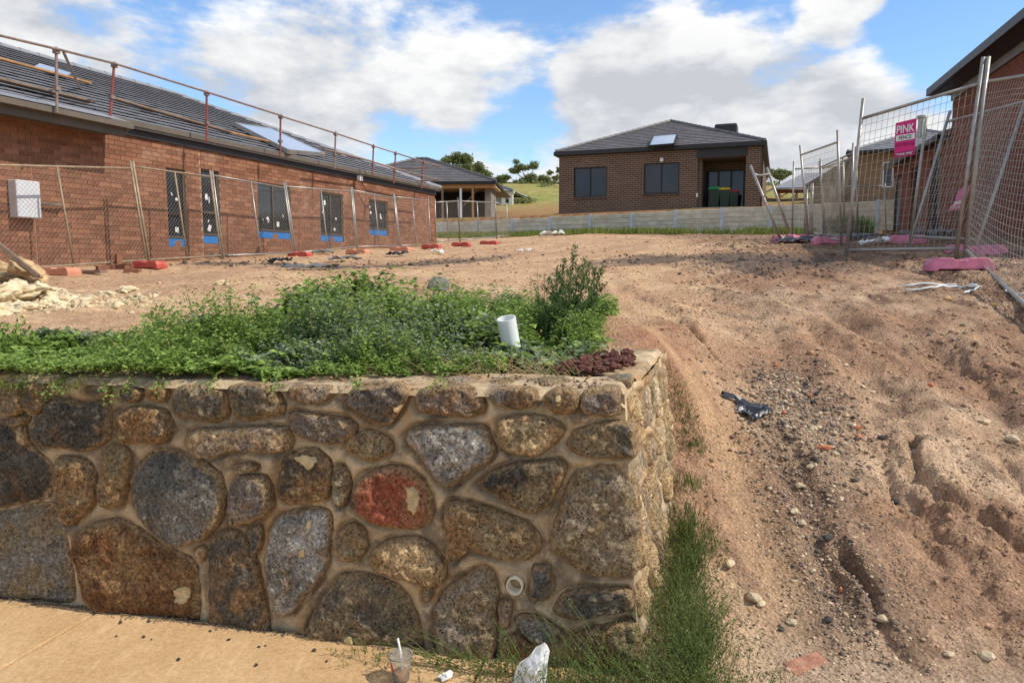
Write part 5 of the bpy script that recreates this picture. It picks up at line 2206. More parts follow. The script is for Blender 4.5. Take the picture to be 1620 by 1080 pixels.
# ---------------------------------------------------------------- gum trees on the hill
def make_leaf(name, c1, c2, trans=.25, rough=.6):
    m = NM(name)
    r = m.island()
    cc = m.mix(r, tuple(c1), tuple(c2))
    cc = m.scale_col(cc, m.ramp(m.math('FRACT', m.math('MULTIPLY', r, 13.7)), 0, 1, .75, 1.25, False))
    m.fin(cc, rough, 0, .3)
    tr = m.N.new('ShaderNodeBsdfTranslucent')
    m.L.new(m.scale_col(cc, 1.4), tr.inputs['Color'])
    mx = m.N.new('ShaderNodeMixShader')
    mx.inputs[0].default_value = trans
    out = m.N['Material Output']
    m.L.new(m.bsdf.outputs[0], mx.inputs[1])
    m.L.new(tr.outputs[0], mx.inputs[2])
    m.L.new(mx.outputs[0], out.inputs['Surface'])
    return m.m


def leaves_mesh(name, pos, along, nrm, length, width, mat, parent=None, fold=.25, loc=None):
    """pointed folded leaves: base, two sides, tip; one quad bent along the rib"""
    pos, along, nrm = (np.asarray(v, float) for v in (pos, along, nrm))
    length = np.asarray(length, float).reshape(-1, 1)
    width = np.asarray(width, float).reshape(-1, 1)
    along /= np.linalg.norm(along, axis=1, keepdims=True) + 1e-9
    side = np.cross(along, nrm)
    side /= np.linalg.norm(side, axis=1, keepdims=True) + 1e-9
    up = np.cross(side, along)
    mid = pos + along * length * .45
    L_ = mid + side * width / 2 + up * width * fold
    R_ = mid - side * width / 2 + up * width * fold
    T = pos + along * length - up * length * .08
    n = len(pos)
    co = np.stack([pos, R_, T, L_], 1).reshape(-1, 3)
    i = np.arange(n)[:, None] * 4
    f = np.concatenate([i + np.array([[0, 1, 2]]), i + np.array([[0, 2, 3]])], 0)
    return link_mesh(name, co, f, mat, parent, loc=loc)


M['gum_leaf'] = make_leaf('gum_leaf', srgb(98, 108, 66), srgb(138, 144, 92), .35)
M['bark'] = plain('pale_gum_bark', srgb(176, 162, 140), .9, 0, .25, 3)


def rand_unit(n):
    v = RNG.normal(size=(n, 3))
    return v / np.linalg.norm(v, axis=1, keepdims=True)


def gum_tree(px0, px1, py_top, py_bot, Y, clumps, label, seed, dens=900, ground=None, group='gum trees on the hill'):
    """clumps in fractions of the tree's box: (x, z, radius)"""
    rnd = random.Random(seed)
    a, b = P(px0, py_top, Y), P(px1, py_bot, Y)
    gx = (a.x + b.x) / 2
    gz = float(far_h(np.array([gx]), np.array([Y]))[0])
    root = empty('gum_tree', (gx, Y, gz - .3), label, 'tree', group)
    w, h = b.x - a.x, a.z - b.z
    W0 = Vector((gx, Y, gz - .3))
    mb = MB()
    forks = []
    top = Vector((gx, Y, max(b.z - h * .05, gz + .5)))
    mb.tube([W0, W0.lerp(top, .5) + Vector((rnd.uniform(-.2, .2), 0, 0)), top], .035 * w + .12, 8, True, .03 * w + .05)
    ps, als, nrs, ln = [], [], [], []
    for (fx, fz, fr_) in clumps:
        c = Vector((a.x + w * fx, Y + rnd.uniform(-.3, .3) * w * .5, b.z + h * fz))
        r = fr_ * w
        mid = top.lerp(c, .55) + Vector((rnd.uniform(-.1, .1) * w, rnd.uniform(-.1, .1) * w, -.06 * h))
        mb.tube([top, mid, c], .02 * w + .04, 6, True, .02)
        n = max(60, int(dens * (fr_ / .2) ** 2))
        for sub in range(5):
            cc = np.array(c) + RNG.normal(size=3) * r * np.array([.5, .5, .32])
            k = n // 5
            u = rand_unit(k)
            rr = (RNG.random((k, 1)) ** .45) * r * .62
            ps.append(cc + u * rr * np.array([1.1, 1.0, .72]))
            d = rand_unit(k) * .8 + np.array([0, 0, -.6])
            als.append(d)
            nrs.append(u + rand_unit(k) * .6)
            ln.append(RNG.uniform(.7, 1.3, k))
    mb.build('trunk', M['bark'], root, smooth=True)
    ps, als, nrs, ln = np.concatenate(ps), np.concatenate(als), np.concatenate(nrs), np.concatenate(ln)
    s = .0035 * Y
    leaves_mesh('crown', ps, als, nrs, ln * s, ln * s * .42, M['gum_leaf'], root)


gum_tree(694, 776, 243, 294, 95, [(.16, .80, .15), (.38, .86, .17), (.55, .80, .15), (.30, .55, .15), (.50, .52, .19), (.72, .52, .17), (.88, .30, .14), (.66, .25, .16), (.45, .25, .15), (.25, .30, .10), (.96, .12, .09), (-.06, .62, .06)],
         'large round gum tree rising behind the dark hip roof', 3, 1500)
gum_tree(806, 866, 257, 302, 118, [(.10, .75, .12), (.30, .88, .13), (.62, .86, .15), (.48, .45, .2), (.75, .40, .2), (.25, .40, .13), (.9, .35, .14), (.55, .15, .22), (.20, .12, .14), (.85, .1, .16)],
         'tall spreading gum tree in the clump left of the dark brick house', 4, 1300)
gum_tree(783, 812, 276, 304, 120, [(.25, .80, .22), (.6, .85, .2), (.4, .5, .2), (.8, .4, .25), (.3, .15, .25)], 'small gum tree at the left end of the hilltop clump', 5, 700)
gum_tree(866, 888, 262, 300, 122, [(.2, .75, .13), (.6, .5, .2), (.3, .3, .18), (.85, .85, .12)], 'thin gum tree half hidden by the corner of the dark brick house', 6, 500)
gum_tree(1196, 1222, 264, 284, 118, [(.3, .6, .3), (.7, .55, .28), (.5, .3, .3)], 'dark gum tree showing beside the right wall of the dark brick house', 7, 900)
gum_tree(1222, 1246, 266, 285, 122, [(.4, .6, .33), (.7, .5, .26), (.3, .3, .28)], 'round dark gum tree farther right on the hilltop', 8, 900)

# ---------------------------------------------------------------- fences
def bil(bl, br, tl, tr, s, t):
    return (bl * (1 - s) + br * s) * (1 - t) + (tl * (1 - s) + tr * s) * t


def wire_patch(bl, br, tl, tr, parent, kind, cell=(.06, .10), r=.0024, sag=0.0, seed=0):
    """weld mesh or chain link over a four-cornered frame"""
    w = ((br - bl).length + (tr - tl).length) / 2
    h = ((tl - bl).length + (tr - br).length) / 2
    nrm = (br - bl).cross(tl - bl).normalized()
    vs, fs = [], []

    def wire(pts):
        nonlocal vs, fs
        b = len(vs)
        n = len(pts)
        d = (pts[-1] - pts[0]).normalized()
        s = d.cross(nrm).normalized()
        for p in pts:
            vs += [p + nrm * r, p - nrm * r * .6 + s * r, p - nrm * r * .6 - s * r]
        for i in range(n - 1):
            for k in range(3):
                k2 = (k + 1) % 3
                fs.append((b + i * 3 + k, b + i * 3 + k2, b + i * 3 + 3 + k2, b + i * 3 + 3 + k))

    def pt(s, t):
        p = bil(bl, br, tl, tr, s, t)
        if sag:
            p = p + nrm * (sag * math.sin(math.pi * s) * math.sin(math.pi * t) * (1 + .6 * noise.noise(Vector((s * 3, t * 3, seed))))) + Vector((0, 0, -sag * .5 * math.sin(math.pi * s) * (.5 + noise.noise(Vector((s * 2, t * 4, seed + 9))))))
        return p
    ns = 8 if sag else 3
    if kind == 'weld':
        nv, nh = max(2, int(w / cell[0])), max(2, int(h / cell[1]))
        for i in range(1, nv):
            wire([pt(i / nv, k / ns) for k in range(ns + 1)])
        for j in range(1, nh):
            wire([pt(k / ns, j / nh) for k in range(ns + 1)])
    else:
        c = cell[0]
        A, B = w / c, h / c
        for sg in (1, -1):
            k = -int(B) - 1
            while k < A + B + 1:
                # line x = k + sg*y
                ys = []
                if sg == 1:
                    y0, y1 = max(0, -k), min(B, A - k)
                    f = lambda y: k + y
                else:
                    y0, y1 = max(0, k - A), min(B, k)
                    f = lambda y: k - y
                if y1 - y0 > .2:
                    wire([pt(f(y0 + (y1 - y0) * q / ns) / A, (y0 + (y1 - y0) * q / ns) / B) for q in range(ns + 1)])
                k += 1
    o = link_mesh('wire_mesh', vs, fs, M['wire'], parent)
    o['kind'] = 'stuff'
    return o


def fence_panel(bl, br, tl, tr, label, group, kind='weld', ft=.88, fb=.06, mids=(), mat='galv', cell=(.06, .10), r=.020, sag=.0, seed=0, ft2=None, fb2=None, sinkl=.04, sinkr=.04):
    """two posts standing in the ground, rails and wire; ft/fb: height fractions of the rails"""
    ft2 = ft if ft2 is None else ft2
    fb2 = fb if fb2 is None else fb2
    root = empty('temporary_fence', (bl + br) / 2, label, 'fence', group)
    mt = M[mat]
    for a, b in ((bl, tl), (br, tr)):
        d = (b - a).normalized()
        mb = MB()
        mb.tube([a - d * .05, a.lerp(b, .5), b], r, 8)
        mb.build('post', mt, root, smooth=True)
    c = [bl.lerp(tl, fb), br.lerp(tr, fb2), bl.lerp(tl, ft), br.lerp(tr, ft2)]
    for a, b in ((c[0], c[1]), (c[2], c[3])):
        mb = MB()
        mb.tube([a, a.lerp(b, .5), b], r * .85, 8)
        mb.build('rail', mt, root, smooth=True)
    for s in mids:
        mb = MB()
        mb.tube([bil(*c, s, 0), bil(*c, s + .0, 1)], r * .8, 8)
        mb.build('mid_post', mt, root, smooth=True)
    wire_patch(*c, root, kind, cell, r=.0024 if kind == 'weld' else .0017, sag=sag, seed=seed)
    return root


def fence_foot(base, along, mat, label, group, L=.66, Wd=.24, H=.15):
    a = Vector((along[0], along[1], 0)).normalized()
    s = Vector((-a.y, a.x, 0))
    up = Vector((0, 0, 1))
    prof = [(-.5, 0), (-.5, .55), (-.42, 1), (-.12, 1), (-.1, .86), (.1, .86), (.12, 1), (.42, 1), (.5, .55), (.5, 0), (.36, 0), (.33, .16), (-.33, .16), (-.36, 0)]
    mb = MB()
    v0 = [base + a * (x * L) + s * (-Wd / 2 + .015 * z) + up * (z * H) for x, z in prof]
    v1 = [base + a * (x * L) + s * (Wd / 2 - .015 * z) + up * (z * H) for x, z in prof]
    n = len(prof)
    mb.add(v0 + v1, [tuple(range(n)), tuple(range(2 * n - 1, n - 1, -1))] + [(i, n + i, n + (i + 1) % n, (i + 1) % n) for i in range(n)])
    o = mb.build('fence_block', mat, None)
    bv = o.modifiers.new('bevel', 'BEVEL')
    bv.width = .012
    bv.segments = 2
    bv.limit_method = 'ANGLE'
    return set_props(o, label, 'fence block', group)


def gz(p, dz=0.0):
    return Vector((p[0], p[1], hz(p[0], p[1]) + dz))


def build_left_fence():
    g = 'wire fence panels along the long brick house'
    bt = [((-95, 424), (-128, 250)), ((235, 412), (208, 255)), ((352, 408), (334, 270)), ((467, 398), (450, 289)), ((565, 396), (556, 296)), ((633, 391), (623, 307)), ((682, 387), (678, 312))]
    pts = []
    for b, t in bt:
        u, _ = LH.hit(*b, .85)
        p = LH.p(u, .85, 0)
        p = gz(p)
        ut, zt = LH.hit(*t, .60)
        q = LH.p(ut, .60, zt)
        pts.append((p, q))
    names = ['wire fence panel nearest the camera, in front of the white meter box', 'leaning wire fence panel in front of the two narrow windows', 'wire fence panel between the second and third window of the brick house',
             'wire fence panel before the third and fourth window of the brick house', 'wire fence panel before the last window of the brick house', 'wire fence panel at the far corner of the brick house']
    for i in range(6):
        (a, A), (b, B) = pts[i], pts[i + 1]
        o = LH.u * .03
        fence_panel(a + o, b - o, A + o, B - o, names[i], g, 'chain', .95 if i else .96, .05, (.58,) if i == 0 else (.5,), 'galv_rust' if i < 2 else 'galv', (.075, .075), .021, 0, i, ft2=.93)
    # the stretch that turns across the block
    ends = [((690, 389), (688, 315)), ((728, 387), (724, 313)), ((786, 382), (783, 316)), ((804, 380), (801, 321))]
    Ys = [26.3, 27.6, 29.6, 30.6]
    q = []
    for (b, t), Y in zip(ends, Ys):
        p = P(*b, Y)
        p = gz(p, 0)
        q.append((p, P(*t, Y)))
    nm = ['wire fence panel between the brick house corner and the sleeper wall', 'long wire fence panel crossing in front of the sleeper wall', 'short wire fence end panel beside the weeds at the sleeper wall']
    for i in range(3):
        (a, A), (b, B) = q[i], q[i + 1]
        fence_panel(a, b, A, B, nm[i], 'wire fence panels crossing the back of the block', 'chain', .93, .06, (.5,) if i < 2 else (), 'galv', (.09, .09), .024)
    feet = [(97, 437, 'pale_red_plastic', 'faded pink fence foot left of the loose bricks', 0), (237, 426, 'red_plastic', 'red plastic fence foot under the leaning fence post', 0), (475, 404, 'red_plastic', 'red plastic fence foot below the third window', 0),
            (566, 402, 'pale_red_plastic', 'faded fence foot below the fourth window of the brick house', 0), (634, 398, 'pale_red_plastic', 'muddy pale fence foot below the last window', 0), (683, 394, 'red_plastic', 'red fence foot at the far corner of the brick house', 0),
            (730, 391, 'red_plastic', 'red fence foot under the crossing fence, right of the house corner', 0), (774, 388, 'red_plastic', 'red fence foot nearest the sleeper wall', 0)]
    for px, py, m_, lab, _ in feet:
        lab = lab.replace('fence foot', 'fence block')
        p = gp(px, py)
        fence_foot(gz(p, -.02), LH.n, M[m_], lab, 'fence blocks along the left fence', .55, .24, .13)


build_left_fence()
GR = 'temporary steel fence panels on the right'


def build_right_fence():
    # panel with the sign
    bl, br = gp(1338, 408), gp(1512, 413)
    yl, yr = bl.y, br.y
    print('RIGHT FENCE', tuple(bl), tuple(br))
    bl, br = gz(bl), gz(br, .06)
    tl, tr = P(1366, 156, yl), P(1556, 91, yr)
    fence_panel(bl, br, tl, tr, 'tall steel mesh fence panel carrying the pink sign', GR, 'weld', .875, .045, (), 'galv', (.062, .105), .024, .02, 1, ft2=.87, fb2=.03)
    # near panel, its foot kicked out towards the camera
    b0 = br + Vector((.09, -.03, 0))
    t0 = P(1564, 90, b0.y)
    e = gp(1622, 506)
    dirv = (Vector(e) - b0)
    b1 = b0 + dirv.normalized() * 3.5
    b1.z = hz(b1.x, b1.y) + .05
    t1 = P(1715, 60, b0.y + .2)
    fence_panel(b0, b1, t0, t1, 'nearest steel mesh fence panel, twisted with its bottom rail kicked out', GR, 'weld', .875, .02, (), 'galv', (.062, .105), .026, .10, 2, ft2=.86, fb2=.03)
    # leaning panel behind
    l0, r0 = gz(P(1438, 376, 11.0)), gz(P(1541, 394, 9.5))
    fence_panel(l0, r0, P(1503, 176, 11.4), P(1629, 140, 10.2), 'leaning steel fence panel against the red brick wall', GR, 'weld', .92, .09, (), 'galv', (.065, .11), .022, .03, 3)
    mb = MB()
    mb.tube([gz(P(1440, 376, 11.6)), P(1466, 186, 11.6)], .024, 8)
    o = mb.build('steel_pole', M['galv'], None, smooth=True)
    set_props(o, 'single tilted steel post between the pink sign and the red brick wall', 'pole')
    # stack of panels seen edge on
    labs = ['steel fence panel seen edge on, leftmost of the bundle under the sign', 'steel fence panel seen edge on in the middle of the bundle', 'steel fence panel seen edge on at the right of the bundle']
    for k, (xb, xt, yt, Y, dx) in enumerate(((1331, 1325, 206, 12.8, .5), (1346, 1350, 226, 14.0, .7), (1357, 1354, 232, 15.0, .4))):
        a = gz(P(xb, 392, Y))
        b = gz(a + Vector((dx * .4, 1.9, 0)))
        A = P(xt, yt, Y)
        B = b + Vector((A - a)) + Vector((-.1, 0, -.1))
        fence_panel(a, b, A, B, labs[k], GR, 'weld', .9, .06, (), 'galv', (.065, .11), .022)
    # panel by the sleeper wall
    a, b = gz(P(1253, 373, 17)), gz(P(1336, 377, 17.5))
    fence_panel(a, b, P(1256, 255, 17), P(1334, 250, 17.5), 'steel fence panel standing before the sleeper wall, right of the ladder frame', GR, 'weld', .9, .03, (), 'galv', (.07, .12), .022)
    a, b = gz(P(1287, 370, 22)), gz(P(1402, 368, 22))
    fence_panel(a, b, P(1283, 292, 22), P(1400, 290, 22), 'low steel fence panel farthest back beside the red brick house', GR, 'weld', .95, .05, (), 'galv', (.08, .13), .022)
    labs = ['narrow fence panel seen edge on, left one of the pair by the sleeper wall', 'narrow fence panel seen edge on, right one of the pair by the sleeper wall']
    for k, (x, yt) in enumerate(((1274, 300), (1283, 290))):
        Y = 19 + k * .5
        a = gz(P(x, 372, Y))
        b = gz(a + Vector((.75, 2.0, 0)))
        A = P(x + 3, yt, Y)
        fence_panel(a, b, A, b + (A - a), labs[k], GR, 'weld', .95, .05, (), 'galv', (.07, .12), .022)
    # ladder-like frame propped on the ground
    Y = 14.5
    root = empty('propped_ladder', gz(P(1240, 385, Y)), 'bent steel ladder frame leaning over the dirt near the sleeper wall', 'ladder')
    f0, f1 = gz(P(1238, 388, Y)), P(1187, 262, Y + .3)
    g0, g1 = P(1250, 371, Y + .6), P(1213, 265, Y + .8)
    for a, b, n_ in ((f0, f1, 'leg'), (g0, g1, 'leg')):
        mb = MB()
        mb.tube([a, b], .026, 8)
        mb.build(n_, M['galv'], root, smooth=True)
    mb = MB()
    a, b = P(1193, 276, Y + .3), P(1217, 274, Y + .8)
    mb.tube([a, a.lerp(b, .3) + Vector((0, 0, -.03)), a.lerp(b, .7) + Vector((0, 0, -.03)), b], .022, 8)
    mb.build('rung', M['galv'], root, smooth=True)
    mb = MB()
    mb.tube([f0.lerp(f1, .06), f0.lerp(f1, .06) + Vector((.1, .1, .03)), P(1245, 375, Y + .4), g0], .022, 8)
    mb.build('rung', M['galv'], root, smooth=True)
    # pink feet
    feet = [((1515, 430), (1, -.28), 'large pink fence foot holding the nearest fence posts', .64, .26, .15), ((1435, 386), (.35, -1), 'pink fence foot seen end on under the leaning fence panel', .55, .26, .17),
            ((1541, 402), (1, -.3), 'long pink fence foot behind the nearest fence posts', .70, .26, .16), ((1243, 384), (.6, -.8), 'dark pink fence foot at the base of the ladder frame', .55, .26, .17),
            ((1313, 386), (1, -.1), 'muddy pink fence foot in the scrap heap', .62, .26, .15), ((1262, 378), (1, -.1), 'pink fence foot farthest back in the scrap heap', .6, .28, .16)]
    for (px, py), al, lab, L, W, H in feet:
        lab = lab.replace('fence foot', 'fence block')
        p = gp(px, py)
        fence_foot(gz(p, -.035), al, M['pink_plastic'], lab, 'pink fence blocks', L, W, H)
    return tl, tr, bl, br


tl, tr, bl, br = build_right_fence()


# ---- the sign
def text_mesh(txt, name, mat, parent, o, ux, uy, h, width=None, nz=None, bold=.0):
    cu = bpy.data.curves.new(name, 'FONT')
    cu.body = txt
    cu.size = 1
    cu.offset = bold
    cu.extrude = 0
    ob = bpy.data.objects.new('t', cu)
    COL.objects.link(ob)
    dg = bpy.context.evaluated_depsgraph_get()
    me = bpy.data.meshes.new_from_object(ob.evaluated_get(dg))
    bpy.data.objects.remove(ob)
    co = np.array([v.co[:] for v in me.vertices])
    x0, x1, y0, y1 = co[:, 0].min(), co[:, 0].max(), co[:, 1].min(), co[:, 1].max()
    sy = h / (y1 - y0)
    sx = sy if width is None else width / (x1 - x0)
    w = (x1 - x0) * sx
    pts = [Vector(o) + ux * ((c[0] - x0) * sx - w / 2) + uy * ((c[1] - y0) * sy) for c in co]
    fs = [tuple(p.vertices) for p in me.polygons]
    bpy.data.meshes.remove(me)
    return link_mesh(name, pts, fs, mat, parent)


def build_sign():
    nrm = (br - bl).cross(tl - bl).normalized()
    if nrm.y > 0:
        nrm = -nrm
    pl = bl + nrm * .035
    c = [on_plane(px, py, pl, nrm) for px, py in ((1414, 250), (1447, 245), (1450, 187), (1417, 195))]
    root = empty('fence_sign', c[0].lerp(c[1], .5), 'pink sign with white PINK lettering hanging on the tall fence panel', 'sign')
    pink = plain('magenta_print', srgb(206, 42, 120), .45, 0, .08, 3)
    pinkd = plain('dark_magenta_print', srgb(150, 26, 88), .45, 0, .06, 3)
    mb = MB()
    mb.prism(c, -nrm * .006)
    mb.build('board', pink, root)
    ux = (c[1] - c[0]).normalized()
    uy = (c[3] - c[0]).normalized()
    W, H = (c[1] - c[0]).length, (c[3] - c[0]).length
    at = lambda x, y, lift=.003: c[0] + (c[1] - c[0]) * x + (c[3] - c[0]) * y + nrm * lift
    mb = MB()
    mb.quad(at(.06, .46), at(.96, .46), at(.96, .63), at(.06, .63))
    mb.build('white_band', M['white_paint'], root)
    mb = MB()
    mb.quad(at(.03, .02), at(.97, .02), at(.97, .14), at(.03, .14))
    mb.build('bottom_band', pinkd, root)
    text_mesh('PINK', 'lettering', M['white_paint'], root, at(.5, .68, .005), ux, uy, H * .23, W * .86, bold=.02)
    text_mesh('FENCE', 'lettering', M['frame_black'], root, at(.5, .49, .006), ux, uy, H * .11, W * .6, bold=.01)
    text_mesh('0413 004 466', 'lettering', pinkd, root, at(.5, .295, .005), ux, uy, H * .11, W * .88, bold=.01)
    text_mesh('"THINK PINK"', 'lettering', M['white_paint'], root, at(.5, .04, .007), ux, uy, H * .07, W * .84, bold=.01)
    # bent sign lower down behind
    Y = 9.4
    a = [P(1499, 334, Y), P(1517, 331, Y - .05), P(1534, 293, Y - .1), P(1517, 300, Y)]
    pink = plain('faded_pink_print', srgb(206, 110, 150), .5, 0, .1, 5)
    root = empty('bent_sign', a[0].lerp(a[1], .5), 'small pink and white bent sign hanging behind the near fence posts', 'sign')
    m0, m1 = a[0].lerp(a[3], .45), a[1].lerp(a[2], .45)
    mb = MB()
    mb.add([a[0], a[1], m1 + Vector((0, -.05, 0)), m0 + Vector((0, -.05, 0)), a[2], a[3]], [(0, 1, 2, 3), (3, 2, 4, 5)])
    o = mb.build('sheet', pink, root)
    sd = o.modifiers.new('solid', 'SOLIDIFY')
    sd.thickness = .004
    f = lambda s, t: bil(a[0], a[1], m0 + Vector((0, -.05, 0)), m1 + Vector((0, -.05, 0)), s, t) + Vector((0, -.012, 0))
    mb = MB()
    mb.quad(f(.05, .55), f(.95, .55), f(.95, .95), f(.05, .95))
    mb.build('white_band', M['white_paint'], root)
    text_mesh('PINK', 'lettering', M['white_paint'], root, f(.5, .08), (f(1, .1) - f(0, .1)).normalized(), (f(.5, 1) - f(.5, 0)).normalized(), (f(.5, 1) - f(.5, 0)).length * .4, (f(1, .1) - f(0, .1)).length * .85)


build_sign()


# ---------------------------------------------------------------- rocks, scraps and rubble
def rock(name, c, dims, mat, seed, rot=0.0, parent=None, sub=3, amp=.3, tilt=0.0, flat=True):
    bm = bmesh.new()
    bmesh.ops.create_icosphere(bm, subdivisions=sub, radius=1)
    off = Vector((seed * 3.1, seed * 1.7, seed * .9))
    rnd = random.Random(seed)
    planes = [(Vector((rnd.uniform(-1, 1), rnd.uniform(-1, 1), rnd.uniform(-1, 1))).normalized(), rnd.uniform(.55, .85)) for _ in range(9)]
    for v in bm.verts:
        p = v.co.copy()
        for n_, d_ in planes:
            k = p.dot(n_) - d_
            if k > 0:
                p -= n_ * k * .9
        p *= 1 + amp * noise.noise(p * 1.6 + off) + amp * .45 * noise.noise(p * 5 + off) + amp * .3 * noise.noise(p * 11 + off) + amp * .2 * noise.noise(p * 23 + off)
        v.co = p
    R = Matrix.Rotation(rot, 3, 'Z') @ Matrix.Rotation(tilt, 3, 'Y')
    co = [Vector(c) + R @ Vector((v.co.x * dims[0], v.co.y * dims[1], v.co.z * dims[2])) for v in bm.verts]
    fs = [tuple(v.index for v in f.verts) for f in bm.faces]
    bm.free()
    return link_mesh(name, co, fs, mat, parent, smooth=not flat)


def sheet(name, c, sx, sy, mat, seed, rot=0.0, amp=.04, n=14, lift=.02, tilt=0.0):
    """a crumpled sheet lying on the ground"""
    fs = []
    off = Vector((seed * 2.3, seed, 0))
    ca, sa = math.cos(rot), math.sin(rot)
    pl, ex = [], []
    for j in range(n):
        for i in range(n):
            x, y = (i / (n - 1) - .5), (j / (n - 1) - .5)
            e = 1 + .35 * noise.noise(Vector((x * 4, y * 4, seed)))
            lx, ly = x * sx * e, y * sy * e
            pl.append((c[0] + lx * ca - ly * sa, c[1] + lx * sa + ly * ca))
            ex.append(lift + amp * (1 + 1.6 * noise.noise(Vector((x * 5, y * 5, 0)) + off) + .8 * abs(noise.noise(Vector((x * 11, y * 11, 0)) + off))) + tilt * y)
    pl = np.array(pl)
    vs = np.column_stack([pl, hgt(pl[:, 0], pl[:, 1]) + np.array(ex)])
    for j in range(n - 1):
        for i in range(n - 1):
            fs.append((j * n + i, j * n + i + 1, (j + 1) * n + i + 1, (j + 1) * n + i))
    o = link_mesh(name, vs, fs, mat, None)
    return o


M['sandstone'] = plain('sandstone', srgb(178, 150, 112), .9, 0, .45, 7, .9, dirt=(*srgb(150, 110, 70), .6))
M['clay'] = plain('pale_clay', srgb(214, 196, 160), .95, 0, .25, 9, .9, dirt=(*srgb(196, 160, 112), .6))
M['basalt'] = plain('grey_basalt', srgb(120, 116, 112), .9, 0, .3, 6, .6, dirt=(*srgb(176, 156, 128), .5))
M['dark_stone'] = plain('dark_small_stone', srgb(66, 62, 60), .85, 0, .3, 20, .5)
M['pale_stone'] = plain('pale_small_stone', srgb(196, 176, 144), .9, 0, .3, 20, .5)
M['brick_bit'] = plain('orange_brick', srgb(188, 116, 84), .9, 0, .25, 40, .4, dirt=(*srgb(180, 144, 112), .7))
M['scoria'] = plain('red_brown_scoria', srgb(104, 66, 56), .9, 0, .3, 40, .6)


ORD = ['first', 'second', 'third', 'fourth', 'fifth', 'sixth', 'seventh', 'eighth', 'ninth', 'tenth', 'eleventh', 'twelfth', 'thirteenth', 'fourteenth']


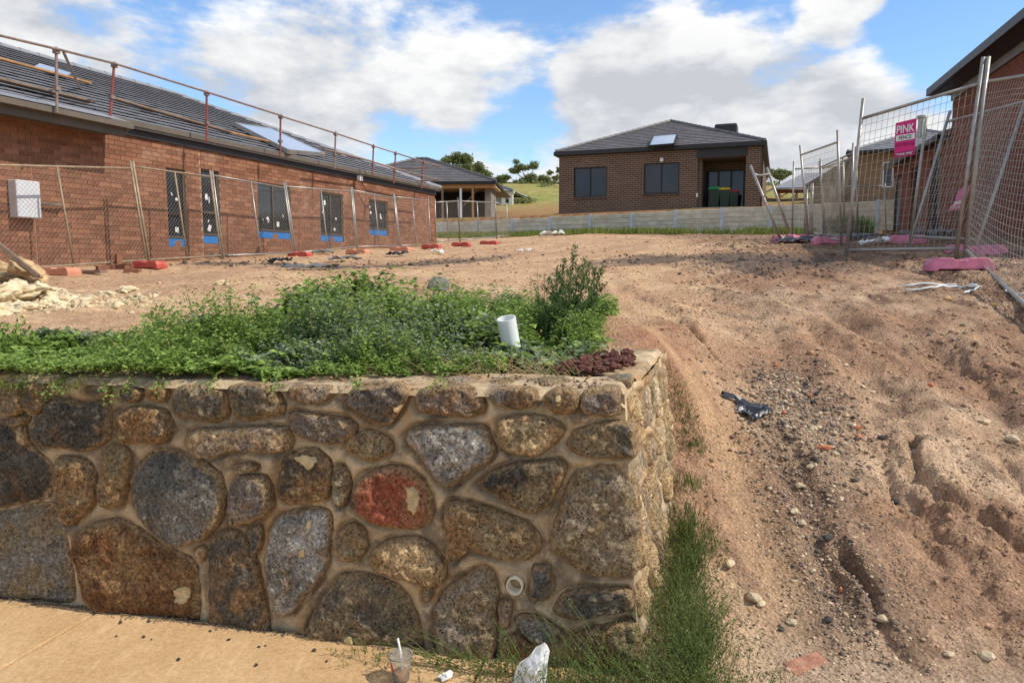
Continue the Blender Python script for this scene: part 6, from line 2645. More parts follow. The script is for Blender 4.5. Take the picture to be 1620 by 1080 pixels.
def build_rubble():
    def rk(px, py, dims, mat, seed, lab, rot=0, tilt=0, amp=.3, dz=.4, nm='rubble_rock', cat='rock', grp=None, sub=3):
        p = gp(px, py)
        c = gz(p, dims[2] * dz)
        o = rock(nm, c, dims, M[mat], seed, rot, None, sub, amp, tilt)
        set_props(o, lab, cat, grp)
        return o
    g = 'rubble heap at the left edge'
    rk(50, 450, (.27, .20, .11), 'sandstone', 3, 'tilted tan sandstone slab on top of the rubble heap at left', .3, .6, .38, 1.2, 'sandstone_slab', 'rock', g, 4)
    rk(-2, 448, (.36, .3, .15), 'sandstone', 5, 'tan sandstone slab cut by the left edge of the picture', .1, .2, .38, .9, 'sandstone_slab', 'rock', g, 4)
    lumps = [(18, 478, .30, .26, .15, 'largest pale clay lump at the left edge'), (62, 474, .24, .20, .13, 'rounded pale clay lump under the tilted sandstone slab'), (100, 476, .20, .15, .09, 'low pale clay lump at the right end of the heap'),
             (-25, 485, .34, .26, .15, 'pale clay lump at the very left edge'), (40, 492, .20, .16, .08, 'front pale clay lump of the heap'), (85, 488, .13, .11, .06, 'small pale clay lump in front of the heap'), (0, 500, .18, .14, .06, 'lowest pale clay lump at the left edge'),
             (200, 462, .20, .12, .05, 'flat pale clay patch in the middle of the dirt at left'), (168, 466, .12, .09, .035, 'small flat pale clay crumb left of the clay patch'), (350, 456, .10, .08, .04, 'lone pale clay lump on the bare dirt left of centre')]
    for k, (px, py, a_, b_, c_, lab) in enumerate(lumps):
        rk(px, py, (a_, b_, c_), 'clay', 8 + k, lab, k * .7, 0, .55, .3, 'clay_lump', 'clay lump', g, 4)
    p, q = gz(gp(62, 452), .1), gz(gp(2, 452), .45)
    mb = MB()
    mb.beam(p, q + Vector((-.1, 0, .12)), .03, .05)
    o = mb.build('timber_batten', M['plank'], None)
    set_props(o, 'thin grey timber batten leaning on the rubble heap', 'batten')
    p = gp(693, 460)
    o = rock('basalt_boulder', gz(p, .05), (.135, .11, .13), M['basalt'], 21, .5, None, 3, .25, .2)
    set_props(o, 'grey basalt boulder behind the green weeds', 'rock')
    p = gp(668, 462)
    o = rock('basalt_boulder', gz(p, .01), (.10, .08, .07), M['sandstone'], 22, .5, None, 3, .25, .2)
    set_props(o, 'small tan rock leaning against the grey boulder', 'rock')
    # loose bricks by the fence
    for k, (px, py, up) in enumerate(sorted(((168, 428, 0), (178, 427, 0), (188, 423, 1), (193, 427, 0), (202, 426, 0), (160, 430, 0), (385, 405, 0), (400, 404, 0), (412, 404, 1), (210, 431, 0)))):
        p = gp(px, py)
        a = random.uniform(0, 3)
        mb = MB()
        ax, ay = Vector((math.cos(a), math.sin(a), 0)), Vector((-math.sin(a), math.cos(a), 0))
        if up:
            mb.box(gz(p, .10), ax, ay, (0, 0, 1), .038, .055, .115)
        else:
            mb.box(gz(p, .03), ax, ay, (0, 0, 1), .115, .055, .038)
        o = mb.build('loose_brick', M['brick_red'], None)
        set_props(o, ('red brown brick standing on end' if up else 'loose red brown brick lying') + ' along the left fence, ' + ORD[k] + ' from the left', 'brick', 'loose bricks along the left fence')
    p = gp(137, 434)
    mb = MB()
    mb.beam(gz(p, .03) - LH.n * .3, gz(p, .03) + LH.n * .35, .12, .04)
    set_props(mb.build('timber_plank', M['plank'], None), 'short weathered plank beside the faded fence block', 'plank')
    # scraps on the plateau
    sc = [(443, 418, .42, .22, 'black_film', 'black plastic scrap on the dark gravel below the third window'), (545, 416, .6, .2, 'grey_scrap', 'grey torn sheeting on the dirt below the fourth window'),
          (629, 406, .4, .35, 'black_film', 'small black plastic scrap near the far house corner'), (506, 402, .6, .2, 'grey_scrap', 'grey scrap strip near the fence below the third window'), (490, 428, .9, .2, 'grey_scrap', 'long flat grey board half buried in the dirt'),
          (693, 403, .3, .2, 'paper', 'white paper scrap near the far corner of the brick house'), (832, 402, .35, .15, 'paper', 'small white scrap in the middle of the block'), (345, 411, .5, .2, 'grey_scrap', 'grey scrap under the second narrow window'),
          (888, 372, 1.1, .6, 'black_film', 'black plastic bag in the weeds at the sleeper wall'), (872, 374, .9, .4, 'paper', 'pale crumpled sheeting beside the black bag'),
          (1282, 384, 1.3, .6, 'black_film', 'black sheeting in the scrap heap under the fence'), (1318, 375, 1.2, .6, 'grey_scrap', 'pale grey sheet folded over the scrap heap'), (1383, 388, .45, .2, 'paper', 'white crumpled bag right of the scrap heap'),
          (1300, 368, .9, .5, 'panel_glass', 'pale green crumpled film on the scrap heap'), (1365, 374, .9, .5, 'grey_scrap', 'grey scrap behind the white crumpled bag'), (1470, 382, .9, .3, 'grey_scrap', 'grey plastic bag between the pink fence blocks'),
          (1350, 380, .8, .4, 'black_film', 'dark scrap film against the bundle of panels')]
    for k, (px, py, sx, sy, m_, lab) in enumerate(sc):
        p = gp(px, py)
        a_ = .045 if p.y > 8 else .02
        o = sheet('scrap_sheet', p, sx, sy, M[m_], 30 + k, random.uniform(-.4, .4), a_ * (2.2 if k in (8, 9, 13, 15) else 1), 14)
        set_props(o, lab, 'scrap', 'scraps on the building block')
    # black strip of plastic on the ramp
    a = [gp(1143, 627), gp(1160, 632), gp(1172, 640), gp(1185, 652), gp(1205, 660)]
    vs, fs = [], []
    for i, p in enumerate(a):
        w = (.012, .02, .05, .075, .07)[i]
        d = (Vector(a[min(i + 1, 4)]) - Vector(a[max(i - 1, 0)])).normalized()
        s = Vector((-d.y, d.x, 0))
        for j, off_ in enumerate((-w, -w * .3, w * .3, w)):
            q = Vector(p) + s * off_
            vs.append(gz(q, .015 + (.03 if j in (1, 2) else 0) + .025 * noise.noise(Vector((i * 1.3, j * 2.1, 4)))))
    for i in range(4):
        for j in range(3):
            fs.append((i * 4 + j, i * 4 + j + 1, i * 4 + 5 + j, i * 4 + 4 + j))
    o = link_mesh('plastic_strip', vs, fs, M['black_film'], None)
    o.modifiers.new('solid', 'SOLIDIFY').thickness = .004
    set_props(o, 'twisted black plastic strip lying on the dirt ramp', 'plastic strip')
    o = sheet('scrap_sheet', gp(1196, 660), .22, .13, M['black_film'], 77, .5, .02, 12, .012)
    set_props(o, 'crumpled black plastic scrap on the end of the black strip', 'scrap', 'scraps on the building block')
    # white rope by the pink foot
    def cord(pix, r, lab):
        pts = [gz(gp(*p), r + .008) for p in pix]
        out = []
        for i in range(len(pts) - 1):
            for t in (0, .33, .66):
                q = pts[i].lerp(pts[i + 1], t)
                out.append(gz(q, r + .008))
        out.append(pts[-1])
        mb = MB()
        mb.tube(out, r, 6)
        set_props(mb.build('nylon_rope', M['white_paint'], None, smooth=True), lab, 'rope', 'white ropes on the dirt')
    cord([(1428, 456), (1470, 456), (1500, 454), (1530, 457), (1552, 461)], .012, 'upper strand of the white rope near the large pink fence block')
    cord([(1432, 463), (1470, 463), (1500, 457), (1530, 455), (1550, 460), (1535, 464), (1524, 469)], .011, 'lower looped strand of the white rope near the large pink fence block')
    cord([(1590, 465), (1605, 468), (1640, 472)], .012, 'short white rope under the nearest fence panel')
    for px, py, s_, lab in ((1499, 481, .033, 'yellowish pebble left of the near fence rail'), (1574, 486, .035, 'yellowish pebble beside the near fence rail')):
        p = gp(px, py)
        o = rock('yellow_pebble', gz(p, s_ * .5), (s_, s_ * .9, s_ * .8), plain('yellow_stone', srgb(214, 178, 112), .8), int(px), 0, None, 2, .2)
        set_props(o, lab, 'pebble')
    # brick bits on the ramp
    bits = [(1302, 722, .11, .035, 'long orange brick sliver in the middle of the ramp'), (1357, 688, .07, .03, 'orange brick chip above its twin on the ramp'), (1358, 701, .06, .035, 'orange brick chip below its twin on the ramp'), (1228, 574, .055, .03, 'orange brick chip high on the left of the ramp'),
            (1192, 608, .045, .03, 'orange brick chip near the upper gully'), (1472, 625, .06, .045, 'red brick lump on the right of the ramp'), (1283, 617, .04, .025, 'small orange chip among the pale stones'), (1240, 665, .04, .025, 'small orange chip right of the black strip'), (1330, 928, .03, .02, 'tiny orange chip in the lower gravel')]
    for k, (px, py, l, w, lab) in enumerate(bits):
        p = gp(px, py)
        o = rock('brick_chip', gz(p, .012), (l / 2, w / 2, .018), M['brick_bit'], 60 + k, .1 * k, None, 2, .15)
        set_props(o, lab, 'brick chip', 'brick chips on the ramp')
    p = gp(1275, 1046)
    a, b = gp(1242, 1050), gp(1308, 1026)
    d = (Vector(b) - Vector(a)).normalized()
    s = Vector((-d.y, d.x, 0))
    mb = MB()
    e_ = .05
    nx, ny = (hz(p.x + e_, p.y) - hz(p.x - e_, p.y)) / (2 * e_), (hz(p.x, p.y + e_) - hz(p.x, p.y - e_)) / (2 * e_)
    up = Vector((-nx, -ny, 1)).normalized()
    d = (d - up * d.dot(up)).normalized()
    s = up.cross(d)
    c = gz(p, -.017)
    mb.box(c, d, s, up, .093, .038, .022)
    o = mb.build('half_buried_brick', plain('pink_brick', srgb(182, 128, 104), .9, 0, .3, 22, .8, dirt=(*srgb(188, 156, 128), .9)), None)
    set_props(o, 'half buried pinkish brick at the foot of the ramp', 'brick')
    bv = o.modifiers.new('bevel', 'BEVEL')
    bv.width = .006
    # loose stones one can pick out
    st = [(1275, 600), (1300, 603), (1262, 609), (1293, 613), (1287, 628), (1310, 622), (1180, 622), (1190, 625), (1297, 648), (1340, 660), (1350, 667), (1343, 675), (1425, 673), (1395, 703), (1370, 730), (1265, 768), (1415, 780), (1283, 748), (1338, 785), (1262, 810), (1310, 860),
          (1256, 812), (1270, 830), (1315, 595), (1605, 693), (1600, 705), (1517, 656), (1560, 672), (1252, 980), (1192, 950), (1310, 980), (1395, 985), (1155, 905), (1205, 955), (1500, 1040), (1365, 610), (1380, 612), (1295, 560), (1338, 578), (1225, 620), (1240, 632), (1560, 1048)]
    st.sort(key=lambda q: q[1])
    nd = 0
    for k, (px, py) in enumerate(st):
        p = gp(px, py)
        dark = k % 5 == 3
        s_ = random.uniform(.014, .028) * (1.5 if k in (35, 24) else 1)
        o = rock('loose_stone', gz(p, s_ * .35), (s_ * 1.25, s_, s_ * .7), M['dark_stone' if dark else 'pale_stone'], 200 + k, random.uniform(0, 3), None, 2, .25)
        if dark:
            set_props(o, 'small dark stone lying loose on the ramp, ' + ORD[nd] + ' dark one from the top', 'stone', 'loose dark stones on the ramp')
            nd += 1
        else:
            set_props(o, 'small pale stone lying loose on the dirt ramp', 'stone', 'loose pale stones on the ramp')
    # dark clinker pebbles on the footpath
    for k, (px, py) in enumerate(sorted(((184, 1006), (228, 1007), (240, 1011), (333, 998), (190, 985), (235, 983), (362, 1012), (497, 1029), (420, 1021), (410, 1023), (517, 1046), (405, 1052), (283, 1043)))):
        d = ray(px, py)
        p = EYE + d * ((.012 - 1.6) / d.z)
        s_ = random.uniform(.004, .009)
        o = rock('path_pebble', p + Vector((0, 0, s_ * .4)), (s_ * 1.3, s_, s_ * .8), M['dark_stone'], 300 + k, k, None, 2, .3)
        set_props(o, 'dark pebble lying on the tan footpath, ' + ORD[k] + ' from the left', 'pebble', 'dark pebbles on the footpath')
    # scoria on the wall top
    rnd = random.Random(3)
    n = 0
    quad_ = [(878, 582), (960, 558), (1000, 556), (1004, 580), (940, 584)]
    while n < 230:
        px, py = rnd.uniform(875, 1005), rnd.uniform(555, 585)
        if not poly_in(np.array([px]), np.array([py]), quad_)[0]:
            continue
        d = ray(px, py)
        p = EYE + d * ((1.15 - 1.6) / d.z)
        s_ = rnd.uniform(.010, .019)
        o = rock('scoria_stone', p + Vector((0, 0, rnd.uniform(-.012, .018))), (s_ * 1.2, s_, s_ * .8), M['scoria'], 500 + n, rnd.uniform(0, 3), None, 2, .35)
        set_props(o, 'dark red scoria pebble heaped on top of the stone wall corner', 'pebble', 'scoria pebbles on the wall top')
        n += 1


build_rubble()


# ---------------------------------------------------------------- gravel and clods that nobody could count
def ico():
    t = (1 + 5 ** .5) / 2
    v = np.array([(-1, t, 0), (1, t, 0), (-1, -t, 0), (1, -t, 0), (0, -1, t), (0, 1, t), (0, -1, -t), (0, 1, -t), (t, 0, -1), (t, 0, 1), (-t, 0, -1), (-t, 0, 1)], float)
    v /= np.linalg.norm(v[0])
    f = np.array([(0, 11, 5), (0, 5, 1), (0, 1, 7), (0, 7, 10), (0, 10, 11), (1, 5, 9), (5, 11, 4), (11, 10, 2), (10, 7, 6), (7, 1, 8), (3, 9, 4), (3, 4, 2), (3, 2, 6), (3, 6, 8), (3, 8, 9), (4, 9, 5), (2, 4, 11), (6, 2, 10), (8, 6, 7), (9, 8, 1)])
    return v, f


def scatter_stones(name, x, y, size, cols, mat, label, cat, z=None, sink=.3, flat=.6):
    n = len(x)
    v, f = ico()
    jit = 1 + RNG.uniform(-.40, .34, (n, 12, 1))
    co = v[None] * jit
    sc = size[:, None, None] * np.stack([RNG.uniform(.8, 1.4, n), RNG.uniform(.7, 1.1, n), RNG.uniform(.45, .9, n) * flat / .6], 1)[:, None, :]
    co = co * sc
    a = RNG.uniform(0, 6.28, n)
    ca, sa = np.cos(a)[:, None], np.sin(a)[:, None]
    X = co[:, :, 0] * ca - co[:, :, 1] * sa
    Y = co[:, :, 0] * sa + co[:, :, 1] * ca
    zz = hgt(x, y) if z is None else z
    co = np.stack([X + x[:, None], Y + y[:, None], co[:, :, 2] + (zz + size * sink)[:, None]], -1).reshape(-1, 3)
    ff = (f[None] + (np.arange(n) * 12)[:, None, None]).reshape(-1, 3)
    c = np.repeat(cols, 12, axis=0)
    o = link_mesh(name, co, ff, mat, None, attrs={'soil': ('FLOAT_COLOR', c)}, loc=(0, 0, 0))
    return set_props(o, label, cat, kind='stuff')


def make_gravel():
    m = NM('gravel_stone')
    cc = m.scale_col(m.attr('soil'), m.ramp(m.noise(90, 4, .6), .3, .7, .7, 1.3, False))
    m.bump(m.noise(160, 3, .6), .5, .004)
    return m.fin(cc, .9, 0, .25)


M['gravel'] = make_gravel()
PAL = np.array([srgb(*c) for c in ((112, 100, 90), (126, 112, 100), (148, 128, 108), (170, 148, 122), (198, 178, 148), (140, 114, 92), (92, 84, 78), (182, 156, 126))])


def build_gravel():
    # ramp strip
    n = 44000
    # more samples near the street
    y = 2.5 * np.exp(RNG.random(n) * math.log(9 / 2.5))
    x = .55 + RNG.random(n) * (.95 * y)
    d = poly_dist(x, y, GRAVEL_STRIP)
    p = .15 + .5 * np.exp(-(d / .3) ** 2) + .35 * sstep(.05, .25, fbm(x * 1.4, y * 1.4, 3, 55))
    st = poly_dist(x, y, TAN_STRIP)
    p *= sstep(.05, .25, st)
    k = RNG.random(n) < p
    x, y, d = x[k], y[k], d[k]
    s = np.clip(RNG.lognormal(-5.4, .5, len(x)), .002, .020) * (.75 + .5 * np.exp(-(d / .3) ** 2)) * np.clip(y / 4, .8, 1.5)
    cols = PAL[RNG.integers(0, len(PAL), len(x))] * RNG.uniform(.7, 1.2, (len(x), 1))
    scatter_stones('ramp_gravel', x, y, s, cols, M['gravel'], 'grey and tan gravel washed down the dirt ramp', 'gravel', sink=.05)
    # the washed-out stone line down the middle
    L_ = np.array([(q[0], q[1]) for q in GRAVEL_STRIP])
    n = 4200
    t = RNG.random(n) ** 1.35 * (len(L_) - 1)
    i = np.minimum(t.astype(int), len(L_) - 2)
    c = L_[i] + (L_[i + 1] - L_[i]) * (t - i)[:, None]
    top = (t < 2.2)
    c = c + RNG.normal(0, 1, (n, 2)) * np.where(top, .24, .15)[:, None] * np.array([1, .8])
    s = np.clip(RNG.lognormal(-5.0, .5, n), .003, .024) * np.where(top, 1.1, .7)
    cols = PAL[RNG.integers(0, len(PAL), n)] * RNG.uniform(.75, 1.25, (n, 1))
    scatter_stones('stone_line', c[:, 0], c[:, 1], s, cols, M['gravel'], 'line of washed out pale and grey stones down the middle of the ramp', 'gravel', sink=.1)
    # clods of the soil's own colour
    n = 30000
    y = 2.8 * np.exp(RNG.random(n) * math.log(16 / 2.8))
    x = -.1 + (RNG.random(n) - .0) * (1.0 * y)
    k = RNG.random(n) < np.clip(.25 + 1.6 * fbm(x * .8 + 4, y * .55, 3, 21) + .25, 0, 1) * sstep(.03, .3, poly_dist(x, y, TAN_STRIP))
    a = (x - WC.x) * WD.x + (y - WC.y) * WD.y
    k &= a > .12
    x, y = x[k], y[k]
    s = np.clip(RNG.lognormal(-4.9, .5, len(x)), .003, .035) * np.clip(y / 5, .7, 2)
    cols = soil_colour(x, y) * RNG.uniform(.6, 1.05, (len(x), 1))
    scatter_stones('dirt_clods', x, y, s, cols, M['gravel'], 'crumbly brown dirt clods over the ramp', 'dirt', sink=0.0)
    # plateau
    n = 17000
    y = 5.5 * np.exp(RNG.random(n) * math.log(30 / 5.5))
    x = (RNG.random(n) - .62) * 1.15 * y
    d = np.minimum(poly_dist(x, y, BLACK_BAND) / .8, poly_dist(x, y, BLACK_BAND2) / 1.2)
    p = .16 + .84 * np.exp(-d ** 2) + .4 * sstep(.03, .2, fbm(x * .6, y * .6, 3, 71))
    k = RNG.random(n) < p
    x, y, d = x[k], y[k], d[k]
    s = np.clip(RNG.lognormal(-4.75, .5, len(x)), .004, .04) * np.clip(y / 9, .6, 1.6)
    dk = (RNG.random(len(x)) < np.exp(-d ** 2))[:, None]
    cols = np.where(dk, PAL[RNG.integers(0, 2, len(x))] * .55, soil_colour(x, y) * RNG.uniform(.55, 1.15, (len(x), 1)))
    scatter_stones('plateau_rubble', x, y, s, cols, M['gravel'], 'small stones and crumbs strewn over the flat dirt', 'gravel')
    n = 900
    c = gp(40, 482)
    x = c.x + RNG.normal(.1, .55, n)
    y = c.y + RNG.normal(0, .35, n)
    s = np.clip(RNG.lognormal(-4.1, .6, n), .004, .06)
    cols = np.array([srgb(208, 188, 150)]) * RNG.uniform(.7, 1.15, (n, 1))
    scatter_stones('clay_crumbs', x, y, s, cols, M['gravel'], 'pale clay crumbs strewn round the rubble heap', 'clay', sink=.1)
    # crumbs of soil and grit on top of the wall
    n = 1800
    a = RNG.uniform(-3.4, -.1, n)
    dd = .04 + np.abs(RNG.normal(0, .16, n))
    k = (dd < .4) & (fbm(a * 4, dd * 9, 3, 91) > -.05)
    a, dd = a[k], dd[k]
    x = WC.x + WD.x * (a - .06) + WB.x * dd
    y = WC.y + WD.y * (a - .06) + WB.y * dd
    n = len(x)
    s = np.clip(RNG.lognormal(-5.7, .55, n), .0015, .010)
    cols = np.where((RNG.random(n) < .5)[:, None], PAL[RNG.choice([0, 5, 2, 6], n)], np.array([srgb(150, 112, 80)])) * RNG.uniform(.6, 1.1, (n, 1))
    scatter_stones('wall_top_litter', x, y, s, cols, M['gravel'], 'soil crumbs and grit on top of the stone wall', 'grit', z=np.interp(a, [-3.4, 0], [1.095, 1.12]) + .012 * sstep(0, .2, dd))
    # litter along the foot of the wall
    n = 2600
    a = RNG.uniform(-3.4, .2, n)
    dd = -np.abs(RNG.normal(0, .022, n)) - .012
    x = WC.x + WD.x * a + WB.x * dd
    y = WC.y + WD.y * a + WB.y * dd
    s = np.clip(RNG.lognormal(-5.9, .5, n), .0012, .008)
    cols = PAL[RNG.choice([0, 1, 2, 6, 5], n)] * RNG.uniform(.6, 1.1, (n, 1))
    scatter_stones('wall_foot_litter', x, y, s, cols, M['gravel'], 'dark grit gathered along the foot of the stone wall', 'grit', z=np.full(n, .010))


build_gravel()

# ---------------------------------------------------------------- plants
M['weed_leaf'] = make_leaf('weed_leaf', srgb(82, 110, 48), srgb(154, 176, 88), .32, .55)
M['weed_grey'] = make_leaf('grey_weed_leaf', srgb(104, 120, 88), srgb(150, 160, 130), .25, .6)
M['weed_dark'] = make_leaf('tall_weed_leaf', srgb(70, 92, 50), srgb(112, 134, 78), .25, .55)
M['wiry'] = make_leaf('wiry_weed_leaf', srgb(70, 92, 42), srgb(112, 130, 64), .25, .6)
M['stem'] = plain('green_stem', srgb(112, 122, 68), .7, 0, .2, 20)
M['dry'] = plain('dry_stalk', srgb(184, 160, 112), .8, 0, .25, 20)
M['grass'] = make_leaf('grass_blade', srgb(92, 112, 48), srgb(150, 158, 82), .3, .55)

BED_PIX = [(-60, 600), (0, 575), (0, 548), (60, 545), (150, 530), (225, 500), (250, 485), (320, 478), (420, 468), (560, 466), (640, 468), (720, 458), (800, 455), (870, 450), (940, 470), (965, 520), (950, 552), (900, 566), (860, 580), (760, 592), (650, 598), (500, 600), (380, 604), (200, 606), (0, 608)]


def veg_h(x, y):
    """height of the weed canopy above the soil"""
    h = .12 + .34 * (fbm(x * 1.7, y * 1.7, 3, 400) + .30) + .42 * fbm(x * 5.0, y * 5.0, 2, 410)
    a = (x - WC.x) * WD.x + (y - WC.y) * WD.y
    d = (x - WC.x) * WB.x + (y - WC.y) * WB.y
    h = h * (.28 + .72 * sstep(.15, .75, d)) * (1 - .42 * sstep(1.5, 2.5, d))
    h = h * (1 - .35 * sstep(-1.1, -.3, a) * (1 - sstep(.8, 1.6, d)))
    h = h * (.42 + .58 * sstep(-2.75, -2.3, a)) * (1 + .45 * sstep(-2.5, -2.0, a) * (1 - sstep(-1.3, -.7, a)) * sstep(.4, 1.0, d))
    return np.clip(h, .03, .5)


def bed_mask(x, y):
    a = (x - WC.x) * WD.x + (y - WC.y) * WD.y
    d = (x - WC.x) * WB.x + (y - WC.y) * WB.y
    edge = fbm(x * 1.3, y * 1.3, 3, 420)
    # outline in wall coordinates (a along the wall, d behind it): front edge, back edge
    back = np.interp(a, [-4.2, -3.3, -3.0, -2.75, -2.45, -2.0, -1.5, -1.0, -.5, -.1, .1], [1.1, 1.0, .8, .85, 1.5, 2.3, 2.6, 2.9, 3.1, 3.0, 2.4]) + edge * .7
    front = np.interp(a, [-4.2, -3.0, -2.2, -1.6, -.9, -.55, -.35, -.1], [-.03, -.04, -.02, .10, .22, .42, .62, 1.5]) + edge * .10
    return (d > front) & (d < back) & (a < -.30 + .25 * edge)


def build_bed():
    n = 60000
    x = RNG.uniform(-4.6, .9, n)
    y = RNG.uniform(2.8, 7.6, n)
    k = bed_mask(x, y)
    # thin out with distance, keep bare patches
    k &= RNG.random(n) < np.clip(1.15 - .10 * (y - 3), .35, 1)
    k &= fbm(x * 2.1, y * 2.1, 3, 430) > -.24
    x, y = x[k], y[k]
    n = min(len(x), 9500)
    x, y = x[:n], y[:n]
    g = hgt(x, y)
    d_ = (x - WC.x) * WB.x + (y - WC.y) * WB.y
    g = np.where(d_ < .42, 1.11, g)
    h = veg_h(x, y) * RNG.uniform(.72, 1.03, n)
    lean = RNG.normal(0, .28, (n, 2))
    # plants at the front hang over the wall's edge
    d = (x - WC.x) * WB.x + (y - WC.y) * WB.y
    fr = (1 - sstep(.1, .4, d))[:, None]
    lean = lean + fr * np.array([[-WB.x, -WB.y]]) * .5
    per = 15
    ps, al, nr, ln, wd, gy = [], [], [], [], [], []
    patch = fbm(x * 1.1 + 3, y * 1.1, 3, 440)
    for j in range(per):
        t = .25 + .75 * ((j + RNG.random(n)) / per) ** .8
        px_ = x + lean[:, 0] * h * t + RNG.normal(0, .012, n)
        py_ = y + lean[:, 1] * h * t + RNG.normal(0, .012, n)
        pz = g + h * t
        ang = RNG.uniform(0, 6.28, n)
        el = RNG.uniform(-.3, .55, n)
        dirv = np.stack([np.cos(ang) * np.cos(el), np.sin(ang) * np.cos(el), np.sin(el)], 1)
        ps.append(np.stack([px_, py_, pz], 1))
        al.append(dirv)
        nr.append(np.stack([RNG.normal(0, .35, n), RNG.normal(0, .35, n), np.ones(n)], 1))
        s = RNG.uniform(.022, .050, n) * (1 - .3 * t) * np.clip(.75 + y / 16, .9, 1.3)
        s = s * (.8 + .9 * sstep(-.05, .2, fbm(x * 1.5, y * 1.5, 2, 455)))
        ln.append(s)
        wd.append(s * RNG.uniform(.55, .9, n))
        gy.append((patch > .13) & (RNG.random(n) < .6))
    ps, al, nr = np.concatenate(ps), np.concatenate(al), np.concatenate(nr)
    ln, wd, gy = np.concatenate(ln), np.concatenate(wd), np.concatenate(gy)
    o = leaves_mesh('ground_cover', ps[~gy], al[~gy], nr[~gy], ln[~gy], wd[~gy], M['weed_leaf'], None)
    set_props(o, 'dense low green weeds growing behind the stone wall', 'ground cover', kind='stuff')
    o = leaves_mesh('ground_cover', ps[gy], al[gy], nr[gy], ln[gy], wd[gy], M['weed_grey'], None)
    set_props(o, 'greyish green weeds mixed into the green ones behind the wall', 'ground cover', kind='stuff')
    # dead stalks standing in the weeds
    m = 140
    idx = RNG.choice(n, m, replace=False)
    a = np.stack([x[idx], y[idx], g[idx] + h[idx] * .5], 1)
    b = a + np.stack([RNG.normal(0, .05, m), RNG.normal(0, .05, m), h[idx] * RNG.uniform(.5, 1.0, m)], 1)
    stalks('dead_stalks', a, b, .0013, M['dry'], 'dry stalks standing in the low weeds', 'dry grass')
    # stems
    m = n // 5
    idx = RNG.choice(n, m, replace=False)
    a = np.stack([x[idx], y[idx], g[idx]], 1)
    b = a + np.stack([lean[idx, 0] * h[idx], lean[idx, 1] * h[idx], h[idx]], 1)
    stalks('weed_stems', a, b, .0016, M['stem'], 'thin stems of the low weeds behind the wall', 'stems')
    # trailing shoots over the wall's left part
    pa, pl, pn, ll = [], [], [], []
    for (px0, py0, px1, py1, k) in ((110, 600, 75, 625, 26), (160, 604, 190, 632, 26), (60, 598, 30, 612, 22), (210, 604, 205, 615, 16), (140, 602, 120, 618, 20), (20, 596, 8, 612, 16), (90, 600, 110, 616, 20), (250, 604, 262, 612, 16), (330, 603, 345, 609, 16), (430, 600, 440, 607, 14), (700, 596, 690, 604, 12), (560, 600, 575, 606, 14)):
        A = on_plane(px0, py0, WC + WB * .02, WB)
        B = on_plane(px1, py1, WC - WB * .05, WB)
        for j in range(k * 3):
            t = RNG.random()
            p = A.lerp(B, t) + Vector(RNG.normal(0, .018, 3))
            p -= WB * .03 * t
            pa.append(p)
            pl.append(rand_unit(1)[0])
            pn.append((RNG.normal(0, .4), -.5, .8))
            ll.append(RNG.uniform(.012, .022))
    ll = np.array(ll)
    o = leaves_mesh('trailing_weed', pa, pl, pn, ll, ll * .6, M['weed_leaf'], None)
    set_props(o, 'green weed shoots trailing over the top edge of the stone wall', 'ground cover', kind='stuff')


def stalks(name, a, b, r, mat, label, cat, bend=None, seg=1, kind='stuff', parent=None):
    """thin three-sided stalks from a to b (arrays); bend: sideways offset at the middle"""
    a, b = np.asarray(a, float), np.asarray(b, float)
    n = len(a)
    rings = seg + 1
    d = b - a
    d /= np.linalg.norm(d, axis=1, keepdims=True) + 1e-9
    s = np.cross(d, np.array([[.3, .9, .2]]))
    s /= np.linalg.norm(s, axis=1, keepdims=True) + 1e-9
    t_ = np.cross(d, s)
    co = []
    for k in range(rings):
        t = k / seg
        p = a + (b - a) * t
        if bend is not None:
            p = p + bend * (4 * t * (1 - t))
        rr = r * (1 - .6 * t)
        for q in range(3):
            an = 2 * math.pi * q / 3
            co.append(p + s * rr * math.cos(an) + t_ * rr * math.sin(an))
    co = np.stack(co, 1)
    fs = []
    for k in range(seg):
        for q in range(3):
            q2 = (q + 1) % 3
            fs.append((k * 3 + q, k * 3 + q2, k * 3 + 3 + q2, k * 3 + 3 + q))
    fs = np.array(fs)
    m = rings * 3
    ff = (fs[None] + (np.arange(n) * m)[:, None, None]).reshape(-1, 4)
    o = link_mesh(name, co.reshape(-1, 3), ff, mat, parent)
    if parent is None:
        set_props(o, label, cat, kind=kind)
    return o


build_bed()


